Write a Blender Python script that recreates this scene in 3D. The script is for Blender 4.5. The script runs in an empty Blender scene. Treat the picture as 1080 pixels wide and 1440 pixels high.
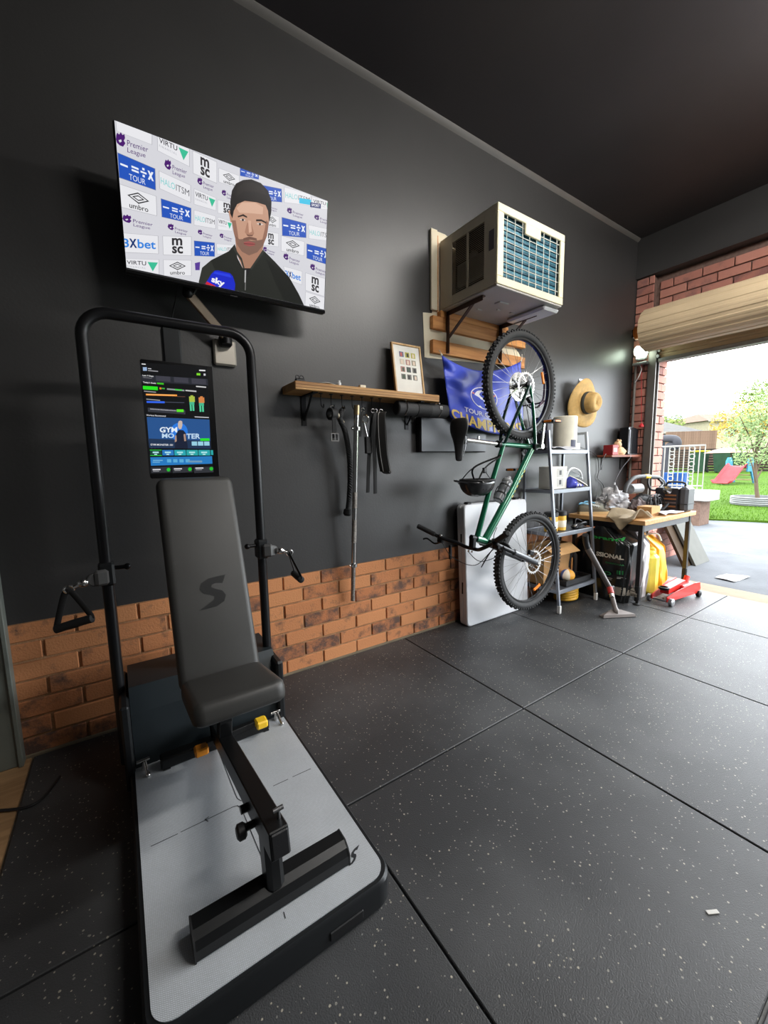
import bpy, math, random
from mathutils import Vector as V, Matrix
random.seed(7)
scene = bpy.context.scene
COL = scene.collection
# ------------------------------------------------------------------ camera
FPX = 561.585; YAW, PITCH, ROLL = 56.3537, 7.03495, -1.05078; EYE = V((0, 0, 1.25))
_y, _a, _r = (math.radians(t) for t in (YAW, PITCH, ROLL))
FWD = V((math.cos(_y)*math.cos(_a), math.sin(_y)*math.cos(_a), -math.sin(_a)))
_r0 = FWD.cross(V((0, 0, 1))).normalized(); _u0 = _r0.cross(FWD)
RGT = _r0*math.cos(_r) + _u0*math.sin(_r); UPV = -_r0*math.sin(_r) + _u0*math.cos(_r)
cam = bpy.data.cameras.new('camera'); camo = bpy.data.objects.new('camera', cam); COL.objects.link(camo)
cam.sensor_fit = 'VERTICAL'; cam.sensor_height = 36; cam.sensor_width = 27; cam.lens = FPX/1440*36
cam.clip_start = .02; cam.clip_end = 400
camo.matrix_world = Matrix(((RGT.x, UPV.x, -FWD.x, EYE.x), (RGT.y, UPV.y, -FWD.y, EYE.y), (RGT.z, UPV.z, -FWD.z, EYE.z), (0, 0, 0, 1)))
scene.camera = camo
# ------------------------------------------------------------------ light and exposure
EXPO = 2.12
vs = scene.view_settings
vs.view_transform = 'Standard'; vs.look = 'None'; vs.gamma = 1; vs.use_curve_mapping = False; vs.exposure = EXPO
world = bpy.data.worlds.new('overcast_sky'); scene.world = world; world.use_nodes = True
bg = world.node_tree.nodes['Background']; bg.inputs[0].default_value = (.90, .95, 1, 1); bg.inputs[1].default_value = 3.0
por = bpy.data.lights.new('door_portal', 'AREA'); por.shape = 'RECTANGLE'; por.size = 2.3; por.size_y = 4.9
poro = bpy.data.objects.new('door_portal', por); COL.objects.link(poro)
por.cycles.is_portal = True
poro.matrix_world = Matrix.Translation((4.86, -.42, 1.1)) @ Matrix(((0, 0, 1, 0), (0, 1, 0, 0), (-1, 0, 0, 0), (0, 0, 0, 1)))

LED = 78.0; FILLS = ((3.05, .2), (2.0, -.7))      # brightness and places of the added ceiling battens (built last)
# ------------------------------------------------------------------ pixel helpers (1080 x 1440 frame)
def ray(px, py): return RGT*((px-540)/FPX) + UPV*((720-py)/FPX) + FWD
def hY(px, py, Y): d = ray(px, py); return EYE + d*(Y/d.y)
def hX(px, py, X): d = ray(px, py); return EYE + d*(X/d.x)
def hZ(px, py, Z=0): d = ray(px, py); return EYE + d*((Z-EYE.z)/d.z)
def hP(px, py, p0, n): d = ray(px, py); return EYE + d*((p0-EYE).dot(n)/d.dot(n))
# ------------------------------------------------------------------ colour and materials
def lin(v): v /= 255; return v/12.92 if v <= .04045 else ((v+.055)/1.055)**2.4
def c(r, g, b): return (lin(r), lin(g), lin(b))
def nd(nt, t, **k):
    n = nt.nodes.new(t)
    for a, b in k.items(): setattr(n, a, b)
    return n
MATS = {}
def mat(name, col, rough=.5, metal=0, var=.12, vs=6, bump=.0, bs=80, spec=.5, rand=0, trans=0, alpha=1, sheen=0, coat=0, ior=None):
    if name in MATS: return MATS[name]
    m = bpy.data.materials.new(name); m.use_nodes = True; nt = m.node_tree; b = nt.nodes['Principled BSDF']
    b.inputs['Roughness'].default_value = rough; b.inputs['Metallic'].default_value = metal
    b.inputs['Specular IOR Level'].default_value = spec
    if trans: b.inputs['Transmission Weight'].default_value = trans
    if alpha < 1: b.inputs['Alpha'].default_value = alpha
    if sheen: b.inputs['Sheen Weight'].default_value = sheen
    if coat: b.inputs['Coat Weight'].default_value = coat
    if ior: b.inputs['IOR'].default_value = ior
    tc = nd(nt, 'ShaderNodeTexCoord')
    no = nd(nt, 'ShaderNodeTexNoise'); no.inputs['Scale'].default_value = vs; no.inputs['Detail'].default_value = 4
    nt.links.new(tc.outputs['Object'], no.inputs['Vector'])
    mr = nd(nt, 'ShaderNodeMapRange'); mr.inputs[1].default_value = .3; mr.inputs[2].default_value = .7
    mr.inputs[3].default_value = 1-var; mr.inputs[4].default_value = 1+var
    nt.links.new(no.outputs['Fac'], mr.inputs[0])
    val = mr.outputs[0]
    if rand:
        oi = nd(nt, 'ShaderNodeObjectInfo'); m2 = nd(nt, 'ShaderNodeMapRange'); m2.inputs[3].default_value = 1-rand; m2.inputs[4].default_value = 1+rand
        nt.links.new(oi.outputs['Random'], m2.inputs[0]); mm = nd(nt, 'ShaderNodeMath', operation='MULTIPLY')
        nt.links.new(val, mm.inputs[0]); nt.links.new(m2.outputs[0], mm.inputs[1]); val = mm.outputs[0]
    vm = nd(nt, 'ShaderNodeVectorMath', operation='SCALE'); vm.inputs[0].default_value = col
    nt.links.new(val, vm.inputs['Scale']); nt.links.new(vm.outputs[0], b.inputs['Base Color'])
    if bump:
        n2 = nd(nt, 'ShaderNodeTexNoise'); n2.inputs['Scale'].default_value = bs; n2.inputs['Detail'].default_value = 3
        nt.links.new(tc.outputs['Object'], n2.inputs['Vector'])
        bp = nd(nt, 'ShaderNodeBump'); bp.inputs['Strength'].default_value = bump; bp.inputs['Distance'].default_value = .01
        nt.links.new(n2.outputs['Fac'], bp.inputs['Height']); nt.links.new(bp.outputs[0], b.inputs['Normal'])
    MATS[name] = m; return m
def emit(name, col, k=1.0):
    """a lit patch of a display: shows the given sRGB-linear colour at this exposure"""
    if name in MATS: return MATS[name]
    m = bpy.data.materials.new(name); m.use_nodes = True; nt = m.node_tree; b = nt.nodes['Principled BSDF']
    b.inputs['Base Color'].default_value = (.01, .01, .01, 1); b.inputs['Roughness'].default_value = .3; b.inputs['Specular IOR Level'].default_value = .12
    b.inputs['Emission Color'].default_value = (*col, 1); b.inputs['Emission Strength'].default_value = k/2**EXPO
    MATS[name] = m; return m
_pc = {}
def pix(r, g, b, k=1.0):
    return emit('display_%d_%d_%d' % (r, g, b), c(r, g, b), k)
def ink(r, g, b, rough=.6): return mat('print_%d_%d_%d' % (r, g, b), c(r, g, b), rough, var=.04)
# ------------------------------------------------------------------ mesh builder
class MB:
    def __init__(s): s.v = []; s.f = []; s.mi = []; s.mats = []; s.k = 0
    def use(s, m):
        if m not in s.mats: s.mats.append(m)
        s.k = s.mats.index(m); return s
    def add(s, vs, fs):
        o = len(s.v); s.v += [V(p) for p in vs]
        for f in fs: s.f.append([i+o for i in f]); s.mi.append(s.k)
        return s
    def cbox(s, cen, size, b=0, R=None):
        """box (chamfered by b) centred on cen, rotated by 3x3 R"""
        cen = V(cen); h = [t/2 for t in size]; R = R or Matrix.Identity(3)
        b = min(b, *(t*.98 for t in h)) if b else 0
        if not b:
            vs = [cen + R @ V((sx*h[0], sy*h[1], sz*h[2])) for sx in (-1, 1) for sy in (-1, 1) for sz in (-1, 1)]
            return s.add(vs, [(0, 1, 3, 2), (4, 6, 7, 5), (0, 4, 5, 1), (2, 3, 7, 6), (0, 2, 6, 4), (1, 5, 7, 3)])
        vs = []; idx = {}
        for sx in (-1, 1):
            for sy in (-1, 1):
                for sz in (-1, 1):
                    for a in range(3):
                        q = [sx*(h[0]-b), sy*(h[1]-b), sz*(h[2]-b)]; q[a] = (sx, sy, sz)[a]*h[a]
                        idx[(sx, sy, sz, a)] = len(vs); vs.append(cen + R @ V(q))
        fs = []
        for a in range(3):
            o1, o2 = [t for t in range(3) if t != a]
            for sg in (-1, 1):
                ring = []
                for p, q in ((-1, -1), (1, -1), (1, 1), (-1, 1)):
                    k = [0, 0, 0]; k[a] = sg; k[o1] = p; k[o2] = q; ring.append(idx[(*k, a)])
                fs.append(ring)
            for p in (-1, 1):
                for q in (-1, 1):
                    k1 = [0, 0, 0]; k1[a] = -1; k1[o1] = p; k1[o2] = q; k2 = list(k1); k2[a] = 1
                    fs.append([idx[(*k1, o1)], idx[(*k2, o1)], idx[(*k2, o2)], idx[(*k1, o2)]])
        for sx in (-1, 1):
            for sy in (-1, 1):
                for sz in (-1, 1): fs.append([idx[(sx, sy, sz, a)] for a in range(3)])
        return s.add(vs, fs)
    def box(s, x0, x1, y0, y1, z0, z1, b=0):
        return s.cbox(((x0+x1)/2, (y0+y1)/2, (z0+z1)/2), (abs(x1-x0), abs(y1-y0), abs(z1-z0)), b)
    def tube(s, pts, r, n=10, closed=False, flat=None):
        """swept round (or flattened: flat=(a, b) half sizes, up hint) tube along pts"""
        pts = [V(p) for p in pts]; m = len(pts); rs = r if isinstance(r, (list, tuple)) else [r]*m
        T = []
        for i in range(m):
            if closed: t = pts[(i+1) % m] - pts[i-1]
            else: t = pts[min(i+1, m-1)] - pts[max(i-1, 0)]
            T.append(t.normalized())
        up = V((0, 0, 1)) if abs(T[0].z) < .9 else V((0, 1, 0))
        nrm = (up - T[0]*up.dot(T[0])).normalized(); vs = []
        for i in range(m):
            nrm = (nrm - T[i]*nrm.dot(T[i])).normalized(); bn = T[i].cross(nrm)
            for k in range(n):
                a = 2*math.pi*k/n
                ca, sa = math.cos(a), math.sin(a)
                if flat: ca *= flat[0]; sa *= flat[1]
                vs.append(pts[i] + (nrm*ca + bn*sa)*rs[i])
        fs = []
        for i in range(m if closed else m-1):
            j = (i+1) % m
            for k in range(n): fs.append((i*n+k, i*n+(k+1) % n, j*n+(k+1) % n, j*n+k))
        if not closed: fs += [list(range(n))[::-1], [(m-1)*n+k for k in range(n)]]
        return s.add(vs, fs)
    def lathe(s, prof, org=(0, 0, 0), axis=(0, 0, 1), n=20, arc=None):
        """prof: (radius, height) along axis"""
        org = V(org); ax = V(axis).normalized(); u = ax.orthogonal().normalized(); w = ax.cross(u); vs = []; fs = []
        for r, h in prof:
            for k in range(n):
                a = 2*math.pi*k/n; vs.append(org + ax*h + (u*math.cos(a) + w*math.sin(a))*r)
        m = len(prof); ring = prof[0] == prof[-1]
        for i in range(m-1):
            for k in range(n): fs.append((i*n+k, i*n+(k+1) % n, (i+1)*n+(k+1) % n, (i+1)*n+k))
        if prof[0][0] > 1e-4 and not ring: fs.append(list(range(n))[::-1])
        if prof[-1][0] > 1e-4 and not ring: fs.append([(m-1)*n+k for k in range(n)])
        return s.add(vs, fs)
    def cyl(s, a, b, r, n=16, r2=None, ch=0):
        a = V(a); b = V(b); L = (b-a).length; r2 = r if r2 is None else r2
        p = [(r, 0), (r2, L)] if not ch else [(r-ch, 0), (r, ch), (r2, L-ch), (r2-ch, L)]
        return s.lathe(p, a, b-a, n)
    def torus(s, cen, axis, R, r, n=32, k=10, sx=1):
        cen = V(cen); ax = V(axis).normalized(); u = ax.orthogonal().normalized(); w = ax.cross(u); vs = []; fs = []
        for i in range(n):
            a = 2*math.pi*i/n; d = u*math.cos(a) + w*math.sin(a)
            for j in range(k):
                b = 2*math.pi*j/k; vs.append(cen + d*(R + r*math.cos(b)) + ax*(r*sx*math.sin(b)))
        for i in range(n):
            for j in range(k): fs.append((i*k+j, ((i+1) % n)*k+j, ((i+1) % n)*k+(j+1) % k, i*k+(j+1) % k))
        return s.add(vs, fs)
    def ball(s, cen, r, n=12, m=8, R=None):
        """ellipsoid: r is a number or 3 half sizes"""
        cen = V(cen); r = (r, r, r) if isinstance(r, (int, float)) else r; vs = [V((0, 0, 1))]; R = R or Matrix.Identity(3)
        for i in range(1, m):
            t = math.pi*i/m
            for k in range(n):
                a = 2*math.pi*k/n; vs.append(V((math.sin(t)*math.cos(a), math.sin(t)*math.sin(a), math.cos(t))))
        vs.append(V((0, 0, -1))); L = len(vs)-1; fs = []
        for k in range(n):
            fs.append((0, 1+k, 1+(k+1) % n)); fs.append((L, 1+(m-2)*n+(k+1) % n, 1+(m-2)*n+k))
            for i in range(m-2): fs.append((1+i*n+k, 1+(i+1)*n+k, 1+(i+1)*n+(k+1) % n, 1+i*n+(k+1) % n))
        return s.add([cen + R @ V((q.x*r[0], q.y*r[1], q.z*r[2])) for q in vs], fs)
    def prism(s, poly, d, top=None):
        """closed polygon of 3-D points pushed along vector d"""
        a = [V(p) for p in poly]; n = len(a); d = V(d); b = [p + d for p in a] if top is None else [V(p) for p in top]
        return s.add(a + b, [list(range(n))[::-1], list(range(n, 2*n))] + [(i, (i+1) % n, n+(i+1) % n, n+i) for i in range(n)])
    def poly(s, pts): return s.add(pts, [list(range(len(pts)))])
    def grid(s, fn, nu, nv, closed_u=False):
        vs = [fn(i/(nu-(0 if closed_u else 1)), j/(nv-1)) for j in range(nv) for i in range(nu)]; fs = []
        for j in range(nv-1):
            for i in range(nu if closed_u else nu-1):
                i2 = (i+1) % nu; fs.append((j*nu+i, j*nu+i2, (j+1)*nu+i2, (j+1)*nu+i))
        return s.add(vs, fs)
    def text(s, txt, fn, bold=0.0):
        """flat lettering: fn(s, t) maps the unit box (s right, t up) of the text to 3-D"""
        vs, fs = text_mesh(txt, bold); return s.add([fn(x, y) for x, y in vs], fs)
    def build(s, name, m=None, parent=None, smooth=35, local=False, solid=0, sub=0):
        off = V((0, 0, 0)) if (parent is None or local) else wloc(parent)
        me = bpy.data.meshes.new(name); me.from_pydata([tuple(p - off) for p in s.v], [], s.f)
        ms = s.mats if s.mats else [m]
        for x in ms: me.materials.append(x)
        if s.mats: me.polygons.foreach_set('material_index', s.mi)
        me.update()
        if smooth:
            me.polygons.foreach_set('use_smooth', [True]*len(me.polygons)); me.set_sharp_from_angle(angle=math.radians(smooth))
        o = bpy.data.objects.new(name, me); COL.objects.link(o)
        if parent is not None: o.parent = parent
        if solid: q = o.modifiers.new('thickness', 'SOLIDIFY'); q.thickness = solid; q.offset = 0
        if sub: q = o.modifiers.new('smooth', 'SUBSURF'); q.levels = sub; q.render_levels = sub
        return o
def wloc(o):
    l = V((0, 0, 0))
    while o is not None: l += o.location; o = o.parent
    return l
_tm = {}
def text_mesh(txt, bold=0.0):
    if (txt, bold) in _tm: return _tm[(txt, bold)]
    cu = bpy.data.curves.new('lettering', 'FONT'); cu.body = txt; cu.offset = bold; cu.resolution_u = 3
    o = bpy.data.objects.new('lettering', cu); COL.objects.link(o)
    dg = bpy.context.evaluated_depsgraph_get(); me = o.evaluated_get(dg).to_mesh()
    vs = [(v.co.x, v.co.y) for v in me.vertices]; fs = [tuple(p.vertices) for p in me.polygons]
    o.evaluated_get(dg).to_mesh_clear(); bpy.data.objects.remove(o); bpy.data.curves.remove(cu)
    x0 = min(p[0] for p in vs); x1 = max(p[0] for p in vs); y0 = min(p[1] for p in vs); y1 = max(p[1] for p in vs)
    r = ([((x-x0)/(x1-x0), (y-y0)/(y1-y0)) for x, y in vs], fs); _tm[(txt, bold)] = r; return r
def thing(name, label, cat, loc=(0, 0, 0), rz=0, group=None, rot=None):
    o = bpy.data.objects.new(name, None); COL.objects.link(o); o.location = loc; o.rotation_euler = rot or (0, 0, rz)
    o.empty_display_size = .05
    return tag(o, label, cat, group)
def tag(o, label=None, cat=None, group=None, kind=None):
    for k, v in (('label', label), ('category', cat), ('group', group), ('kind', kind)):
        if v: o[k] = v
    return o
def copy_tree(o, parent=None):
    n = o.copy(); COL.objects.link(n); n.parent = parent
    for ch in list(o.children): copy_tree(ch, n)
    return n
def copy_part(o, parent, loc=None, rot=None):
    n = o.copy(); COL.objects.link(n); n.parent = parent
    if loc is not None: n.location = loc
    if rot is not None: n.rotation_euler = rot
    return n
def smoothpath(pts, k=6, closed=False):
    """Catmull-Rom through pts"""
    P = [V(p) for p in pts]; n = len(P); out = []
    for i in range(n if closed else n-1):
        g = (lambda j: P[j % n]) if closed else (lambda j: P[max(0, min(n-1, j))])
        p0, p1, p2, p3 = g(i-1), g(i), g(i+1), g(i+2)
        for q in range(k):
            t = q/k; out.append(.5*((2*p1) + (p2-p0)*t + (2*p0-5*p1+4*p2-p3)*t*t + (3*p1-p0-3*p2+p3)*t**3))
    if not closed: out.append(P[-1])
    return out
def rotm(ax, deg): return Matrix.Rotation(math.radians(deg), 3, ax)
def basis(u, v=None):
    """3x3 with columns: x along u, z near v"""
    u = V(u).normalized(); v = V(v) if v is not None else V((0, 0, 1))
    y = v.cross(u).normalized(); z = u.cross(y)
    return Matrix(((u.x, y.x, z.x), (u.y, y.y, z.y), (u.z, y.z, z.z)))
def bar(mb, a, b, w, h, up=(0, 0, 1), ch=.002):
    """rectangular bar from a to b, w across, h along 'up'"""
    a = V(a); b = V(b); return mb.cbox((a+b)/2, ((b-a).length, w, h), ch, basis(b-a, up))
# ================================================================== the setting
W = 2.214; CEIL = 3.495; XD = 4.80; XB = -1.6; YR = -3.4
def speck_mat():
    m = bpy.data.materials.new('speckled_rubber'); m.use_nodes = True; nt = m.node_tree; b = nt.nodes['Principled BSDF']; L = nt.links.new
    tc = nd(nt, 'ShaderNodeNewGeometry')
    vo = nd(nt, 'ShaderNodeTexVoronoi'); vo.inputs['Scale'].default_value = 74; vo.inputs['Randomness'].default_value = 1; L(tc.outputs['Position'], vo.inputs['Vector'])
    wn = nd(nt, 'ShaderNodeTexNoise'); wn.inputs['Scale'].default_value = 300; L(tc.outputs['Position'], wn.inputs['Vector'])
    sep = nd(nt, 'ShaderNodeSeparateColor'); L(vo.outputs['Color'], sep.inputs[0])
    # each cell's own random size of fleck; most cells have none
    sz = nd(nt, 'ShaderNodeMapRange'); sz.inputs[1].default_value = .08; sz.inputs[2].default_value = 1; sz.inputs[3].default_value = .0; sz.inputs[4].default_value = .23; L(sep.outputs[0], sz.inputs[0])
    wob = nd(nt, 'ShaderNodeMath', operation='MULTIPLY_ADD'); wob.inputs[1].default_value = .16; wob.inputs[2].default_value = -.08; L(wn.outputs['Fac'], wob.inputs[0])
    ds = nd(nt, 'ShaderNodeMath', operation='ADD'); L(vo.outputs['Distance'], ds.inputs[0]); L(wob.outputs[0], ds.inputs[1])
    lt = nd(nt, 'ShaderNodeMath', operation='LESS_THAN'); L(ds.outputs[0], lt.inputs[0]); L(sz.outputs[0], lt.inputs[1])
    n1 = nd(nt, 'ShaderNodeTexNoise'); n1.inputs['Scale'].default_value = 1.3; n1.inputs['Detail'].default_value = 6; L(tc.outputs['Position'], n1.inputs['Vector'])
    rp = nd(nt, 'ShaderNodeMix', data_type='RGBA'); rp.inputs[6].default_value = (.034, .035, .037, 1); rp.inputs[7].default_value = (.085, .087, .09, 1)
    mr = nd(nt, 'ShaderNodeMapRange'); mr.inputs[1].default_value = .42; mr.inputs[2].default_value = .72; L(n1.outputs['Fac'], mr.inputs[0]); L(mr.outputs[0], rp.inputs[0])
    fl = nd(nt, 'ShaderNodeMix', data_type='RGBA'); fl.inputs[6].default_value = (.42, .38, .30, 1); fl.inputs[7].default_value = (.2, .2, .19, 1); L(sep.outputs[1], fl.inputs[0])
    mx = nd(nt, 'ShaderNodeMix', data_type='RGBA'); L(lt.outputs[0], mx.inputs[0]); L(rp.outputs[2], mx.inputs[6]); L(fl.outputs[2], mx.inputs[7])
    L(mx.outputs[2], b.inputs['Base Color']); b.inputs['Roughness'].default_value = .52; b.inputs['Specular IOR Level'].default_value = .45
    g = nd(nt, 'ShaderNodeTexNoise'); g.inputs['Scale'].default_value = 260; g.inputs['Detail'].default_value = 3; L(tc.outputs['Position'], g.inputs['Vector'])
    bp = nd(nt, 'ShaderNodeBump'); bp.inputs['Strength'].default_value = .35; bp.inputs['Distance'].default_value = .004; L(g.outputs['Fac'], bp.inputs['Height']); L(bp.outputs[0], b.inputs['Normal'])
    return m
def brick_mat(name, c1, c2, c3, stain=.5):
    m = bpy.data.materials.new(name); m.use_nodes = True; nt = m.node_tree; b = nt.nodes['Principled BSDF']; L = nt.links.new
    ge = nd(nt, 'ShaderNodeNewGeometry'); oi = nd(nt, 'ShaderNodeObjectInfo')
    mx = nd(nt, 'ShaderNodeMix', data_type='RGBA'); mx.inputs[6].default_value = (*c1, 1); mx.inputs[7].default_value = (*c2, 1); L(oi.outputs['Random'], mx.inputs[0])
    n1 = nd(nt, 'ShaderNodeTexNoise'); n1.inputs['Scale'].default_value = 9; n1.inputs['Detail'].default_value = 8; n1.inputs['Roughness'].default_value = .7; L(ge.outputs['Position'], n1.inputs['Vector'])
    ad = nd(nt, 'ShaderNodeMath', operation='MULTIPLY_ADD'); ad.inputs[1].default_value = .22; L(oi.outputs['Random'], ad.inputs[0]); L(n1.outputs['Fac'], ad.inputs[2])
    mr = nd(nt, 'ShaderNodeMapRange'); mr.inputs[1].default_value = .62; mr.inputs[2].default_value = .78; mr.inputs[4].default_value = stain; L(ad.outputs[0], mr.inputs[0])
    m2 = nd(nt, 'ShaderNodeMix', data_type='RGBA'); m2.inputs[7].default_value = (*c3, 1); L(mx.outputs[2], m2.inputs[6]); L(mr.outputs[0], m2.inputs[0])
    L(m2.outputs[2], b.inputs['Base Color']); b.inputs['Roughness'].default_value = .85
    n2 = nd(nt, 'ShaderNodeTexNoise'); n2.inputs['Scale'].default_value = 120; n2.inputs['Detail'].default_value = 4; L(ge.outputs['Position'], n2.inputs['Vector'])
    bp = nd(nt, 'ShaderNodeBump'); bp.inputs['Strength'].default_value = .5; bp.inputs['Distance'].default_value = .004; L(n2.outputs['Fac'], bp.inputs['Height']); L(bp.outputs[0], b.inputs['Normal'])
    return m
m_rubber = speck_mat()
m_brick = brick_mat('clinker_brick', c(206, 140, 92), c(184, 116, 74), c(76, 64, 60), .9)
m_brick2 = brick_mat('red_brick', c(190, 132, 116), c(166, 108, 94), c(110, 84, 84), .6)
m_mortar = mat('mortar', c(176, 134, 96), .9, var=.2, vs=30, bump=.4, bs=150)
m_mortar2 = mat('mortar_dark', c(110, 88, 80), .9, var=.2, vs=30)
m_paint = mat('charcoal_wall_paint', c(54, 53, 53), .42, var=.10, vs=2.2, bump=.05, bs=90, spec=.65)
m_ceil = mat('charcoal_ceiling_paint', c(60, 57, 60), .5, var=.12, vs=1.5, bump=.05, bs=60)
m_conc = mat('concrete', c(128, 130, 130), .85, var=.18, vs=5, bump=.3, bs=60)
m_strip = mat('pale_concrete_strip', c(118, 106, 86), .9, var=.1, vs=12, bump=.2)
m_black = mat('black_steel', c(26, 26, 28), .38, .6, var=.1)
m_blackp = mat('black_plastic', c(24, 24, 26), .5, var=.1, bump=.05, bs=200)
m_rub = mat('black_rubber', c(22, 22, 23), .7, var=.12, bump=.1)
m_chrome = mat('chrome', c(210, 208, 205), .2, 1, var=.04)
m_steel = mat('brushed_steel', c(170, 170, 172), .35, 1, var=.08, vs=20)
m_galv = mat('galvanised_steel', c(150, 152, 152), .45, .8, var=.12, vs=14)
m_white = mat('white_plastic', c(225, 226, 228), .45, var=.04)
m_cream = mat('cream_enamel', c(226, 216, 188), .4, var=.05, vs=4)
m_pine = None
def wood_mat(name, c1, c2, scale=3.0, axis='X', rough=.55, dist=5):
    m = bpy.data.materials.new(name); m.use_nodes = True; nt = m.node_tree; b = nt.nodes['Principled BSDF']; L = nt.links.new
    tc = nd(nt, 'ShaderNodeTexCoord'); mp = nd(nt, 'ShaderNodeMapping')
    s = {'X': (1, 14, 14), 'Y': (14, 1, 14), 'Z': (14, 14, 1)}[axis]; mp.inputs['Scale'].default_value = s
    L(tc.outputs['Object'], mp.inputs[0]); n = nd(nt, 'ShaderNodeTexNoise'); n.inputs['Scale'].default_value = scale; n.inputs['Detail'].default_value = 7; n.inputs['Distortion'].default_value = dist*.1
    L(mp.outputs[0], n.inputs['Vector']); oi = nd(nt, 'ShaderNodeObjectInfo')
    mr = nd(nt, 'ShaderNodeMapRange'); mr.inputs[1].default_value = .35; mr.inputs[2].default_value = .68; L(n.outputs['Fac'], mr.inputs[0])
    mx = nd(nt, 'ShaderNodeMix', data_type='RGBA'); mx.inputs[6].default_value = (*c1, 1); mx.inputs[7].default_value = (*c2, 1); L(mr.outputs[0], mx.inputs[0])
    L(mx.outputs[2], b.inputs['Base Color']); b.inputs['Roughness'].default_value = rough
    bp = nd(nt, 'ShaderNodeBump'); bp.inputs['Strength'].default_value = .12; bp.inputs['Distance'].default_value = .002; L(n.outputs['Fac'], bp.inputs['Height']); L(bp.outputs[0], b.inputs['Normal'])
    return m
m_pine = wood_mat('pine_board', c(214, 150, 84), c(184, 116, 58))
m_oak = wood_mat('laminated_shelf_wood', c(196, 150, 92), c(160, 112, 62))
m_bench = wood_mat('bench_top_wood', c(206, 160, 104), c(176, 128, 76), axis='Y')
m_mdf = wood_mat('pale_floor_ply', c(176, 140, 100), c(150, 116, 80))
def struct(o): o['kind'] = 'structure'; return o

# floor: slab with rubber mats laid on it as separate tiles
fl = struct(MB().box(XB, 4.80, YR, W+.1, -.12, -.016).build('floor', m_conc, smooth=0))
def rmat(x0, x1, y0, y1):
    g = .0035; o = MB().cbox((0, 0, 0), (x1-x0-2*g, y1-y0-2*g, .015), .0025).build('rubber_mat', m_rubber, fl, smooth=0, local=True)
    o.location = ((x0+x1)/2, (y0+y1)/2, -.0078); return o
XE = [-.405, .60, 1.622, 2.632, 3.645, 4.51]; YE = [W-.01, 1.19, .165, -.855, -1.87, -2.89]
for i in range(5):
    for j in range(5): rmat(XE[i], XE[i+1], YE[j+1], YE[j])
for j in range(1, 5): rmat(XE[0]-1.01, XE[0], YE[j+1], YE[j])
MB().box(4.513, 4.80, YR, W, -.016, -.004).build('threshold_strip', m_strip, fl, smooth=0)
MB().box(-1.3, -.41, YE[1]+.005, W-.012, -.016, -.003).build('floor_board', m_mdf, fl, smooth=0)

# left wall
wl = struct(MB().box(XB, 5.1, W, W+.2, .602, CEIL).box(XB, 5.1, W+.004, W+.2, -.12, .602).build('wall_left', m_paint, smooth=0))
wl.data.materials.append(m_mortar)
for p in wl.data.polygons:
    if p.center.z < .6 and abs(p.normal.y) > .9: p.material_index = 1
def bricks(parent, mtl, org, u, n, L, h, depth, courses, x0, x1, first=0, jit=.0025, pitch=(.24, .086), seed=1, off0=0):
    """stretcher bond brick pieces on a face: u along, n outward"""
    rnd = random.Random(seed); u = V(u); n = V(n); proto = {}
    for k in range(courses):
        a = x0 - off0 - (pitch[0]/2 if (k+first) % 2 else 0)
        while a < x1 - .01:
            s, e = max(a, x0), min(a+pitch[0], x1); a += pitch[0]
            if e - s < .03: continue
            key = round(e-s, 3)
            if key not in proto:
                bm = MB(); bm.cbox((0, 0, 0), (e-s-.011, depth, h), .003); me = bm.build('brick', mtl, parent, smooth=0, local=True)
                proto[key] = me.data; o = me
            else:
                o = bpy.data.objects.new('brick', proto[key]); COL.objects.link(o); o.parent = parent
            pos = V(org) + u*((s+e)/2) + V((0, 0, 1))*(k*pitch[1] + h/2 + .005) + n*(depth/2 + rnd.uniform(-jit, jit))
            ang = math.atan2(u.y, u.x)
            o.location = pos - wloc(parent); o.rotation_euler = (rnd.uniform(-.01, .01), rnd.uniform(-.004, .004), ang)
bricks(wl, m_brick, (0, W+.013, 0), (1, 0, 0), (0, -1, 0), .229, .075, .018, 7, -.44, 4.76, first=0, seed=3, off0=.006)
# pale mortar skirt at the foot of the bricks
MB().box(-.44, 2.2, W-.012, W+.004, -.016, .010, .003).build('mortar_fillet', m_strip, wl)

# door wall: brick pier, lintel, painted bulkhead
wd = struct(MB().box(4.83, 5.1, 2.045, W, -.12, CEIL).box(4.83, 5.1, YR, 2.045, 2.28, CEIL).box(4.83, 5.1, YR, -2.9, -.12, 2.28).build('wall_door', m_mortar2, smooth=0))
MB().box(4.735, 4.83, 2.06, W, -.016, 3.10).build('pier_core', m_mortar2, wd, smooth=0)
MB().box(4.70, 4.835, YR, W, 3.104, CEIL-.002).build('bulkhead', m_paint, wd, smooth=0)
bricks(wd, m_brick2, (4.735, W, .01), (0, -1, 0), (-1, 0, 0), .229, .075, .018, 36, 0, .175, seed=5, pitch=(.24, .0858))          # pier front
bricks(wd, m_brick2, (4.83, 2.03, 2.53-.0858*3), (0, -1, 0), (-1, 0, 0), .229, .075, .018, 9, 0, 2.6, seed=6, pitch=(.24, .0858), first=1)  # lintel
bricks(wd, m_brick2, (4.83, 2.045, -.1), (1, 0, 0), (0, -1, 0), .229, .075, .018, 28, .02, .285, seed=8, pitch=(.24, .0858), off0=.1)   # outer reveal
ce = struct(MB().box(XB, 5.1, YR, W+.2, CEIL, CEIL+.1).build('ceiling', m_ceil, smooth=0))
cn = MB()
for i in range(1): cn.prism([(XB, W, CEIL), (XB, W-.028, CEIL), (XB, W-.022, CEIL-.010), (XB, W-.010, CEIL-.022), (XB, W, CEIL-.028)], (4.70-XB, 0, 0))
struct(cn.build('trim_1', mat('grey_cornice', c(98, 96, 93), .3, var=.05), smooth=60))
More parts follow.
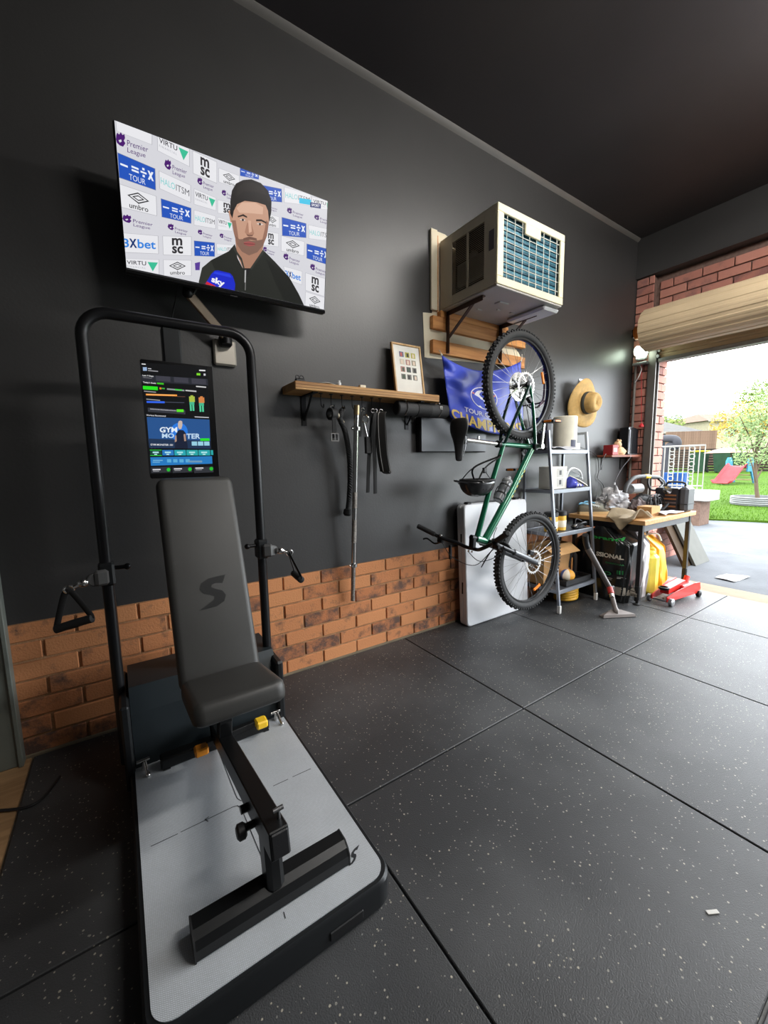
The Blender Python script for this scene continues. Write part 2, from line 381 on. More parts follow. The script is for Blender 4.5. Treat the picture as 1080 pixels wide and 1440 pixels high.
struct(MB().box(XB, 4.83, YR-.2, YR, -.12, CEIL).build('wall_right', m_paint, smooth=0))
struct(MB().box(XB-.2, XB, YR-.2, W+.2, -.12, CEIL).build('wall_back', m_paint, smooth=0))
# grey door frame post beside the bricks
P = hY(14, 960, W-.03)
struct(MB().box(-.60, -.43, W-.05, W-.001, -.003, 2.2, .004).box(-.445, -.428, W-.062, W-.01, -.003, 2.2, .003).build('trim_2', mat('grey_green_door_frame', c(112, 118, 112), .5, var=.08), smooth=0))

# roller door: rolled curtain, hanging end, bottom rail, guides
rd = thing('roller_door', 'cream ribbed roller door rolled up above the opening', 'roller door', (4.47, 0, 0))
m_door = mat('cream_door_steel', c(206, 184, 150), .45, .0, var=.06, vs=3)
XR, ZR, RR = 4.50, 2.50, .195
prof = []
m_ = MB(); n = 96; y0, y1 = 1.99, -2.9; vs = []
def rr(a):
    q = (a/(2*math.pi)*14) % 1
    return RR + (.004 if q < .62 else -.001) - (.002 if .28 < q < .34 else 0)
for y in (y0, y1):
    for k in range(n*2): a = 2*math.pi*k/(n*2); vs.append(V((XR + math.cos(a)*rr(a), y, ZR + math.sin(a)*rr(a))))
m_.add(vs, [(k, (k+1) % (2*n), 2*n+(k+1) % (2*n), 2*n+k) for k in range(2*n)] + [list(range(2*n)), list(range(2*n, 4*n))])
m_.build('door_roll', m_door, rd, smooth=25)
m_ = MB(); z = 2.255
pts = []
while z < 2.52:
    pts += [(4.742, z), (4.742, z+.045), (4.732, z+.052), (4.732, z+.068), (4.742, z+.075)]; z += .076
m_.prism([V((x, 1.965, z)) for x, z in pts] + [V((4.752, 1.965, pts[-1][1])), V((4.752, 1.965, pts[0][1]))], (0, -4.86, 0)); m_.build('door_curtain', m_door, rd, smooth=0)
MB().box(4.715, 4.765, 1.97, -2.89, 2.222, 2.262, .004).build('bottom_rail', m_galv, rd)
m_rail = mat('grey_guide_steel', c(120, 116, 112), .5, .5, var=.1)
for yy in (2.005, -2.93):
    MB().box(4.70, 4.712, yy-.03, yy+.045, -.01, 2.36).box(4.772, 4.784, yy-.03, yy+.045, -.01, 2.36).box(4.70, 4.784, yy+.033, yy+.045, -.01, 2.36).build('guide_rail', m_rail, rd, smooth=0)
MB().cyl((XR, 1.99, ZR), (XR, 2.12, ZR), .03).build('axle', m_steel, rd)
MB().box(XR-.03, 4.73, 2.10, 2.118, ZR-.04, ZR+.04, .003).build('axle_bracket', m_black, rd)
m_ = MB(); m_.lathe([(.055, 0), (.066, .006), (.066, .05), (.055, .056)], (XR-.02, 2.03, ZR+.0), (0, 1, 0), 24); m_.build('spring_drum', mat('orange_drum', c(214, 120, 26), .5), rd)
MB().cyl((4.745, 1.955, 2.33), (4.70, 1.955, 2.33), .012).cyl((4.745, 1.965, 2.28), (4.70, 1.965, 2.28), .016).build('latch', m_steel, rd)
# ================================================================== outside
_mat_in = mat
def mat(name, col, rough=.5, *a, **k):
    k.setdefault('spec', .08); return _mat_in(name, col, max(rough, .6), *a, **k)
KS = .034
def gz(x): return max(0, KS*(x-9.9)) - .03
def hG(px, py):
    d = ray(px, py); n = V((-KS, 0, 1)); p0 = V((9.9, 0, -.03)); return EYE + d*((p0-EYE).dot(n)/d.dot(n))
m_drive = mat('driveway_concrete', c(80, 82, 85), .8, var=.14, vs=3, bump=.3, bs=40)
dv = struct(MB().prism([(4.80, 14, -.03), (4.80, -12, -.03), (11.9, -12, -.03), (10.29, 2.26, -.03), (9.7, 3.5, -.03), (9.7, 14, -.03)], (0, 0, -.1)).build('driveway', m_drive, smooth=0))
m_joint = mat('pale_joint_filler', c(149, 148, 144), .8)
for a, b in (((1000, 772), (1080, 786)), ((1040, 762), (1080, 768))):
    A, B = hZ(*a, -.03), hZ(*b, -.03); D = (B-A)*2.5
    bar(MB(), A + V((0, 0, .001)), A + D + V((0, 0, .001)), .06, .004, ch=0).build('joint_strip', m_joint, dv, smooth=0)
def lawn_mat():
    m = bpy.data.materials.new('short_grass'); m.use_nodes = True; nt = m.node_tree; b = nt.nodes['Principled BSDF']; L = nt.links.new
    ge = nd(nt, 'ShaderNodeNewGeometry'); n = nd(nt, 'ShaderNodeTexNoise'); n.inputs['Scale'].default_value = 1.4; n.inputs['Detail'].default_value = 9; L(ge.outputs['Position'], n.inputs['Vector'])
    mx = nd(nt, 'ShaderNodeMix', data_type='RGBA'); mx.inputs[6].default_value = (*c(48, 75, 16), 1); mx.inputs[7].default_value = (*c(67, 91, 25), 1); L(n.outputs['Fac'], mx.inputs[0]); L(mx.outputs[2], b.inputs['Base Color'])
    b.inputs['Roughness'].default_value = .9; b.inputs['Specular IOR Level'].default_value = .05
    n2 = nd(nt, 'ShaderNodeTexNoise'); n2.inputs['Scale'].default_value = 60; L(ge.outputs['Position'], n2.inputs['Vector'])
    bp = nd(nt, 'ShaderNodeBump'); bp.inputs['Distance'].default_value = .04; L(n2.outputs['Fac'], bp.inputs['Height']); L(bp.outputs[0], b.inputs['Normal']); return m
m_grass = lawn_mat()
def lz(x, d=0): return KS*(x-9.9) - .03 + d
LP = [(9.7, 14), (9.7, 3.5), (10.29, 2.26), (11.9, -12), (60, -30), (60, 45), (9.7, 45)]
struct(MB().prism([V((x, y, lz(x, .03))) for x, y in LP], (0, 0, -.2)).build('lawn', m_grass, smooth=0))
# grass tufts along the near edge of the lawn and over its nearest metres: uncountable
rnd = random.Random(3); g = MB()
for i in range(9000):
    t = rnd.random()**1.6; x = 10.0 + t*9; y = rnd.uniform(1.2, 5.2 + t*5)
    if x < 9.75 + max(0, (3.5-y))*.42 + .02: continue
    z = lz(x, .03); a = rnd.uniform(0, 6.28); h = rnd.uniform(.03, .06); w = .006; dx, dy = math.cos(a)*w, math.sin(a)*w
    g.add([(x-dx, y-dy, z), (x+dx, y+dy, z), (x+rnd.uniform(-.02, .02), y+rnd.uniform(-.02, .02), z+h)], [(0, 1, 2)])
tag(g.build('grass', mat('grass_blade', c(60, 88, 21), .8, var=.2), smooth=0), 'short bright green grass of the lawn beyond the driveway', 'grass', kind='stuff')
# low brick garden wall that the boards lean on
gw = MB().box(5.13, 6.35, 2.18, 2.30, -.03, .52).build('garden_wall', m_mortar2, smooth=0); struct(gw)
bricks(gw, m_brick2, (5.13, 2.18, -.03), (1, 0, 0), (0, -1, 0), .229, .075, .018, 6, 0, 1.2, seed=18)
# grey sheet leaning on the garden wall
m_sheet = mat('grey_cement_sheet', c(88, 88, 84), .7, var=.06)
for k, (nm, lab, dx, dy, mt) in enumerate((('cement_sheet', 'smooth grey sheet leaning against the garden wall outside, the outer of two', 0, 0, m_sheet),
                                           ('timber_board', 'brown edged board behind the grey sheet outside', -.16, .05, mat('brown_board', c(59, 47, 35), .7)))):
    A = V((5.60+dx, 1.79+dy, -.028)); Bp = V((6.02+dx, 1.79+dy, -.028)); up = V((0, .29, .60)); th = V((0, .026, -.0156))
    m_ = MB(); m_.prism([A, Bp, Bp + up*.95, A + up], th); tag(m_.build(nm, mt, smooth=0), lab, 'board')
# sheet of white paper on the driveway
q = [hZ(x, y, -.027) for x, y in ((1005, 813), (1021, 807), (1055, 812), (1032, 819))]
m_ = MB(); m_.grid(lambda s, t: (q[0]*(1-s)+q[1]*s)*(1-t) + (q[3]*(1-s)+q[2]*s)*t + V((0, 0, .006*math.sin(s*5+t*3)+.006)), 8, 6)
tag(m_.build('paper_sheet', mat('white_paper', c(159, 159, 158), .8), solid=.0015), 'white sheet of paper lying on the driveway', 'paper')

# porch with a white steel balustrade
m_rail2 = mat('white_painted_steel', c(114, 112, 106), .5)
PX = 9.0
A = hX(926, 690, PX); B = hX(990, 690, PX); zt = hX(960, 626, PX).z; zb = hX(960, 688, PX).z
po = MB().box(PX-.05, PX+.42, B.y+.02, B.y+4, -.03, zb-.06).build('porch', mat('porch_brick', c(88, 71, 62), .85, var=.2, vs=20), smooth=0); struct(po)
cb = MB(); yb = hX(998, 700, PX-.05).y
MB().box(PX-.12, PX+.45, yb, B.y+4, zb-.20, zb-.02, .01).build('coping', mat('pale_coping', c(144, 143, 139), .8), po, smooth=0)
br = thing('porch_balustrade', 'white steel balustrade with scrollwork on the porch edge', 'railing', (PX, B.y, zb-.02))
yL, yR = A.y + .5, B.y + .03
MB().box(PX-.02, PX+.02, yR, yL, zt-.03, zt, .004).build('top_rail', m_rail2, br)
MB().box(PX-.015, PX+.015, yR, yL, zb+.06, zb+.085, .003).build('bottom_rail', m_rail2, br)
nb = 16
for i in range(nb):
    y = yR + (yL-yR)*i/(nb-1); o = MB().box(PX-.007, PX+.007, y-.007, y+.007, zb-.02, zt-.01).build('baluster', m_rail2, br, smooth=0)
    if i % 4 == 2:
        s_ = MB()
        for q in range(5): s_.torus((PX, y+.035, zb+.2+q*.14), (1, 0, 0), .045, .009, 14, 6)
        s_.build('scroll', m_rail2, o)
# blue crates behind the balustrade
m_blue = mat('blue_crate_plastic', c(24, 55, 100), .5)
for k, px in enumerate((941, 957)):
    p = hX(px, 688, PX+.5); m_ = MB()
    m_.box(p.x-.12, p.x+.12, p.y-.09, p.y+.09, zb-.02, zb+.30, .012)
    for q in range(3): m_.box(p.x-.125, p.x-.118, p.y-.08, p.y+.08, zb+.04+q*.09, zb+.07+q*.09)
    tag(m_.build('storage_crate', m_blue), ('blue plastic crate on the porch beside the bent pipe', 'blue plastic crate on the porch at the open end of the balustrade')[k], 'crate', 'blue crates on the porch')
# dark curved pipe above the porch
p0 = hX(928, 617, PX+.6); p1 = hX(947, 617, PX+.6)
m_ = MB(); m_.tube(smoothpath([p0 + V((0, .5, 0)), p0, p1, p1 + V((0, -.07, -.06)), p1 + V((.02, -.05, -.16)), p1 + V((.02, .1, -.20)), p1 + V((.02, .14, zb-p1.z-.02))], 6), .075, 12)
tag(m_.build('flue_pipe', mat('dark_grey_pipe', c(48, 48, 51), .45)), 'dark grey bent pipe standing on the porch', 'pipe')

# slat fence at the far side of the lawn
FX = hG(1040, 664).x
fe = thing('slat_fence', 'dark brown horizontal slat fence behind the lawn', 'fence', (FX, 6, lz(FX)))
m_slat = mat('dark_fence_timber', c(37, 31, 27), .8, rand=.12)
ys, ye = hX(930, 640, FX).y, hX(1120, 640, FX).y
zt2 = hX(1040, 629, FX).z; zb2 = lz(FX)
ns = 9; pr_ = None
nseg = 4
for sgm in range(nseg):
    ya = ys + (ye-ys)*sgm/nseg; yb_ = ys + (ye-ys)*(sgm+1)/nseg
    for i in range(ns):
        z0 = zb2 + .05 + (zt2-zb2-.05)*i/ns; hh = (zt2-zb2)/ns*.78
        if pr_ is None: pr_ = MB().cbox((0, 0, 0), (.025, abs(yb_-ya)-.02, hh)).build('slat', m_slat, fe, smooth=0, local=True); o = pr_
        else: o = copy_part(pr_, fe)
        o.location = V((FX, (ya+yb_)/2, z0+hh/2)) - fe.location
    MB().box(FX+.02, FX+.11, ya-.05, ya+.05, zb2-.1, zt2+.02).build('post', m_slat, fe, smooth=0)
# wheelie bins by the fence
def bin_(px, w, col, lid, lab):
    x = FX-1.0; p = hX(px, 650, x); z0 = lz(x)+.03; h = 1.0; b = thing('wheelie_bin', lab, 'bin', (x, p.y, z0))
    m_ = MB(); m_.prism([(x-.25, p.y-w/2*.8, z0+.05), (x+.25, p.y-w/2*.8, z0+.05), (x+.25, p.y+w/2*.8, z0+.05), (x-.25, p.y+w/2*.8, z0+.05)], (0, 0, 1),
        top=[(x-.32, p.y-w/2, z0+h), (x+.32, p.y-w/2, z0+h), (x+.32, p.y+w/2, z0+h), (x-.32, p.y+w/2, z0+h)])
    m_.build('body', mat('bin_green', c(24, 43, 29), .6), b, smooth=0)
    MB().box(x-.36, x+.36, p.y-w/2-.03, p.y+w/2+.03, z0+h, z0+h+.08, .03).build('lid', mat('bin_lid_'+lid[0], lid[1], .5), b)
    for s in (-1, 1): MB().cyl((x+.25, p.y+s*w*.42, z0+.1), (x+.25, p.y+s*w*.5, z0+.1), .1).build('wheel', m_rub, b)
bin_(983, .62, 0, ('yellow', c(123, 110, 21)), 'dark green wheelie bin with a yellow lid by the fence')
bin_(1022, .95, 0, ('green', c(32, 48, 35)), 'wide dark green bin with a green lid behind the slide')
# toddler slide
sp = hG(1015, 683); S0 = V((sp.x, sp.y, lz(sp.x, .03)))
sl = thing('toy_slide', 'small red plastic slide with pale blue ladder sides on the grass', 'slide', S0)
red = mat('coral_slide_plastic', c(116, 43, 46), .45); blu = mat('sky_blue_plastic', c(46, 96, 118), .45)
# runs across the view: foot at the left, ladder to the right
ux = V((.96, -.28, 0)).normalized(); uy = V((.28, .96, 0)).normalized(); uz = V((0, 0, 1))
def S(a, b, h): return S0 + ux*a + uy*b + uz*h
m_ = MB(); prof = [(-.10, .06), (.08, .08), (.42, .42), (.64, .62), (.75, .64)]
def chute(s, t):
    k = s*(len(prof)-1); i = min(int(k), len(prof)-2); f = k-i
    a = prof[i][0]*(1-f)+prof[i+1][0]*f; h = prof[i][1]*(1-f)+prof[i+1][1]*f
    e = abs(t*2-1); return S(a, (t-.5)*.62, h + (.10 if e > .85 else 0))
m_.grid(chute, 13, 9); m_.build('chute', red, sl, solid=.03)
for s in (-1, 1):
    m_ = MB(); b = s*.33
    m_.prism([S(.70, b, .45), S(.70, b, .82), S(.78, b, .95), S(.90, b, .95), S(.98, b, .82), S(1.02, b, .6), S(1.22, b, .02), S(1.10, b, 0), S(.9, b, .45)], uy*.05)
    m_.build('ladder_side', blu, sl)
for k in range(3): bar(MB(), S(.98+.05*(2-k), -.33, .15+.17*k), S(.98+.05*(2-k), .36, .15+.17*k), .08, .04).build('step', mat('cream_step', c(125, 114, 79), .5), sl)
bar(MB(), S(.72, -.3, .6), S(.72, .32, .6), .1, .04).build('crossbar', red, sl)
# young tree in a corrugated planter ring
def leaves(mb, cen, rad, n, size, rnd, shell=.35):
    for i in range(n):
        while 1:
            q = V((rnd.uniform(-1, 1), rnd.uniform(-1, 1), rnd.uniform(-1, 1)))
            if shell < q.length < 1: break
        p = V(cen) + V((q.x*rad[0], q.y*rad[1], q.z*rad[2])); a = V((rnd.uniform(-1, 1), rnd.uniform(-1, 1), rnd.uniform(-1, 1))).normalized()
        b = a.orthogonal().normalized(); s = size*rnd.uniform(.6, 1.3)
        mb.add([p - a*s, p + b*s*.35, p + a*s, p - b*s*.35], [(0, 1, 2, 3)])
rg = hG(1065, 711); rg = V((rg.x, rg.y, 0)); rg.z = lz(rg.x, .03)
m_ = MB(); R_ = .50
pf = [(R_, 0)]
for k in range(8): pf += [(R_+(.015 if k % 2 else 0), .02+k*.022)]
pf += [(R_, .19), (R_-.03, .19), (R_-.03, .12), (0, .12)]
m_.lathe(pf, rg, (0, 0, 1), 40); tag(m_.build('planter_ring', mat('corrugated_zinc', c(103, 104, 103), .5, .4)), 'round corrugated metal planter ring around the young tree', 'planter')
tr = thing('young_tree', 'slender young tree with loose grey green foliage in the planter ring', 'tree', rg + V((0, 0, .12)))
tb = rg + V((0, 0, .10)); m_bark = mat('pale_bark', c(74, 63, 51), .85)
dp = (tb-EYE).dot(FWD)
def tp(px, py, d=0): v = ray(px, py); return EYE + v*(dp + d)
m_ = MB(); m_.tube([tb, tp(1064, 690), tp(1062, 660), tp(1064, 625), tp(1068, 590)], [.045, .04, .035, .026, .012], 8); m_.build('trunk', m_bark, tr)
for pts in (((1063, 680), (1058, 655), (1046, 620)), ((1063, 665), (1074, 640), (1088, 600)), ((1063, 650), (1056, 618), (1040, 585)), ((1064, 635), (1078, 600), (1092, 575)), ((1063, 675), (1072, 660), (1085, 640))):
    m_ = MB(); m_.tube([tp(*p_, d=random.uniform(-.2, .2)*i) for i, p_ in enumerate(pts)], [.02, .014, .006], 6); m_.build('branch', m_bark, tr)
m_ = MB(); rnd = random.Random(11)
for (px, py, rr_, n_) in ((1045, 615, .45, 420), (1070, 590, .55, 560), (1092, 600, .6, 450), (1050, 585, .38, 300), (1078, 560, .4, 300), (1085, 635, .45, 320), (1052, 640, .35, 240)):
    leaves(m_, tp(px, py, rnd.uniform(-.2, .2)), (rr_, rr_, rr_*.8), n_, .05, rnd, 0)
tag(m_.build('foliage', mat('grey_green_leaf', c(103, 120, 78), .7, var=.25, vs=3), tr, smooth=0), kind='stuff')
def bgtree(name, lab, px, depth, rad, h0, col, n_, size, seed):
    v = ray(px, 640); b = EYE + v*depth; b.z = lz(b.x, .03); t = thing(name, lab, 'tree', b); rnd = random.Random(seed)
    m_ = MB(); m_.tube([b, b + V((0, .1, h0*.5)), b + V((.1, 0, h0))], [.12, .1, .05], 8); m_.build('trunk', m_bark, t)
    m_ = MB()
    for k in range(6): leaves(m_, b + V((rnd.uniform(-.6, .6)*rad, rnd.uniform(-.6, .6)*rad, h0 + rnd.uniform(-.3, .5)*rad)), (rad*.6,)*3, n_, size, rnd, 0)
    tag(m_.build('foliage', mat('leaf_'+name, col, .7, var=.3, vs=1), t, smooth=0), kind='stuff')
bgtree('yellow_tree', 'yellow autumn tree behind the slat fence', 1040, 27, 1.7, 2.6, c(120, 100, 32), 300, .13, 4)
bgtree('green_tree', 'light green tree behind the yellow tree', 1066, 32, 2.4, 4.0, c(74, 91, 32), 350, .15, 5)
bgtree('hedge_tree', 'pale green bushy tree behind the grey roofed house', 936, 44, 1.6, 3.2, c(84, 96, 48), 200, .2, 6)
# paling fence and neighbouring houses
v0 = EYE + ray(936, 615)*25; v1 = EYE + ray(1008, 615)*25
pf_ = thing('paling_fence', 'plain brown paling fence below the grey roof', 'fence', v0)
zt3 = (EYE + ray(970, 607)*25).z; npl = 22; pr_ = None; m_pal = mat('brown_paling', c(79, 63, 52), .85, rand=.12)
for i in range(npl):
    a = v0 + (v1-v0)*(i+.5)/npl; wdt = (v1-v0).length/npl*.94; ang = math.atan2((v1-v0).y, (v1-v0).x)
    if pr_ is None: pr_ = MB().cbox((0, 0, 0), (wdt, .02, zt3-lz(a.x))).build('paling', m_pal, pf_, smooth=0, local=True); o = pr_
    else: o = copy_part(pr_, pf_)
    o.location = V((a.x, a.y, (zt3+lz(a.x))/2)) - pf_.location; o.rotation_euler = (0, 0, ang)
def house(name, lab, px0, px1, pye, pyr, depth, roofc, wallc, deep=7):
    """hip-roofed house: eave line at pixel row pye, ridge at pyr"""
    A = EYE + ray(px0, pye)*depth; B = EYE + ray(px1, pye)*depth; ze = (A.z+B.z)/2; zr = (EYE + ray((px0+px1)/2, pyr)*depth).z
    base = V((A.x, A.y, lz(A.x))); h = thing(name, lab, 'house', base); d = V((B.x-A.x, B.y-A.y, 0)); u = d.normalized(); w = V((-u.y, u.x, 0))
    if w.dot(FWD) < 0: w = -w
    A = V((A.x, A.y, 0)); L = d.length
    def Q(a, b, z): p = A + u*a + w*b; return V((p.x, p.y, z))
    z0 = lz(A.x)-.3
    m_ = MB(); m_.prism([Q(.4, .4, z0), Q(L-.4, .4, z0), Q(L-.4, deep-.4, z0), Q(.4, deep-.4, z0)], (0, 0, ze-z0)); m_.build('wall', mat('wall_'+name, wallc, .85), h, smooth=0)
    m_ = MB(); k = min(L*.3, deep/2)
    m_.add([Q(0, 0, ze), Q(L, 0, ze), Q(L, deep, ze), Q(0, deep, ze), Q(k, deep/2, zr), Q(L-k, deep/2, zr)], [(0, 1, 5, 4), (1, 2, 5), (2, 3, 4, 5), (3, 0, 4), (0, 3, 2, 1)])
    rf = m_.build('roof', mat('roof_'+name, roofc, .8, var=.12, vs=3), h, smooth=0)
    bar(MB(), Q(0, -.05, ze-.06), Q(L, -.05, ze-.06), .1, .14).build('gutter', mat('gutter_'+name, c(110, 106, 100), .5), rf)
    for t in (.28, .68):
        m_ = MB(); m_.prism([Q(L*t, .38, ze-1.8), Q(L*t+1.3, .38, ze-1.8), Q(L*t+1.3, .38, ze-.6), Q(L*t, .38, ze-.6)], w*.06); wn = m_.build('window', mat('window_frame', c(120, 120, 118), .5), h, smooth=0)
        m_ = MB(); m_.prism([Q(L*t+.1, .36, ze-1.7), Q(L*t+1.2, .36, ze-1.7), Q(L*t+1.2, .36, ze-.7), Q(L*t+.1, .36, ze-.7)], w*.03); m_.build('pane', mat('house_glass', c(37, 42, 48), .1), wn, smooth=0)
house('grey_roof_house', 'low house with a dark grey hip roof behind the paling fence', 905, 991, 607, 584, 30, c(63, 62, 60), c(103, 92, 83))
house('pale_roof_house', 'far house with a pale blue grey roof', 940, 1030, 590, 573, 52, c(92, 99, 103), c(114, 111, 108), 12)
house('brown_roof_house', 'cream house with a brown tiled roof behind the yellow tree', 996, 1100, 590, 575, 42, c(79, 63, 52), c(120, 114, 96), 9)
# market umbrella at the fence
b = EYE + ray(1027, 655)*16.4; b.z = lz(b.x, .03)
um = thing('garden_umbrella', 'faded pink garden umbrella standing in front of the slat fence', 'umbrella', b)
zt4 = (EYE + ray(1027, 627)*16.4).z
MB().cyl(b, V((b.x, b.y, zt4)), .025).build('pole', m_bark, um)
m_ = MB(); m_.lathe([(.95, zt4-.28), (.5, zt4-.12), (.02, zt4)], (b.x, b.y, 0), (0, 0, 1), 8); m_.build('canopy', mat('faded_pink_canvas', c(128, 104, 95), .8), um, smooth=0)
mat = _mat_in
# ================================================================== smart gym machine
m_gym = mat('satin_black_machine', c(30, 32, 34), .42, .2, var=.08)
m_deck = None
def deck_mat():
    m = bpy.data.materials.new('grey_diamond_deck'); m.use_nodes = True; nt = m.node_tree; b = nt.nodes['Principled BSDF']; L = nt.links.new
    ge = nd(nt, 'ShaderNodeNewGeometry'); mp = nd(nt, 'ShaderNodeMapping'); mp.inputs['Rotation'].default_value = (0, 0, math.radians(45)); L(ge.outputs['Position'], mp.inputs[0])
    br_ = nd(nt, 'ShaderNodeTexBrick'); br_.inputs['Scale'].default_value = 85; br_.inputs['Mortar Size'].default_value = .05; br_.inputs['Color1'].default_value = (.66, .69, .73, 1); br_.inputs['Color2'].default_value = (.60, .63, .66, 1); br_.inputs['Mortar'].default_value = (.42, .44, .46, 1)
    L(mp.outputs[0], br_.inputs['Vector']); n = nd(nt, 'ShaderNodeTexNoise'); n.inputs['Scale'].default_value = 5; L(ge.outputs['Position'], n.inputs['Vector'])
    mr = nd(nt, 'ShaderNodeMapRange'); mr.inputs[3].default_value = .8; mr.inputs[4].default_value = 1.15; L(n.outputs['Fac'], mr.inputs[0]); vm = nd(nt, 'ShaderNodeVectorMath', operation='SCALE'); L(br_.outputs['Color'], vm.inputs[0]); L(mr.outputs[0], vm.inputs['Scale'])
    L(vm.outputs[0], b.inputs['Base Color']); b.inputs['Roughness'].default_value = .45; b.inputs['Metallic'].default_value = .1
    bp = nd(nt, 'ShaderNodeBump'); bp.inputs['Strength'].default_value = .25; bp.inputs['Distance'].default_value = .003; L(br_.outputs['Fac'], bp.inputs['Height']); L(bp.outputs[0], b.inputs['Normal']); return m
m_deck = deck_mat()
gm = thing('home_gym_machine', 'black smart home gym with a tall tube frame, touchscreen and grey floor deck', 'gym machine', (.26, 1.4, 0))
DX0, DX1, DY0, DY1, DZ = -.038, .556, .842, 1.735, .09
def rrect(x0, x1, y0, y1, r, z, n=6, back=True):
    pts = []
    for cx, cy, a0, rr_ in ((x0+r, y0+r, 180, r), (x1-r, y0+r, 270, r)):
        for k in range(n+1): a = math.radians(a0 + 90*k/n); pts.append(V((cx+rr_*math.cos(a), cy+rr_*math.sin(a), z)))
    pts += [V((x1, y1, z)), V((x0, y1, z))]; return pts
m_ = MB(); b0 = rrect(DX0-.012, DX1+.012, DY0-.012, DY1, .055, .012); b1 = rrect(DX0-.012, DX1+.012, DY0-.012, DY1, .055, .078); b2 = rrect(DX0-.006, DX1+.006, DY0-.006, DY1, .052, .0875)
nn = len(b0); m_.add(b0+b1+b2, [list(range(nn))[::-1], [2*nn+k for k in range(nn)]] + [(l*nn+k, l*nn+(k+1) % nn, (l+1)*nn+(k+1) % nn, (l+1)*nn+k) for l in (0, 1) for k in range(nn)])
pb = m_.build('platform', m_gym, gm)
m_ = MB(); m_.prism(rrect(DX0+.004, DX1-.004, DY0+.004, DY1-.002, .048, .0865), (0, 0, .0035)); m_.build('deck', m_deck, pb, smooth=0)
z8 = lambda x, y: (130+x/2.512, 900+y/2.512)
m_line = mat('deck_print', c(44, 46, 50), .5)
m_ = MB()
def deckline(pts, w=.0028):
    for a, b in zip(pts, pts[1:]):
        A = hZ(*z8(*a), .0904); B = hZ(*z8(*b), .0904); d = (B-A).normalized()*w/2; q = V((-d.y, d.x, 0)); m_.poly([A+q-d, A-q-d, B-q+d, B+q+d])
deckline([(435, 365), (505, 545), (512, 560), (525, 568), (545, 566), (585, 548)]); deckline([(640, 515), (690, 492)]); deckline([(708, 483), (770, 455)])
deckline([(208, 728), (300, 685)]); deckline([(313, 678), (495, 590), (512, 585), (522, 592), (530, 605), (618, 815)]); deckline([(410, 625), (398, 634), (408, 640)]); deckline([(676, 962), (681, 982)])
SP = [(1, 1), (.42, .96), (.16, .84), (.10, .66), (.20, .50), (.42, .42), (.54, .36), (.52, .27), (.40, .20), (0, 0), (.56, .03), (.84, .15), (.92, .34), (.82, .50), (.60, .59), (.47, .66), (.50, .74), (.64, .78), (.86, .74)]
def slogo(mb, fn): mb.poly([fn(x, y) for x, y in SP])
q = [hZ(*z8(*p), .0905) for p in ((912, 745), (943, 722), (930, 785), (905, 800))]
m_.use(m_line)
slogo(m_, lambda x, y: (q[3]*(1-x)+q[2]*x)*(1-y) + (q[0]*(1-x)+q[1]*x)*y)
m_.build('deck_marking', m_line, pb, smooth=0)
A = hY(465, 1290, DY0-.012); m_ = MB(); m_.box(.36, .46, DY0-.016, DY0-.011, .022, .048, .003); m_.build('grab_slot', m_blackp, pb)
for fx in (.03, .49):
    for fy in (.93, 1.6): MB().cyl((fx, fy, 0), (fx, fy, .014), .025).build('foot', m_rub, pb)
# tower housing with slanted front
m_ = MB(); m_.prism([V((-.03, 1.722, .015)), V((-.03, 1.722, .09)), V((-.03, 1.745, .30)), V((-.03, 1.80, .385)), V((-.03, 2.02, .385)), V((-.03, 2.02, .015))], (.578, 0, 0)); m_.build('tower_housing', mat('dark_slate_housing', c(34, 42, 46), .5, .1), gm, smooth=0)
for xx in (-.048, .548): MB().box(xx-.016, xx+.016, 1.70, 2.03, .012, .36, .008).build('side_cover', m_gym, gm)
m_ = MB(); sfn = lambda x0, x1, z0, z1: (lambda s, t: V((x0+(x1-x0)*s, 1.7255+ (z0+(z1-z0)*t-.09)*.11 , z0+(z1-z0)*t)))
m_.text('S', sfn(.126, .146, .225, .252), .02); m_.build('badge', mat('pale_badge', c(200, 214, 224), .5), gm, smooth=0)
# inverted U tube frame
TY, XL, XRr, TZ, TR = 1.85, -.061, .538, 1.815, .0205
pts = [V((XL, TY, .05)), V((XL, TY, 1.0)), V((XL, TY, TZ-.09))]
for k in range(1, 9): a = math.radians(180 - 90*k/8); pts.append(V((XL+.09+.09*math.cos(a), TY, TZ-.09+.09*math.sin(a))))
pts.append(V((XRr-.09, TY, TZ)))
for k in range(1, 9): a = math.radians(90 - 90*k/8); pts.append(V((XRr-.09+.09*math.cos(a), TY, TZ-.09+.09*math.sin(a))))
pts += [V((XRr, TY, 1.0)), V((XRr, TY, .05))]
MB().tube(pts, TR, 16).build('tube_frame', mat('satin_black_tube', c(36, 36, 38), .32, .5, var=.05), gm)
MB().box(.195, .262, 1.845, 1.90, .38, 1.80, .006).build('column', m_gym, gm)
MB().box(.185, .30, 1.81, 1.85, 1.30, 1.55, .006).build('screen_mount', m_gym, gm)
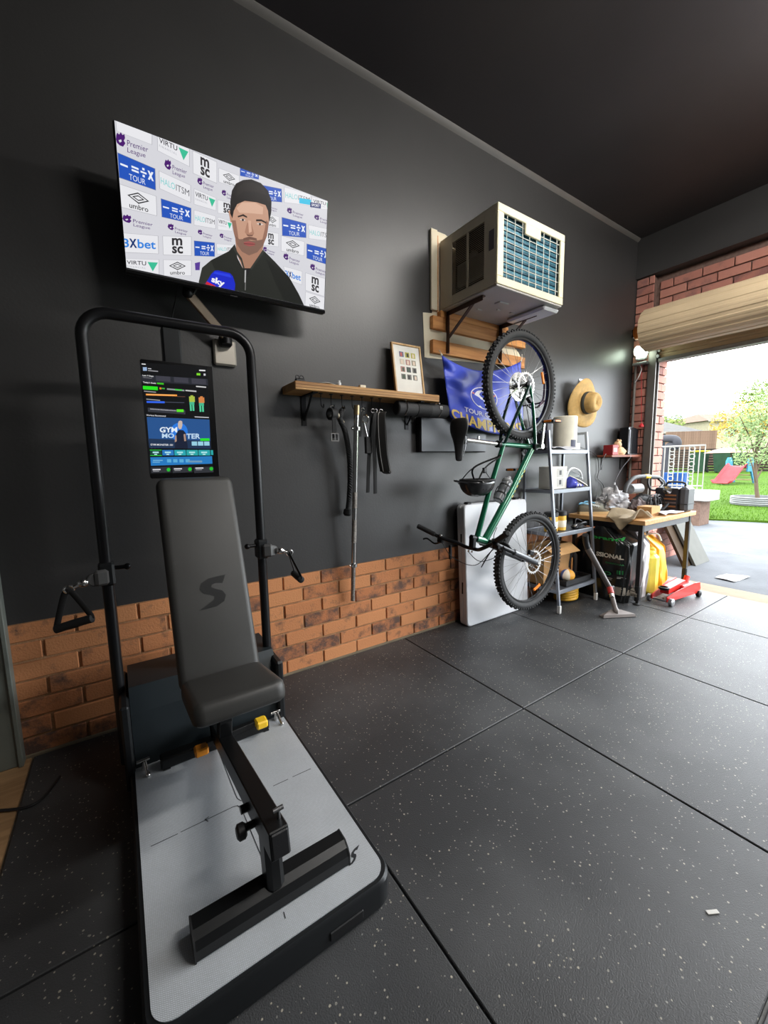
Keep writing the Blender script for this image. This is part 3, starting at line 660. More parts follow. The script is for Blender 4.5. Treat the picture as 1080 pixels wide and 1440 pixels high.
# touchscreen
SY = 1.785; a, b = hY(187.3, 502.5, SY), hY(307, 666, SY); sx0, sx1 = .1095, .3635; sz0, sz1 = 1.205, 1.652
sc = MB().box(sx0, sx1, SY, SY+.028, sz0, sz1, .005).build('touchscreen', m_blackp, gm)
MB().box(sx0+.003, sx1-.003, SY-.0015, SY, sz0+.003, sz1-.003).build('glass', mat('black_display_glass', c(12, 12, 14), .06, coat=.4), sc, smooth=0)
zs = lambda x, y: (180+x/7.579, 490+y/7.579)
ui = MB(); 
def uq(col, *p, e=1):
    ui.use(pix(*col)); ui.poly([hP(*zs(*q_), V((0, SY-.0018-.0001*e, 0)), V((0, 1, 0))) for q_ in p])
def ub(col, x0, y0, x1, y1, sk=.09, e=1):      # parallelogram following the slant of the rows
    def sh(x, y): return (x, y + sk*(x-x0))
    uq(col, sh(x0, y0), sh(x1, y0), sh(x1+(y1-y0)*.06, y1), sh(x0+(y1-y0)*.06, y1), e=e)
def ut(col, s_, x0, y0, x1, y1, sk=.09, bold=.02, e=4):
    ui.use(pix(*col)); w_ = x1-x0
    def fn(s, t): X = x0 + w_*s; return hP(*zs(X, y1 + (y0-y1)*t + sk*(X-x0)), V((0, SY-.0018-.0001*e, 0)), V((0, 1, 0)))
    ui.text(s_, fn, bold)
uq((10, 11, 14), (125, 150), (840, 200), (908, 1312), (228, 1338), e=0)
uq((38, 40, 48), (135, 280), (850, 325), (855, 395), (142, 355), e=1)
for x in (300, 492, 680): ub((60, 60, 70), x-4, 290+(x-300)*.075, x+150, 345+(x-300)*.075, .075, e=2)
ub((150, 175, 210), 158, 200, 200, 238, .0, e=2); ub((200, 200, 205), 212, 210, 248, 218); ub((150, 150, 155), 214, 230, 320, 240)
ub((230, 230, 230), 145, 160, 188, 170); ub((225, 225, 225), 758, 226, 824, 240, .05); ub((120, 210, 40), 730, 262, 770, 286, .05); ub((200, 200, 205), 805, 268, 826, 290, .0)
for x, y in ((300, 290), (495, 305), (680, 322)): ub((190, 190, 190), x, y, x+95, y+10); ub((210, 205, 200), x+2, y+26, x+42, y+38); ub((200, 130, 70), x+44, y+30, x+95, y+40)
ut((225, 225, 225), 'Last 7 Days', 155, 278, 272, 298); ub((160, 160, 165), 158, 304, 255, 314); ut((225, 225, 225), "Today's Goals", 160, 350, 298, 372); ub((60, 190, 30), 308, 362, 380, 380)
ub((40, 225, 30), 158, 398, 316, 436, .06, e=2); ub((230, 130, 40), 335, 415, 355, 435); ub((60, 170, 60), 358, 418, 392, 432); ub((140, 150, 150), 415, 424, 600, 440); ub((60, 200, 60), 500, 430, 575, 444, e=2); ub((190, 190, 190), 612, 440, 728, 454); ub((210, 210, 210), 725, 398, 832, 410)
ub((150, 150, 150), 170, 450, 298, 460); ub((240, 150, 60), 190, 482, 522, 500, .03); ub((250, 190, 120), 200, 487, 500, 493, .03, e=2); ub((90, 60, 50), 522, 508, 610, 516, .03)
ub((150, 150, 150), 195, 535, 342, 545); ub((50, 100, 230), 198, 560, 390, 580, .02); ub((70, 75, 90), 390, 568, 600, 575, .03)
for x, cc in ((680, (170, 190, 70)), (782, (210, 130, 70))):
    yb = 500 + (x-680)*.1; ub(cc, x-14, yb+0, x+14, yb+12, 0); ub(cc, x-30, yb+12, x+30, yb+70, 0); ub((70, 180, 140), x-26, yb+70, x+26, yb+100, 0); ub((80, 200, 150), x-22, yb+100, x-3, yb+165, 0); ub((80, 200, 150), x+5, yb+100, x+24, yb+165, 0)
ub((52, 54, 62), 210, 630, 610, 675, .07); ub((170, 170, 176), 235, 640, 515, 650, .07); ub((90, 230, 40), 518, 648, 592, 676, .03, e=2)
ut((220, 220, 225), 'Workout Recommend', 195, 702, 402, 718, .05); ub((190, 190, 195), 710, 724, 862, 734, .05)
uq((38, 82, 140), (200, 730), (868, 758), (880, 1070), (228, 1060), e=1); uq((30, 50, 80), (214, 960), (878, 985), (880, 1070), (228, 1060), e=2)
cir = [(545 + 92*math.cos(t*.3142), 890 + 98*math.sin(t*.3142)) for t in range(20)]; uq((40, 120, 220), *cir, e=2)
uq((22, 30, 52), (500, 1065), (505, 930), (530, 880), (545, 868), (590, 872), (618, 905), (640, 1065), e=5); uq((200, 180, 170), (532, 800), (540, 775), (560, 768), (578, 778), (580, 820), (568, 858), (545, 860), (533, 840), e=5)
uq((170, 140, 125), (500, 930), (516, 925), (520, 990), (498, 1000), e=6); uq((170, 140, 125), (592, 915), (612, 910), (620, 985), (600, 990), e=6)
ut((226, 236, 246), 'GYM', 338, 838, 525, 896, .0, .03, 3); ut((190, 216, 240), 'MO', 362, 905, 492, 955, .0, .03, 3); ut((190, 216, 240), 'TER', 622, 908, 770, 962, .0, .03, 3)
ub((220, 220, 225), 245, 988, 368, 1002, .03); ut((225, 225, 230), 'GYM MONSTER 101', 240, 1014, 478, 1034, .02)
for k in range(9): ub((110, 120, 140), 245+k*35, 1048, 262+k*35, 1062, 0)
ub((40, 220, 40), 770, 958, 868, 985, .0, e=4)
for k in range(3): ub((150, 205, 225), 678+k*66, 992, 735+k*66, 1035, 0, e=4)
for k, cc in enumerate(((24, 70, 60), (40, 120, 190), (40, 165, 175), (40, 165, 165), (40, 165, 170))): x = 235+k*129; ub(cc, x, 1082, x+122, 1140, 0, e=3); ub((170, 225, 230), x+28, 1100, x+92, 1116, 0, e=4); ub((190, 235, 235), x+45, 1124, x+75, 1134, 0, e=4)
ub((40, 165, 165), 882, 1084, 906, 1135, 0, e=3); ub((40, 210, 60), 232, 1080, 358, 1086, 0, e=4); ub((40, 210, 60), 236, 1138, 362, 1144, 0, e=4)
uq((36, 120, 190), (238, 1160), (895, 1148), (900, 1228), (245, 1250), e=2)
for k in range(4): ub((90, 170, 215), 415+k*66, 1180, 460+k*66, 1215, 0, e=3)
ub((120, 180, 215), 265, 1188, 370, 1198, 0, e=3); ub((120, 180, 215), 262, 1208, 340, 1216, 0, e=3); ub((110, 150, 180), 640, 1195, 790, 1215, 0, e=3)
for k in range(3):
    x = 262+k*228; ub((46, 48, 54), x-16, 1268, x+190, 1328, -.04, e=1); ub((215, 215, 220), x, 1286-k*8, x+85, 1298-k*8, -.02, e=3); ub((150, 150, 155), x+5, 1306-k*8, x+70, 1313-k*8, -.02, e=3)
    uq((36, 190, 50), *[(x+170+20*math.cos(t*.6283), 1292-k*5+20*math.sin(t*.6283)) for t in range(10)], e=3)
ui.build('display', None, sc, smooth=0)
# sliding arm carriages with handles
def carriage(x, z, sgn, hand, hax):
    hax = V(hax).normalized()
    cg = MB().box(x-.026, x+.026, TY-.032, TY+.03, z-.045, z+.045, .008).build('carriage', m_gym, gm)
    MB().cyl((x-sgn*.024, TY-.01, z+.02), (x-sgn*.062, TY-.015, z+.02), .008).ball((x-sgn*.068, TY-.015, z+.02), .013).build('locking_pin', m_black, cg)
    px_ = x+sgn*.028
    m_ = MB(); m_.cbox((px_-sgn*.012, TY-.042, z-.005), (.046, .026, .06), .009, rotm('Z', -18*sgn)); m_.lathe([(.020, -.012), (.025, -.008), (.025, .008), (.020, .012)], (px_+sgn*.012, TY-.035, z-.01), (.35, -.94, 0), 24); m_.build('pulley_cover', mat('grey_pulley_cover', c(92, 92, 92), .45, .3), cg)
    e0 = V((px_+sgn*.045, TY-.05, z-.012)); m_ = MB(); m_.ball(e0, (.02, .016, .016)).cyl(e0, e0 + V((sgn*.03, -.005, -.01)), .007).torus(e0 + V((sgn*.042, -.005, -.015)), (0, 1, .2), .014, .0045, 16, 8); m_.build('swivel', m_chrome, cg)
    a = e0 + V((sgn*.045, -.005, -.022)); m_ = MB()
    lo = a + hand
    m_.tube(smoothpath([a, a - hax*.015 + V((0, 0, -.012)), lo - hax*.055 + V((0, 0, .02)), lo - hax*.058 + V((0, 0, .004))], 5), 1, 8, flat=(.011, .004)).tube(smoothpath([a, a + hax*.015 + V((0, 0, -.012)), lo + hax*.055 + V((0, 0, .02)), lo + hax*.058 + V((0, 0, .004))], 5), 1, 8, flat=(.011, .004))
    hd = m_.build('handle_strap', mat('black_webbing', c(24, 24, 25), .8), cg)
    m_ = MB(); m_.lathe([(.010, -.066), (.016, -.062), (.0155, -.03), (.0165, 0), (.0155, .03), (.016, .062), (.010, .066)], lo, hax, 16); m_.build('handle_grip', m_rub, hd)
carriage(XL, .845, -1, V((.008, -.01, -.12)), (.8, -.35, .22)); carriage(XRr, .862, 1, V((.03, 0, -.115)), (.1, 1, 0))
for xx, yy, zz in ((-.005, 1.70, .115), (.515, 1.70, .115)):
    m_ = MB(); m_.cyl((xx, yy, .09), (xx, yy-.004, .128), .008).cyl((xx-.022, yy, .128), (xx+.022, yy, .13), .007).cyl((xx+.005, yy-.005, .125), (xx+.012, yy-.05, .093), .006).ball((xx+.012, yy-.05, .096), .008); m_.build('cable_hook', m_chrome, gm)

# ================================================================== weight bench
m_vinyl = mat('dark_vinyl', c(58, 57, 55), .48, var=.1, vs=5, bump=.06, bs=420)
wb = thing('weight_bench', 'adjustable black padded weight bench standing on the grey deck', 'bench', (.26, 1.3, .09))
def pad(name, P0, u, w, L, wd_, th, r, parent, sub=0, taper=0):
    """rounded cushion: P0 centre of lower edge, u along length, w normal (front)"""
    u = V(u).normalized(); w = V(w).normalized(); s = u.cross(w).normalized(); m_ = MB()
    def outline(off, hgt, rr_):
        pts = []
        for cx, cy, a0 in ((wd_/2-r, L-r, 0), (-wd_/2+r, L-r, 90), (-wd_/2+r, r, 180), (wd_/2-r, r, 270)):
            for k in range(6): a = math.radians(a0+90*k/5); pts.append(V(P0) + s*(cx + (r-off)*math.cos(a)) + u*(cy + (r-off)*math.sin(a)) + w*hgt)
        return pts
    lv = [(.012, 0), (.002, .008), (0, th*.3), (0, th*.62), (.004, th*.85), (.012, th*.96), (.024, th)]
    rings = [outline(o_, h_, r) for o_, h_ in lv]; n_ = len(rings[0]); vs = [p for rg_ in rings for p in rg_]
    fs = [list(range(n_))[::-1], [(len(lv)-1)*n_+k for k in range(n_)]] + [(l*n_+k, l*n_+(k+1) % n_, (l+1)*n_+(k+1) % n_, (l+1)*n_+k) for l in range(len(lv)-1) for k in range(n_)]
    m_.add(vs, fs); return m_.build(name, m_vinyl, parent, smooth=60)
bu = V((0, .265, .725)).normalized(); bw = V((0, -.725, .265)).normalized()
Lb = .785
B0 = V((.258, 1.445, .475)) - bw*.055
bp_ = pad('backrest', B0, bu, bw, Lb, .275, .06, .035, wb)
def bf(s, t, e=.0612): return B0 + bu*(.19+.165*t) + (bu.cross(bw))*(-(.045-.10*s)) + bw*e
sdir = bu.cross(bw); 
m_ = MB(); sg = 1 if sdir.x > 0 else -1
slogo(m_, lambda x, y: B0 + bu*(.27+.115*y) + sdir*sg*(-.048+.105*x) + bw*.0608); m_.build('embossed_logo', mat('embossed_vinyl', c(40, 40, 40), .35), bp_, smooth=0)
su = V((0, -.285, .055)).normalized(); sw = V((0, .055, .285)).normalized()
st = pad('seat', V((.258, 1.455, .455)), su, sw, .305, .275, .065, .035, wb)
# frame
m_bf = mat('black_powder_coat', c(22, 23, 24), .4, .3, var=.08)
fa, fb_ = V((.262, 1.69, .165)), V((.262, .885, .318))
bm_ = MB(); bar(bm_, fa, fb_, .05, .07, ch=.003).build('main_beam', m_bf, wb)
e_ = (fb_-fa).normalized(); bar(MB(), fb_ - e_*.004, fb_ + e_*.006, .044, .062, ch=.003).build('end_cap', m_blackp, wb)
ft = MB()
fy = .962
ft.prism([V((.062, fy-.04, .093)), V((.062, fy+.036, .093)), V((.062, fy+.036, .135)), V((.062, fy+.026, .15)), V((.062, fy-.012, .15)), V((.062, fy-.03, .138)), V((.062, fy-.04, .12))], (.408, 0, 0)); ft.build('front_foot', m_bf, wb, smooth=0)
for xx in (.0585, .4695): MB().prism([V((xx, fy-.041, .0902)), V((xx, fy+.037, .0902)), V((xx, fy+.037, .136)), V((xx, fy+.027, .151)), V((xx, fy-.013, .151)), V((xx, fy-.031, .139)), V((xx, fy-.041, .121))], (.004, 0, 0)).build('foot_cap', m_rub, wb)
bar(MB(), V((.262, fy, .13)), V((.262, fy+.02, .285)), .045, .07, up=(0, 1, 0), ch=.012).build('front_post', m_bf, wb)
bar(MB(), V((.05, 1.672, .113)), V((.47, 1.672, .113)), .05, .045, ch=.006).build('rear_foot', m_bf, wb)
for xx in (.07, .455):
    MB().box(xx-.012, xx+.012, 1.644, 1.70, .0902, .094, .001).build('foot_cap', m_rub, wb)
bar(MB(), V((.262, 1.66, .115)), V((.262, 1.68, .19)), .05, .05, up=(0, 1, 0)).build('rear_post', m_bf, wb)
m_ora = mat('orange_plastic', c(226, 140, 30), .45); m_yel = mat('yellow_plastic', c(244, 196, 40), .45)
MB().box(.165, .215, 1.60, 1.645, .118, .150, .006).build('adjuster_tab', m_ora, wb)
MB().box(.405, .452, 1.60, 1.650, .137, .170, .006).build('adjuster_tab', m_yel, wb)
bar(MB(), V((.19, 1.645, .135)), V((.43, 1.645, .152)), .022, .022).build('adjuster_bar', m_bf, wb)
bar(MB(), V((.262, 1.53, .20)), V((.262, 1.46, .452)), .045, .05, up=(0, 1, 0)).build('seat_post', m_bf, wb)
bar(MB(), V((.262, 1.30, .475)), V((.262, 1.47, .445)), .05, .03).build('seat_bracket', m_bf, wb)
bar(MB(), V((.262, 1.49, .30)), V((.262, 1.62, .80)), .045, .045, up=(0, 1, 0)).build('back_brace', m_bf, wb)
kp = V((.262, 1.03, .27)); MB().cyl(kp + V((-.025, 0, 0)), kp + V((-.06, 0, 0)), .010).lathe([(.016, 0), (.021, .005), (.021, .02), (.014, .025)], kp + V((-.048, 0, -.005)), (-1, 0, 0), 16).build('locking_knob', m_blackp, wb)
kp = V((.262, 1.10, .265)); MB().cyl(kp + V((-.025, 0, 0)), kp + V((-.045, 0, 0)), .012).build('bolt', m_black, wb)
MB().cyl((.275, .93, .346), (.275, .93, .372), .005).cyl((.262, .93, .37), (.288, .93, .372), .006).build('pop_pin', m_steel, wb)
# ================================================================== television and its wall arm
z1 = lambda x, y: (140+x/3, 150+y/3)
Ta, Tb = hY(160.7, 165, 1.95), hY(464.3, 284.3, 1.95); Tc, Td = hY(173.5, 383, 2.033), hY(455, 441, 2.033)
tx0, tx1 = (Ta.x+Tc.x)/2, (Tb.x+Td.x)/2; TT = V((tx0, 1.95, (Ta.z+Tb.z)/2)); TB_ = V((tx0, 2.033, (Tc.z+Td.z)/2))
tv_d = (TB_-TT); TH = tv_d.length; tvd = tv_d.normalized(); tvn = V((0, tvd.z, -tvd.y)); tvn = tvn if tvn.y < 0 else -tvn; TW = tx1-tx0
tvR = Matrix(((1, 0, 0), (0, -tvn.y, -tvd.y), (0, -tvn.z, -tvd.z)))      # columns: x, into the wall, up
tvc = TT + tvd*TH/2 + V((TW/2, 0, 0))
tv = thing('television', 'large flat television on the charcoal wall showing a football interview', 'television', tvc)
hs = MB().cbox(tvc - tvn*.022, (TW, .036, TH), .004, tvR).build('housing', m_blackp, tv)
MB().cbox(tvc - tvn*.055 + tvd*.08, (TW*.6, .03, TH*.55), .012, tvR).build('back_cover', m_blackp, tv)
MB().cbox(tvc + tvn*.0 + tvd*(TH/2-.008), (TW-.002, .008, .016), .002, tvR).build('lower_bezel', mat('gloss_black', c(14, 14, 15), .15), tv)
scr = MB().cbox(tvc - tvn*.0015 - tvd*.007, (TW-.008, .004, TH-.022), 0, tvR).build('screen', mat('tv_glass', c(10, 10, 11), .12), tv, smooth=0)
MB().cbox(hP(*z1(565, 800), tvc, tvn) + tvn*.002, (.035, .008, .007), .002, tvR).build('sensor', m_blackp, tv)
sx_lo, sx_hi = -(TW/2-.006), TW/2-.006; sy_lo, sy_hi = -(TH/2-.005), TH/2-.020
def clampT(p, e):
    d = p - tvc; a = max(sx_lo, min(sx_hi, d.x)); b = max(sy_lo, min(sy_hi, d.dot(tvd))); return tvc + V((a, 0, 0)) + tvd*b + tvn*(.0008+.00012*e)
pic = MB()
def tq(col, pts, e=1): pic.use(pix(*col)); pic.poly([clampT(hP(*z1(*p), tvc, tvn), e) for p in pts])
def quadfn(q, e):
    def fn(s, t):
        x = (q[3][0]*(1-s)+q[2][0]*s)*(1-t) + (q[0][0]*(1-s)+q[1][0]*s)*t; y = (q[3][1]*(1-s)+q[2][1]*s)*(1-t) + (q[0][1]*(1-s)+q[1][1]*s)*t
        return clampT(hP(*z1(x, y), tvc, tvn), e)
    return fn
def sub(q, a0, b0, a1, b1):
    """sub-quad of q, fractions from its top left"""
    def f(a, b): return tuple((q[0][i]*(1-a)+q[1][i]*a)*(1-b) + (q[3][i]*(1-a)+q[2][i]*a)*b for i in (0, 1))
    return [f(a0, b0), f(a1, b0), f(a1, b1), f(a0, b1)]
def ttx(col, s_, q, e=3, bold=.02): pic.use(pix(*col)); pic.text(s_, quadfn(q, e), bold)
def tsub(col, s_, q, a0, b0, a1, b1, e=3, bold=.02): ttx(col, s_, sub(q, a0, b0, a1, b1), e, bold)
tq((214, 214, 220), [(40, 20), (1000, 380), (960, 900), (95, 690)], 0)
GREY = (52, 50, 58); WHT = (232, 232, 236); BLU = (36, 84, 186)
def frame_(q): tq((176, 176, 182), q, 1); tq(WHT, sub(q, .015, .02, .985, .98), 2)
def tour(q):
    tq((120, 130, 160), q, 1); tq(BLU, sub(q, .015, .02, .985, .98), 2)
    tq((235, 240, 250), sub(q, .06, .38, .26, .46), 3)
    for b in (.30, .44): tq((235, 240, 250), sub(q, .36, b, .55, b+.08), 3)
    tq((235, 240, 250), sub(q, .60, .36, .76, .44), 3); tq((235, 240, 250), sub(q, .65, .20, .71, .30), 3); tq((235, 240, 250), sub(q, .65, .50, .71, .60), 3)
    tsub((235, 240, 250), 'x', q, .79, .22, .95, .62, 3, .04); tsub((225, 232, 245), 'TOUR', q, .28, .68, .72, .92, 3, .0)
def virtu(q): frame_(q); tsub(GREY, 'VIRTU', q, .06, .16, .62, .46, 3, .01); tsub((150, 150, 160), 'F I N A N C I A L', q, .06, .58, .60, .70, 3, 0); f = sub(q, .66, .2, .96, .8); tq((60, 190, 150), [f[0], f[1], ((f[2][0]+f[3][0])/2, (f[2][1]+f[3][1])/2)], 3)
def msc(q): frame_(q); tsub((50, 48, 52), 'm', q, .32, .10, .68, .48, 3, .03); tsub((50, 48, 52), 'sc', q, .32, .52, .70, .90, 3, .03)
def halo(q): frame_(q); tsub((120, 205, 205), 'HALO', q, .05, .32, .50, .68, 3, .0); tsub((90, 90, 96), 'ITSM', q, .53, .32, .95, .68, 3, .0)
def umbro(q):
    frame_(q)
    for k, (w_, h_) in enumerate(((.30, .26), (.24, .20), (.17, .13), (.11, .08))):
        cx, cy = .5, .38; f = [sub(q, cx+a, cy+b, cx+a+.001, cy+b+.001)[0] for a, b in ((-w_, 0), (0, -h_), (w_, 0), (0, h_))]; tq((40, 40, 44) if k % 2 == 0 else WHT, f, 3+k)
    tsub((40, 40, 44), 'umbro', q, .24, .68, .76, .92, 3, .01)
def bet(q): frame_(q); tsub((50, 130, 220), '3', q, .02, .3, .18, .75, 3, .02); tsub((20, 50, 110), 'X', q, .19, .28, .40, .75, 3, .04); tsub((50, 130, 220), 'bet', q, .42, .28, .92, .75, 3, .02)
PUR = (74, 26, 110)
def prem(x0, y0, x1, y1, cut=1):
    """crowned lion-head blot with two words"""
    w, h = x1-x0, y1-y0; sl = .33
    blob = [(.03, .15), (.06, .02), (.12, .12), (.17, .0), (.22, .14), (.28, .10), (.30, .30), (.26, .42), (.31, .55), (.24, .72), (.14, .66), (.05, .52), (.0, .34)]
    tq(PUR, [(x0+a*w, y0+b*h*.75 + sl*0) for a, b in blob], 3); tq((214, 214, 220), [(x0+a*w, y0+b*h*.75) for a, b in ((.10, .40), (.18, .36), (.20, .46), (.14, .52))], 4)
    q = [(x0+w*.36, y0+h*.28), (x1, y0+h*.55), (x1, y0+h*.75), (x0+w*.36, y0+h*.5)]; ttx(PUR, 'Premier', q, 3, 0)
    q = [(x0+w*.37, y0+h*.56), (x0+w*.92, y0+h*.78), (x0+w*.92, y1), (x0+w*.37, y0+h*.80)]; ttx(PUR, 'League', q, 3, 0)
frame_([(66, 48), (222, 105), (222, 162), (72, 104)])
for f_, qs in ((virtu, [[(242, 115), (380, 178), (380, 255), (244, 186)], [(398, 345), (492, 385), (492, 440), (398, 412)], [(498, 466), (560, 485), (560, 526), (498, 520)], [(105, 640), (252, 645), (252, 712), (108, 690)], [(895, 380), (990, 408), (990, 445), (895, 430)]]),
               (msc, [[(392, 185), (495, 233), (495, 325), (394, 282)], [(265, 545), (388, 548), (388, 630), (268, 626)], [(498, 392), (575, 412), (575, 458), (498, 450)], [(690, 523), (755, 535), (755, 592), (690, 585)], [(868, 700), (952, 725), (948, 802), (868, 775)]]),
               (umbro, [[(502, 258), (590, 292), (590, 350), (502, 318)], [(83, 325), (240, 378), (243, 462), (90, 425)], [(268, 645), (388, 648), (388, 714), (270, 714)], [(700, 450), (758, 465), (758, 515), (700, 505)], [(765, 543), (865, 570), (863, 630), (765, 610)], [(868, 780), (950, 805), (945, 866), (866, 842)]]),
               (halo, [[(250, 270), (385, 332), (385, 406), (253, 346)], [(398, 435), (490, 462), (490, 516), (398, 500)], [(492, 578), (575, 585), (575, 622), (495, 622)], [(778, 338), (892, 370), (892, 418), (778, 405)], [(880, 498), (980, 522), (975, 572), (882, 557)]]),
               (tour, [[(75, 193), (235, 262), (238, 354), (82, 300)], [(258, 387), (387, 428), (387, 494), (262, 466)], [(398, 565), (486, 574), (486, 633), (400, 630)], [(592, 255), (672, 285), (672, 308), (592, 292)], [(682, 330), (768, 347), (770, 404), (685, 396)], [(768, 466), (872, 493), (872, 554), (770, 545)], [(873, 578), (968, 602), (965, 668), (873, 640)]]),
               (bet, [[(92, 530), (248, 545), (250, 622), (100, 614)], [(775, 672), (855, 695), (853, 752), (790, 730)]])):
    for q in qs: f_(q)
for a in ((66, 108, 205, 222), (273, 222, 368, 306), (412, 298, 482, 360), (515, 350, 575, 400), (95, 455, 224, 522), (287, 493, 372, 546), (414, 518, 476, 560), (506, 534, 560, 572), (700, 410, 750, 446), (790, 425, 860, 475), (905, 455, 975, 500), (690, 590, 740, 630), (775, 618, 845, 672), (888, 662, 955, 716)): prem(*a)
tq((90, 60, 150), [(402, 660), (424, 655), (422, 690), (404, 690)], 3)
tq((40, 190, 226), [(842, 385), (892, 393), (892, 416), (842, 408)], 5); tq((26, 40, 110), [(888, 403), (933, 411), (933, 431), (888, 424)], 6); ttx((235, 235, 240), 'SPORT', [(894, 409), (928, 414), (928, 425), (894, 420)], 7)
# the man on the screen: dark hair, dark quarter-zip top, microphone
SK = (196, 152, 128)
tq((34, 36, 32), [(570, 580), (545, 610), (470, 648), (432, 680), (418, 740), (420, 770), (862, 862), (840, 790), (800, 720), (740, 655), (690, 605), (660, 650), (640, 684), (605, 684), (582, 640)], 5)
tq((46, 48, 43), [(470, 648), (432, 680), (418, 740), (420, 770), (470, 775), (490, 700)], 6); tq((24, 26, 23), [(700, 640), (800, 720), (862, 862), (780, 845), (740, 740)], 6)
tq((168, 124, 102), [(572, 560), (694, 570), (684, 622), (640, 684), (605, 684), (578, 622)], 6)
tq(SK, [(556, 440), (575, 405), (610, 392), (660, 398), (700, 412), (716, 440), (714, 490), (706, 545), (690, 585), (665, 615), (630, 628), (600, 612), (578, 580), (565, 530), (556, 480)], 7)
tq((216, 176, 152), [(600, 405), (655, 405), (690, 425), (688, 455), (640, 450), (590, 448), (578, 430)], 8)
tq((186, 140, 116), [(543, 440), (556, 436), (562, 490), (552, 488)], 7)
tq((130, 98, 84), [(572, 545), (590, 560), (612, 558), (640, 566), (660, 566), (690, 560), (704, 548), (690, 585), (665, 615), (630, 628), (600, 612), (578, 580)], 8)
tq((118, 84, 72), [(606, 556), (632, 548), (662, 556), (664, 566), (634, 562), (606, 566)], 9)
tq((158, 82, 80), [(608, 572), (630, 568), (656, 576), (654, 586), (630, 590), (610, 582)], 9); tq((96, 46, 46), [(608, 577), (656, 580), (655, 582), (609, 580)], 10)
tq((172, 126, 104), [(622, 490), (640, 492), (652, 536), (640, 546), (620, 540), (612, 530)], 8); tq((214, 170, 146), [(626, 480), (638, 482), (642, 528), (630, 534)], 9); tq((110, 74, 62), [(618, 538), (626, 541), (644, 542), (650, 537), (644, 547), (624, 546)], 10)
tq((48, 36, 32), [(582, 462), (606, 454), (622, 464), (622, 470), (604, 462), (584, 468)], 9); tq((48, 36, 32), [(660, 476), (682, 476), (704, 488), (702, 494), (682, 484), (660, 484)], 9)
tq((214, 200, 192), [(590, 476), (604, 472), (616, 480), (604, 484)], 9); tq((40, 30, 28), [(600, 473), (608, 474), (608, 483), (600, 483)], 10)
tq((214, 200, 192), [(662, 494), (676, 490), (692, 498), (678, 502)], 9); tq((40, 30, 28), [(672, 491), (680, 492), (680, 501), (672, 501)], 10)
tq((150, 108, 90), [(556, 480), (565, 530), (578, 580), (590, 590), (582, 530), (574, 480)], 8); tq((150, 108, 90), [(714, 490), (706, 545), (692, 580), (684, 570), (696, 520), (702, 480)], 8)
tq((32, 28, 28), [(550, 450), (551, 400), (558, 355), (575, 325), (605, 310), (640, 307), (680, 323), (710, 355), (725, 400), (724, 445), (715, 492), (710, 440), (700, 416), (662, 404), (612, 398), (580, 412), (566, 440), (560, 472)], 9)
tq((42, 37, 36), [(580, 345), (610, 322), (650, 322), (690, 345), (705, 375), (660, 360), (610, 358), (575, 380)], 10)
tq((50, 52, 47), [(570, 580), (562, 600), (596, 650), (606, 684), (612, 684), (600, 640), (580, 612)], 8); tq((50, 52, 47), [(690, 602), (694, 615), (660, 660), (640, 690), (634, 684), (664, 640)], 8)
tq((28, 28, 30), [(604, 682), (640, 682), (620, 720)], 7); tq((180, 180, 180), [(612, 690), (618, 690), (616, 742), (611, 742)], 9); tq((110, 110, 108), [(613, 742), (617, 742), (616, 775), (612, 775)], 9)
tq((24, 40, 196), [(472, 705), (486, 692), (500, 691), (550, 703), (562, 716), (572, 748), (570, 790), (520, 790), (445, 750)], 9); tq((40, 62, 226), [(486, 696), (548, 708), (556, 722), (480, 704)], 10)
tq((206, 34, 52), [(452, 738), (490, 757), (486, 772), (446, 760)], 10); ttx((240, 240, 250), 'sky', [(474, 714), (530, 736), (522, 768), (470, 746)], 11, .04)
pic.build('picture', None, scr, smooth=0)
# wall arm
m_arm = mat('bronze_grey_arm', c(142, 128, 112), .35, .8)
wp = hY(316, 496, 2.20)
ab = thing('television_wall_arm', 'grey metal wall arm and plate holding the television', 'tv mount', (wp.x, W, wp.z))
MB().box(wp.x-.055, wp.x+.055, 2.188, W-.001, wp.z-.065, wp.z+.062, .008).build('wall_plate', mat('silver_plate', c(168, 162, 152), .4, .6), ab)
MB().box(wp.x-.03, wp.x+.03, 2.15, 2.19, wp.z+.02, wp.z+.075, .01).build('hinge', m_black, ab)
p1 = V((wp.x, 2.15, wp.z+.06)); p2 = hY(264, 412, 2.09); p3 = tvc - tvn*.075 + tvd*.08
MB().cyl(p1 + V((0, 0, -.03)), p1 + V((0, 0, .03)), .022).build('pivot', m_black, ab)
bar(MB(), p1, p2, .02, .042, up=(1, 0, .6), ch=.005).build('arm', m_arm, ab)
MB().ball(p2, .024).build('elbow', m_black, ab)
bar(MB(), p2, V((p3.x-.1, 2.135, p3.z)), .05, .022, up=(0, 1, 0), ch=.005).build('upper_arm', m_black, ab)
MB().cbox(V((p3.x-.05, 2.115, p3.z)), (.22, .03, .2), .005, tvR).build('head_plate', m_black, ab)
# thin cable dropping from the television
pts = [hY(249, 402, 2.09), hY(247, 420, 2.15), hY(243, 440, 2.19), hY(239, 470, 2.2), hY(236, 520, 2.2), hY(238, 600, 2.2), hY(240, 760, 2.2)]
tag(MB().tube(smoothpath(pts, 5), .003, 6).build('power_cable', m_blackp), 'thin black cable hanging down the wall below the television', 'cable')

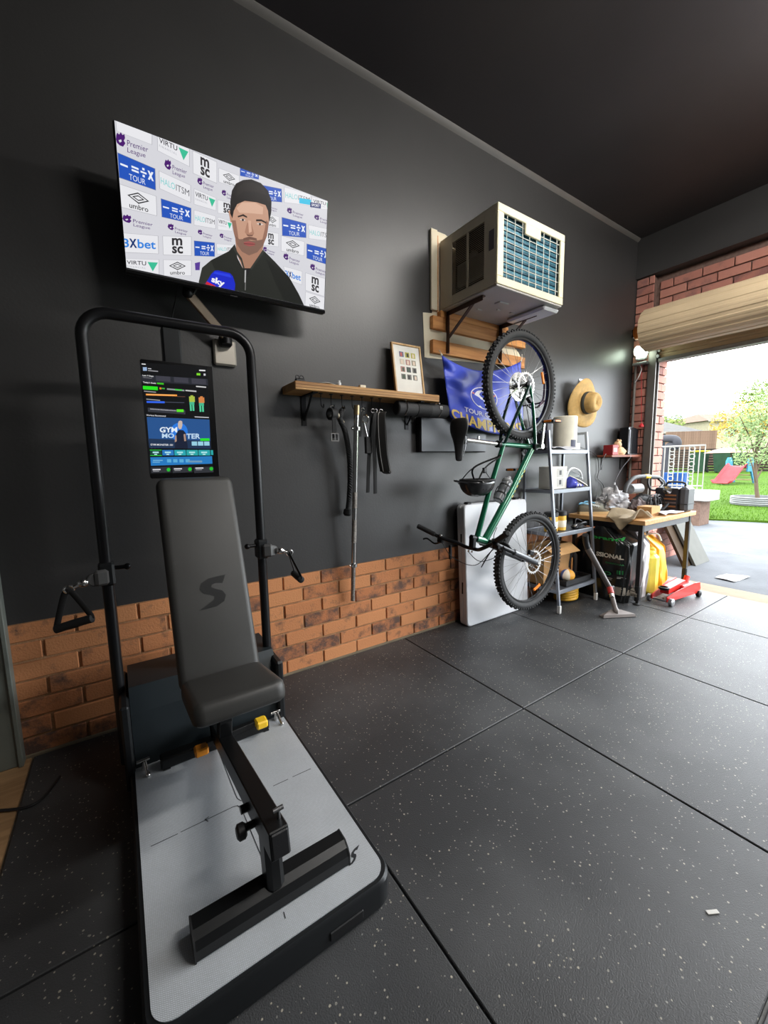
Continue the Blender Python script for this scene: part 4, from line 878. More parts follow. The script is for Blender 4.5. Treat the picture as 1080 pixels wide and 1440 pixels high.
# ================================================================== wooden shelf with hooks
sh = thing('wall_shelf', 'long wooden wall shelf on black brackets with a row of hooks below', 'shelf', (1.3, W, 1.635))
SX0, SX1, SY0 = .808, 1.797, 2.02
MB().box(SX0, SX1, SY0, W-.001, 1.637, 1.680, .003).build('board', m_oak, sh)
for y_ in (2.0188,): 
    for zz in (1.650, 1.665): MB().box(SX0+.002, SX1-.002, y_-.0005, y_+.002, zz-.0008, zz+.0008).build('glue_line', mat('dark_glue_line', c(110, 74, 40), .7), sh, smooth=0)
for xx in (.93, 1.67):
    b = MB().box(xx-.015, xx+.015, W-.006, W-.001, 1.47, 1.636, .001).box(xx-.015, xx+.015, SY0+.02, W-.001, 1.631, 1.637, .001).build('bracket', m_black, sh)
    bar(MB(), V((xx, W-.006, 1.50)), V((xx, SY0+.07, 1.632)), .012, .006, ch=.001).build('brace', m_black, b)
HY = 2.075
hooks = [hY(390+x/3.6, 460+340/3.6, HY).x for x in (220, 272, 326, 378, 428, 478, 520)]
def hook(x, z=1.637, l=.075):
    m_ = MB(); m_.tube(smoothpath([(x, HY, z), (x, HY, z-l*.75), (x+.004, HY-.008, z-l), (x+.004, HY-.022, z-l-.004), (x+.002, HY-.03, z-l+.014)], 5), .0028, 6); m_.lathe([(.012, 0), (.012, -.004)], (x, HY, z), (0, 0, 1), 10)
    return m_.build('hook', m_black, sh)
for x in hooks: hook(x)
zh = 1.637-.075
# small odds and ends along the shelf top
for px, py, lab, nm in ((417, 535, 'black clip standing at the end of the wooden shelf', 'spring_clip'),):
    p = hY(px, py, 2.06); x = max(p.x, .85); r_ = thing(nm, lab, 'clip', (x, 2.06, 1.68))
    MB().box(x-.025, x+.025, 2.05, 2.07, 1.6805, 1.70, .004).build('jaw', m_blackp, r_); MB().torus((x-.012, 2.06, 1.707), (0, 1, 0), .010, .003, 14, 6).torus((x+.012, 2.06, 1.707), (0, 1, 0), .010, .003, 14, 6).build('lever', m_blackp, r_)
p = V((.965, 2.07, 1.6802)); m_ = MB(); m_.grid(lambda s, t: p + V((s*.11, t*.05-.02, .006+.006*math.sin(s*4)+.004*t)), 8, 5); tag(m_.build('white_strap', mat('white_fabric', c(210, 206, 198), .8), solid=.002), 'folded white strip lying on the wooden shelf', 'strap')
p = V((1.09, 2.07, 1.6802)); tag(MB().lathe([(.010, 0), (.011, .02), (.006, .026), (.007, .034)], p, (0, 0, 1), 12).build('small_bottle', m_white), 'tiny white bottle standing on the wooden shelf', 'bottle')
p = V((1.24, 2.07, 1.6802)); tag(MB().box(p.x-.02, p.x+.02, p.y-.012, p.y+.012, p.z, p.z+.022, .003).build('small_box', mat('pale_card', c(226, 214, 190), .8)), 'tiny pale card box standing on the wooden shelf', 'box')
# framed picture leaning on the wall
fA, fB, fC, fD = hY(549.5, 481, 2.165), hY(590, 487.5, 2.165), hY(597.5, 552, 2.115), hY(556.5, 548.5, 2.115)
fx0, fx1 = (fA.x+fD.x)/2, (fB.x+fC.x)/2; zt_ = (fA.z+fB.z)/2; fb0 = V((fx0, 2.115, 1.6815)); ft0 = V((fx0, 2.165, zt_)); fu = (ft0-fb0).normalized(); FH = (ft0-fb0).length; FW = fx1-fx0
fn_ = V((0, -fu.z, fu.y)); fR = Matrix(((1, 0, 0), (0, -fn_.y, fu.y), (0, -fn_.z, fu.z)))
pf2 = thing('picture_frame', 'thin oak picture frame with twelve small photos leaning on the shelf', 'picture frame', fb0 + V((FW/2, 0, 0)))
def fp(a, b, e=0): return fb0 + V((a*FW, 0, 0)) + fu*(b*FH) + fn_*e
m_frame = wood_mat('pale_oak_frame', c(206, 168, 116), c(178, 138, 88), axis='Z')
w_ = .012
for a0, b0, a1, b1 in ((0, 0, 1, w_/FH), (0, 1-w_/FH, 1, 1), (0, w_/FH, w_/FW, 1-w_/FH), (1-w_/FW, w_/FH, 1, 1-w_/FH)):
    MB().cbox(fp((a0+a1)/2, (b0+b1)/2, -.002), ((a1-a0)*FW, .018, (b1-b0)*FH), .0015, fR).build('frame_side', m_frame, pf2)
bk = MB().cbox(fp(.5, .5, -.003), (FW-.02, .006, FH-.02), 0, fR).build('mount_board', mat('white_mount', c(228, 226, 218), .7), pf2, smooth=0)
rnd = random.Random(5)
for r_ in range(4):
    for k in range(3):
        cc = rnd.choice(((170, 120, 110), (110, 108, 100), (60, 60, 66), (150, 140, 120), (90, 100, 130), (200, 190, 170), (176, 170, 60)))
        ph = MB().cbox(fp(.32+.2*k, .79-.145*r_, .0008), (.034, .001, .034), 0, fR).build('photo', ink(*cc), bk, smooth=0)
        MB().cbox(fp(.32+.2*k + rnd.uniform(-.02, .02), .785-.145*r_, .0015), (.016, .001, .024), 0, fR).build('photo_figure', ink(*rnd.choice(((40, 36, 36), (220, 200, 180), (190, 90, 80), (60, 80, 60)))), ph, smooth=0)
# black foam sleeve clipped under the shelf
pr0 = hY(553, 577, 2.10); rl = thing('bar_pad', 'black foam barbell pad clipped below the right end of the wooden shelf', 'pad', (1.6, 2.10, 1.59))
rz_ = 1.588; x0_ = hY(553, 577, 2.08).x+.02; x1_ = hY(627, 578, 2.08).x+.0; RP = .043
MB().lathe([(.022, 0), (.036, .0), (RP, .006), (RP, x1_-x0_-.006), (.036, x1_-x0_), (.022, x1_-x0_)], (x0_, 2.08, rz_), (1, 0, 0), 28).build('foam_sleeve', mat('charcoal_foam', c(52, 52, 53), .75, bump=.1), rl)
MB().lathe([(RP+.0005, 0), (RP+.003, .002), (RP+.003, .113), (RP+.0005, .115)], (x0_+(x1_-x0_)*.36, 2.08, rz_), (1, 0, 0), 28).build('velcro_band', m_rub, rl)
lp = hY(621, 573, 2.08-RP-.001); m_ = MB(); m_.box(lp.x-.010, lp.x-.003, 2.08-RP-.002, 2.08-RP+.02, rz_+.005, rz_+.026).box(lp.x+.001, lp.x+.009, 2.08-RP-.002, 2.08-RP+.02, rz_+.005, rz_+.026).box(lp.x-.010, lp.x+.009, 2.08-RP-.002, 2.08-RP+.02, rz_+.012, rz_+.018); m_.build('logo', ink(215, 215, 215), rl, smooth=0)
for xx in (x0_+.06, x1_-.08): MB().torus((xx, 2.08, rz_+.003), (1, 0, 0), RP+.004, .003, 24, 6).cyl((xx, 2.065, 1.637), (xx, 2.065, 1.629), .010).build('clip', m_chrome, rl)

# short chrome bar hanging upright from a hook
bt, bb2 = hY(499.5, 571, 2.09), hY(496, 845, 2.165)
bx = hooks[3]
bt = V((bx+.012, 2.045, bt.z)); ax_ = (bb2-bt).normalized(); L_ = (bb2-bt).length
bl = thing('chrome_bar', 'short chrome weightlifting bar hanging upright from the shelf hooks', 'barbell', bt)
Ls = [0, .15, .155, .19]
MB().lathe([(.010, 0), (.0165, .002), (.0165, .055), (.0145, .057)], bt, ax_, 18).build('sleeve_end', mat('worn_brass_steel', c(176, 156, 120), .35, .9), bl)
MB().lathe([(.0145, .05), (.0145, L_*.80)], bt, ax_, 18).build('shaft', m_chrome, bl)
for f_ in (.11, .80): MB().lathe([(.0145, -.012), (.026, -.010), (.026, .010), (.0145, .012)], bt + ax_*L_*f_, ax_, 20).cyl(bt + ax_*L_*f_, bt + ax_*L_*f_ + V((-.032, -.005, 0)), .007).build('collar', m_chrome, bl)
kn = mat('knurled_steel', c(150, 144, 138), .5, .9, var=.3, vs=120, bump=.4, bs=500)
MB().lathe([(.0135, L_*.80), (.0135, L_-.003), (.009, L_)], bt, ax_, 18).build('sleeve', kn, bl)
for f0, f1 in ((.42, .50), (.56, .68)): MB().lathe([(.0148, L_*f0), (.0148, L_*f1)], bt, ax_, 18).build('grip_band', kn, bl)
def P3(x, y, Y): return hY(390+x/3.6, 460+y/3.6, Y)
# black braided pull-down rope
rp = thing('pull_rope', 'black braided triceps rope hanging from a shelf hook', 'rope', (hooks[2], 2.08, zh))
pts = smoothpath([V((hooks[2], 2.07, zh)), P3(318, 465, 2.07), P3(340, 520, 2.09), P3(355, 590, 2.11), P3(366, 680, 2.13), P3(368, 780, 2.15), P3(362, 880, 2.16), P3(355, 935, 2.165)], 8)
MB().tube(pts, .009, 10).build('rope_core', m_rub, rp)
tw = MB(); acc = 0; ring = []
for k in range(1, len(pts)-1):
    n_ = 5
    for j in range(n_):
        q0 = pts[k] + (pts[k+1]-pts[k])*(j/n_); t = (pts[k+1]-pts[k]).normalized(); a = t.orthogonal().normalized(); b = t.cross(a); acc += .42
        ring.append((q0, a, b, acc))
for s_ in range(3): tw.tube([q0 + (V((1, 0, 0))*math.cos(ac+s_*2.094) + V((0, 1, 0))*math.sin(ac+s_*2.094))*.0095 for q0, a, b, ac in ring], .007, 6)
tag(tw.build('rope_strands', mat('rope_black', c(40, 40, 41), .75), rp), kind='stuff')
MB().lathe([(.012, -.02), (.024, -.015), (.026, .012), (.018, .024)], pts[-1], (pts[-1]-pts[-2]), 18).build('rubber_end', m_rub, rp)
MB().cyl(P3(300, 440, 2.065), P3(330, 485, 2.085), .014).build('ferrule', mat('dull_gold_ferrule', c(150, 138, 118), .4, .7), rp)
MB().torus(V((hooks[2], 2.066, zh-.008)), (1, .3, 0), .014, .0035, 18, 8).build('ring', m_chrome, rp)
# cuff with a steel buckle
cf = thing('ankle_cuff', 'black ankle cuff with a steel buckle hanging from a shelf hook', 'strap', (hooks[1], 2.07, zh))
m_web = mat('black_webbing', c(24, 24, 25), .8); x = hooks[1]
MB().lathe([(.028, -.022), (.034, -.018), (.034, .018), (.028, .022), (.022, .018), (.022, -.018), (.028, -.022)], (x, 2.07, zh-.035), (1, .2, 0), 20).build('cuff', m_rub, cf)
MB().box(x-.014, x+.014, 2.045, 2.05, zh-.17, zh-.03, .002).build('tail', m_web, cf)
b_ = V((x-.002, 2.042, zh-.165)); m_ = MB()
for sx in (-1, 0, 1): m_.box(b_.x+sx*.022-.003, b_.x+sx*.022+.003, b_.y-.003, b_.y+.003, b_.z-.02, b_.z+.02, .001)
for sz in (-1, 1): m_.box(b_.x-.025, b_.x+.025, b_.y-.003, b_.y+.003, b_.z+sz*.02-.003, b_.z+sz*.02+.003, .001)
m_.build('buckle', m_chrome, cf)
MB().torus((x, 2.068, zh-.002), (0, 1, 0), .012, .003, 16, 6).build('ring', m_chrome, cf)
# hanging straps, each from its own hook
def strap(name, lab, hx, pts, w, col, parts=()):
    t = thing(name, lab, 'strap', (hx, 2.07, zh)); P_ = smoothpath(pts, 6)
    m_ = MB(); m_.tube(P_, 1, 8, flat=(.0035, w)); m_.build('band', col, t); MB().torus((hx, 2.068, zh-.002), (0, 1, 0), .011, .003, 16, 6).build('ring', m_chrome, t); return t
def S3(x, y, Y): return P3(x, y, Y)
t_ = strap('grip_handle', 'black handle with a chrome clip hanging beside the chrome bar', hooks[4], [V((hooks[4], 2.068, zh-.01)), S3(425, 470, 2.06), S3(420, 555, 2.07)], .009, m_web)
MB().torus(S3(445, 465, 2.06), (1, .3, 0), .024, .005, 20, 8).cyl(S3(437, 480, 2.06), S3(455, 555, 2.06), .006).build('snap_clip', m_chrome, t_)
t_ = strap('door_strap', 'narrow black strap with a loose tail hanging from the sixth hook', hooks[5], [V((hooks[5], 2.068, zh-.01)), S3(476, 500, 2.09), S3(468, 600, 2.10), S3(462, 700, 2.11), S3(458, 838, 2.12)], .013, m_web)
MB().box(S3(462, 600, 2.1).x-.024, S3(462, 600, 2.1).x+.02, 2.088, 2.112, S3(462, 640, 2.1).z, S3(462, 555, 2.1).z, .004).build('pad', m_rub, t_)
t_ = strap('long_strap', 'long black strap with a doubled tail beside the weight belt', hooks[5]+.02, [V((hooks[5]+.02, 2.068, zh-.01)), S3(492, 480, 2.06), S3(490, 600, 2.08), S3(494, 700, 2.09), S3(496, 843, 2.10)], .014, m_web)
t_ = thing('padded_belt', 'wide black padded belt with pale stitching hanging from the last hook', 'belt', (hooks[6], 2.07, zh))
belt = smoothpath([V((hooks[6]+.004, 2.068, zh-.008)), S3(520, 450, 2.05), S3(522, 540, 2.05), S3(530, 640, 2.06), S3(545, 730, 2.08)], 6)
MB().tube(belt, 1, 10, flat=(.006, .034)).build('belt', mat('black_leather', c(44, 43, 42), .4), t_)
for s_ in (-1, 1): MB().tube([p + V((s_*.018, -.008, 0)) for p in belt], .0016, 6).build('stitching', mat('grey_thread', c(160, 158, 154), .7), t_)
MB().tube(smoothpath([belt[-1], S3(558, 735, 2.12), S3(540, 650, 2.14), S3(530, 500, 2.12), V((hooks[6]+.006, 2.09, zh-.008))], 6), 1, 10, flat=(.005, .026)).build('back_loop', mat('black_leather', c(44, 43, 42), .4), t_)
MB().torus((hooks[6], 2.068, zh-.002), (0, 1, 0), .012, .003, 16, 6).build('ring', m_chrome, t_)

# dark shallow cabinet on the wall behind the saddle
q0, q1 = hY(591, 636, 2.165), hY(672, 638, 2.165); zt_ = hY(591, 590, 2.165).z
cbn = thing('meter_box', 'flat dark grey wall box below the blue flag', 'box', (1.95, W, q0.z))
MB().box(q0.x, 2.40, 2.165, W-.001, q0.z, zt_+.02, .004).build('body', m_blackp, cbn)
MB().box(q0.x+.004, 2.395, 2.157, 2.166, q0.z+.004, zt_+.016, .003).build('door', mat('dark_grey_panel', c(66, 68, 72), .35, .2), cbn)
MB().box(2.30, 2.32, 2.151, 2.158, 1.40, 1.44, .003).build('latch', m_steel, cbn)

# ================================================================== wall opening with battens, air conditioner
z4 = lambda x, y: (580+x/4.696, 270+y/4.696)
op = MB()
WB = W-.004
pl = [hY(*z4(*p), WB) for p in ((118, 252), (160, 258), (215, 280), (560, 560), (600, 870), (650, 1000), (700, 1060), (715, 1090), (715, 1150), (640, 1150), (100, 1095), (80, 1090), (70, 795), (130, 800), (135, 460), (120, 455))]
op.prism(pl, (0, .003, 0)); wpch = struct(op.build('wall_patch', mat('bare_plaster', c(226, 216, 190), .85, var=.08), smooth=0))
def plank(a, b, name='plank'):
    A = hY(*z4(*a), 2.19); B = hY(*z4(*b), 2.19); return MB().box(A.x, B.x, 2.178, WB-.0005, B.z, A.z, .002).build(name, m_pine, wpch)
A = hY(*z4(130, 820), 2.19); x_l = A.x; x_r = hY(*z4(735, 1110), 2.19).x
for zt_, zb_ in ((hY(*z4(150, 822), 2.19).z, hY(*z4(150, 905), 2.19).z), (hY(*z4(130, 975), 2.19).z, hY(*z4(130, 1062), 2.19).z)):
    MB().box(x_l-.005, x_r, 2.176, WB-.0005, zb_, zt_, .002).build('plank', m_pine, wpch)
AX0, AX1, AY0, AZ0, AZ1 = 1.962, 2.625, 1.70, 2.292, 2.735
MB().box(AX0-.085, AX0-.03, 2.19, WB-.0005, AZ0-.01, AZ1+.06, .003).build('side_board', MATS['bare_plaster'], wpch)
MB().box(AX0-.03, AX0-.018, 2.196, WB-.0005, AZ0-.01, AZ1+.03, .001).build('packing_strip', m_pine, wpch)
MB().box(AX0-.02, AX1+.02, 2.17, WB-.0005, AZ0-.055, AZ0-.012, .003).build('plank', m_pine, wpch)
ac = thing('window_air_conditioner', 'cream window air conditioner jutting from the wall with its rear grille showing', 'air conditioner', ((AX0+AX1)/2, W, AZ0))
m_acs = mat('beige_enamel', c(190, 182, 164), .45, var=.05, vs=4); m_acw = mat('cream_grille_frame', c(236, 226, 192), .42, var=.04)
yA = 1.715
# casing: open sheet-metal box, side louvre windows cut by frames
MB().box(AX0, AX1, yA, 2.20, AZ1-.01, AZ1, .002).build('top_panel', m_acs, ac)
MB().box(AX1-.008, AX1, yA, 2.20, AZ0, AZ1-.01, .002).build('side_panel', m_acs, ac)
z4h = lambda x, y: hX(*z4(x, y), AX0)
l0, l1 = z4h(260, 680).y, z4h(470, 580).y; lz0, lz1 = AZ0+.055, AZ1-.06
m_ = MB()
m_.box(AX0, AX0+.008, l0, 2.20, AZ0, AZ1-.01, .001).box(AX0, AX0+.008, yA, l1, AZ0, AZ1-.01, .001).box(AX0, AX0+.008, l1, l0, AZ0, lz0, .001).box(AX0, AX0+.008, l1, l0, lz1, AZ1-.01, .001); m_.box(AX0, AX0+.008, (l0+l1)/2-.008, (l0+l1)/2+.008, lz0, lz1)
m_.build('side_panel', m_acs, ac)
nl = 30
for hlf in (0, 1):
    ya, yb = (l1, (l0+l1)/2-.008) if hlf == 0 else ((l0+l1)/2+.008, l0)
    for k in range(nl):
        zz = lz0 + (lz1-lz0)*(k+.5)/nl
        if hlf == 0 and k == 0: lp_ = MB().cbox((0, 0, 0), (.012, abs(yb-ya), .0022), 0, rotm('Y', -35)).build('louvre', m_acs, ac, smooth=0, local=True); o = lp_
        else: o = copy_part(lp_, ac)
        o.location = V((AX0+.006, (ya+yb)/2, zz)) - ac.location
MB().box(AX0+.05, AX1-.03, yA+.04, 2.1, AZ0+.01, AZ1-.03).build('inner_shroud', m_rub, ac, smooth=0)
MB().box(AX0+.02, AX0+.055, l1+.03, l0-.02, AZ0+.10, AZ0+.24, .01).ball((AX0+.04, (l0+l1)/2-.02, AZ0+.25), .03).build('fan_motor', m_steel, ac)
MB().box(AX0-.0015, AX0+.001, yA+.012, yA+.05, AZ0+.20, AZ0+.31).build('rating_label', ink(90, 84, 92), ac, smooth=0)
# rear face: frame, coil, wire guard
m_ = MB(); w0, w1, h0, h1 = AX0+.055, AX1-.045, AZ0+.045, AZ1-.045
m_.box(AX0, AX1, AY0, yA, h1, AZ1, .003).box(AX0, AX1, AY0, yA, AZ0, h0, .003).box(AX0, w0, AY0, yA, h0, h1, .003).box(w1, AX1, AY0, yA, h0, h1, .003)
tb0 = hY(*z4(750, 185), AY0); tb1 = hY(*z4(850, 285), AY0); m_.box(tb0.x, tb1.x, AY0, yA, h1-.06, h1+.005, .003); m_.build('rear_frame', m_acw, ac)
coil = MB().box(w0-.005, w1+.005, yA+.012, yA+.036, h0-.005, h1+.005).build('condenser_coil', mat('teal_fins', c(58, 120, 138), .45, .2, var=.2, vs=30), ac, smooth=0)
m_fin = mat('teal_fins_dark', c(34, 74, 92), .5)
fpz = None
for k in range(12):
    zz = h0 + (h1-h0)*(k+.5)/12
    if fpz is None: fpz = MB().cbox((0, 0, 0), (w1-w0, .010, .010), .002).build('coil_row', m_fin, coil, local=True); o = fpz
    else: o = copy_part(fpz, coil)
    o.location = V(((w0+w1)/2, yA+.010, zz)) - wloc(ac)
m_wire = mat('white_guard_wire', c(232, 232, 220), .4)
for k in range(8):
    xx = w0 + (w1-w0)*(k+.55)/8; pts = smoothpath([(xx, yA-.006, h0-.003), (xx+random.uniform(-.006, .006), yA-.004, (h0+h1)/2), (xx, yA-.006, h1+.003)], 4); MB().tube(pts, .0024, 6).build('guard_wire', m_wire, ac)
for k in range(6):
    zz = h0 + (h1-h0)*(k+.6)/6; pts = smoothpath([(w0-.003, yA-.003, zz), ((w0+w1)/2, yA-.001, zz+random.uniform(-.004, .004)), (w1+.003, yA-.003, zz)], 4); MB().tube(pts, .0024, 6).build('guard_wire', m_wire, ac)
# base pan with pressed shapes and a drain tray
bpn = MB().box(AX0+.004, AX1-.004, AY0+.006, 2.19, AZ0-.012, AZ0, .003).build('base_pan', mat('pale_grey_pan', c(186, 182, 178), .5, var=.06), ac)
for (x_, y_, a_, b_) in ((.25, .25, .09, .05), (.45, .4, .05, .02), (.2, .55, .045, .015), (.55, .2, .04, .015), (.32, .42, .04, .014)):
    MB().cbox((AX0+x_, AY0+y_*.5+.05, AZ0-.014), (a_, b_, .01), .004).build('pressing', mat('pale_grey_pan', c(186, 182, 178), .5), bpn)
MB().box(AX1-.16, AX1+.01, AY0+.03, 2.05, AZ0-.04, AZ0-.012, .012).build('drain_tray', m_white, ac)
# two steel angle brackets
m_brk = mat('rusty_brown_steel', c(84, 64, 58), .6, .4, var=.15)
for k, xx in enumerate((AX0+.045, AX1-.075)):
    bkt = thing('angle_bracket', ('brown steel angle bracket under the air conditioner near the picture frame' if k == 0 else 'brown steel angle bracket under the air conditioner above the bicycle wheel'), 'bracket', (xx, W, 1.99), group='air conditioner brackets')
    zl = hY(*z4(200, 1060), 2.17).z
    MB().box(xx-.014, xx+.014, 2.166, 2.172, zl, AZ0-.018, .001).box(xx-.014, xx-.010, 2.14, 2.172, zl, AZ0-.018, .001).build('upright', m_brk, bkt, smooth=0)
    MB().box(xx-.014, xx+.014, AY0+.14, 2.17, AZ0-.020, AZ0-.014, .001).box(xx-.014, xx-.010, AY0+.14, 2.17, AZ0-.045, AZ0-.014, .001).build('arm', m_brk, bkt, smooth=0)
    bar(MB(), V((xx, 2.166, zl+.10)), V((xx, AY0+.22, AZ0-.024)), .022, .006, ch=0).build('brace', m_brk, bkt, smooth=0)
# blue football flag tied to the battens
fy = 2.115
zf = lambda x, y: (615+x/8.308, 490+y/8.308)
fq = dict(tl=(50, 75), tr=(975, 150), bl=(150, 800), br=(1010, 1010))
m_flag = mat('royal_blue_satin', c(34, 62, 190), .42, var=.08, vs=8, sheen=.3)
def flagp(s, t, e=0):
    """s right, t down, in the photograph's outline of the cloth with sag and ripples"""
    x = (fq['tl'][0]*(1-s)+fq['tr'][0]*s)*(1-t) + (fq['bl'][0]*(1-s)+fq['br'][0]*s)*t; y = (fq['tl'][1]*(1-s)+fq['tr'][1]*s)*(1-t) + (fq['bl'][1]*(1-s)+fq['br'][1]*s)*t
    sag = 4*s*(1-s); y += 150*sag*(1-t)**1.5 + 120*sag*t**2*0.6
    rip = .014*math.sin(s*9+t*5)*(1-.3*t) + .012*math.sin(math.hypot(s, t)*22) * max(0, 1-math.hypot(s, t)) + .008*math.sin(s*17-t*6) + .03*sag*t
    return hY(*zf(x, y), fy - rip - e)
fg = thing('football_flag', 'royal blue football banner with a round crest hung below the air conditioner', 'flag', hY(*zf(500, 900), W))
MB().grid(flagp, 44, 34).build('cloth', m_flag, fg, smooth=180, solid=.0015)
def flagbox(q):   # q: px corners TL TR BR BL in zoom coordinates, approximated in flag space
    return q
def f_text(s_, s0, t0, s1, t1, m, parent=fg, bold=.03, nm='lettering'):
    m_ = MB().use(m); m_.text(s_, lambda a, b: flagp(s0+(s1-s0)*a, t1+(t0-t1)*b, .004), bold); return m_.build(nm, None, parent, smooth=0)
f_text('TOUR OF', .22, .725, .60, .795, ink(214, 214, 226), bold=.01)
f_text('CHAMPIONS', -.0+.03, .83, .97, .985, ink(206, 178, 96), bold=.03)
def disc(s, t, r, m, e, n=28, nm='crest'):
    m_ = MB().use(m); ks = 1.05
    vs = [flagp(s, t, e)] + [flagp(s+r*math.cos(a*2*math.pi/n), t+r*ks*math.sin(a*2*math.pi/n), e) for a in range(n)]
    m_.add(vs, [(0, 1+k, 1+(k+1) % n) for k in range(n)]); return m_.build(nm, None, fg, smooth=0)
cs, ct = .50, .50
disc(cs, ct, .175, ink(214, 214, 222), .004); disc(cs, ct, .163, ink(34, 62, 176), .005); disc(cs, ct, .125, ink(218, 220, 228), .006)
m_ = MB().use(ink(34, 62, 176)); lion = [(-.05, .09), (-.055, .03), (-.03, 0), (-.06, -.05), (-.03, -.1), (.02, -.1), (.055, -.07), (.03, -.05), (.06, -.02), (.035, .0), (.05, .05), (.03, .1), (.01, .05), (-.01, .06), (-.02, .1)]
m_.poly([flagp(cs+a, ct+b, .007) for a, b in lion]); m_.build('crest_lion', None, fg, smooth=0)
for a_ in (200, 340): 
    aa = math.radians(a_); mm = MB().use(ink(196, 110, 90)); s_, t_ = cs+.145*math.cos(aa), ct+.15*math.sin(aa); mm.poly([flagp(s_+.015*math.cos(k*.785), t_+.016*math.sin(k*.785), .007) for k in range(8)]); mm.build('crest_ball', None, fg, smooth=0)
for k, (q, tx) in enumerate((((48, 75), (20, 20)), ((975, 150), (990, 70)))):
    A = hY(*zf(*q), fy-.01); B = hY(*zf(*tx), 2.165); m_ = MB(); m_.tube([A, (A+B)/2 + V((.006, 0, 0)), B], .003, 6).ball(A, .008); m_.build('tie', mat('white_cord', c(220, 216, 206), .8), fg)
# ================================================================== mountain bike hung upright, front wheel down
BY = 1.83
def B(px, py, d=0): return hY(px, py, BY+d)
bk_ = thing('mountain_bike', 'green mountain bike hanging vertically with its rear wheel up', 'bicycle', (2.4, BY, .13))
m_tyre = mat('tyre_rubber', c(40, 40, 41), .75, var=.15, vs=40); m_rim = mat('black_rim', c(34, 34, 35), .35, .5); m_green = mat('green_frame_paint', c(24, 104, 74), .25, .3, var=.05, coat=.6)
m_spoke = mat('spoke_steel', c(160, 160, 160), .3, .9); m_silver = mat('silver_alloy', c(206, 204, 200), .25, .95); m_orf = mat('amber_reflector', c(240, 130, 20), .3)
RA = V((2.372, BY, 1.757)); FA = V((2.511, BY, .503)); RO = .369
def wheel(cen, nm_side, rear):
    w = MB(); R1 = .312
    w.lathe([(R1-.012, -.008), (R1-.008, -.014), (R1+.010, -.0145), (R1+.008, -.008), (R1+.008, .008), (R1+.010, .0145), (R1-.008, .014), (R1-.012, .008), (R1-.012, -.008)], cen, (0, 1, 0), 72)
    wh = w.build('wheel', m_rim, bk_); wh.location = V((0, 0, 0))
    MB().torus(cen, (0, 1, 0), .339, .0275, 72, 14).build('tyre', m_tyre, wh, smooth=60)
    ln = MB().torus(cen + V((0, -.013, 0)), (0, 1, 0), .3225, .0022, 72, 6); ln.build('rim_line', mat('pale_rim_line', c(190, 184, 174), .4), wh)
    kn_ = MB(); n_ = 84
    for k in range(n_):
        a = 2*math.pi*k/n_; d = V((math.cos(a), 0, math.sin(a))); t = V((-math.sin(a), 0, math.cos(a))); R_ = Matrix(((t.x, 0, d.x), (0, 1, 0), (t.z, 0, d.z)))
        for yy, rr_, wv in ((-.021, .020, .008), (-.008 if k % 2 else .006, .028, .010), (.021, .020, .008)):
            ph = math.atan2(yy, .024); kn_.cbox(cen + d*(.339+rr_) + V((0, yy, 0)), (.014, wv*1.25, .012), .0015, R_)
    tag(kn_.build('tread_knobs', m_tyre, wh, smooth=0), kind='stuff')
    MB().lathe([(.010, -.055), (.020, -.052), (.020, -.046), (.013, -.04), (.013, .04), (.022, .046), (.022, .052), (.010, .06)], cen, (0, 1, 0), 18).build('hub', m_rim, wh)
    ns_ = 32; sp_ = None
    for k in range(ns_):
        a = 2*math.pi*k/ns_; s = 1 if k % 2 else -1; off = .45 if (k//2) % 2 else -.45
        P0 = cen + V((math.cos(a+off*2.2)*.021, s*.028, math.sin(a+off*2.2)*.021)); P1 = cen + V((math.cos(a)*.302, s*.003, math.sin(a)*.302))
        MB().cyl(P0, P1, .0011, 5).build('spoke', m_spoke, wh)
    # brake rotor on the near side
    rt = MB(); y_ = -.043; rt.lathe([(.072, y_), (.085, y_), (.085, y_+.002), (.072, y_+.002), (.072, y_)], cen, (0, 1, 0), 48)
    for k in range(6):
        a = k*math.pi/3; rt.tube([cen + V((math.cos(a)*.02, y_+.001, math.sin(a)*.02)), cen + V((math.cos(a+.3)*.05, y_+.001, math.sin(a+.3)*.05)), cen + V((math.cos(a+.35)*.075, y_+.001, math.sin(a+.35)*.075))], .003, 6)
    for k in range(24): a = k*math.pi/12; rt.cbox(cen + V((math.cos(a)*.0875, y_+.001, math.sin(a)*.0875)), (.008, .002, .008), 0, rotm('Y', -math.degrees(a)))
    rt.build('brake_rotor', m_silver, wh)
    if rear:
        cs_ = MB()
        for k in range(9): r_ = .095 - k*.0075; cs_.lathe([(r_-.012, .020+k*.0038), (r_, .020+k*.0038), (r_, .0222+k*.0038), (r_-.012, .0222+k*.0038), (r_-.012, .020+k*.0038)], cen, (0, 1, 0), 40)
        for k in range(9):
            r_ = .095 - k*.0075; nt_ = int(r_*420)
            for j in range(nt_): a = 2*math.pi*j/nt_; cs_.cbox(cen + V((math.cos(a)*(r_+.002), .0212+k*.0038, math.sin(a)*(r_+.002))), (.006, .002, .005), 0, rotm('Y', -math.degrees(a)))
        for k in range(5): a = k*1.2566; cs_.cyl(cen + V((math.cos(a)*.02, .022, math.sin(a)*.02)), cen + V((math.cos(a)*.09, .022, math.sin(a)*.09)), .006, 6)
        cs_.build('cassette', m_silver, wh)
    return wh
wr = wheel(RA, 0, True); wf = wheel(FA, 0, False)
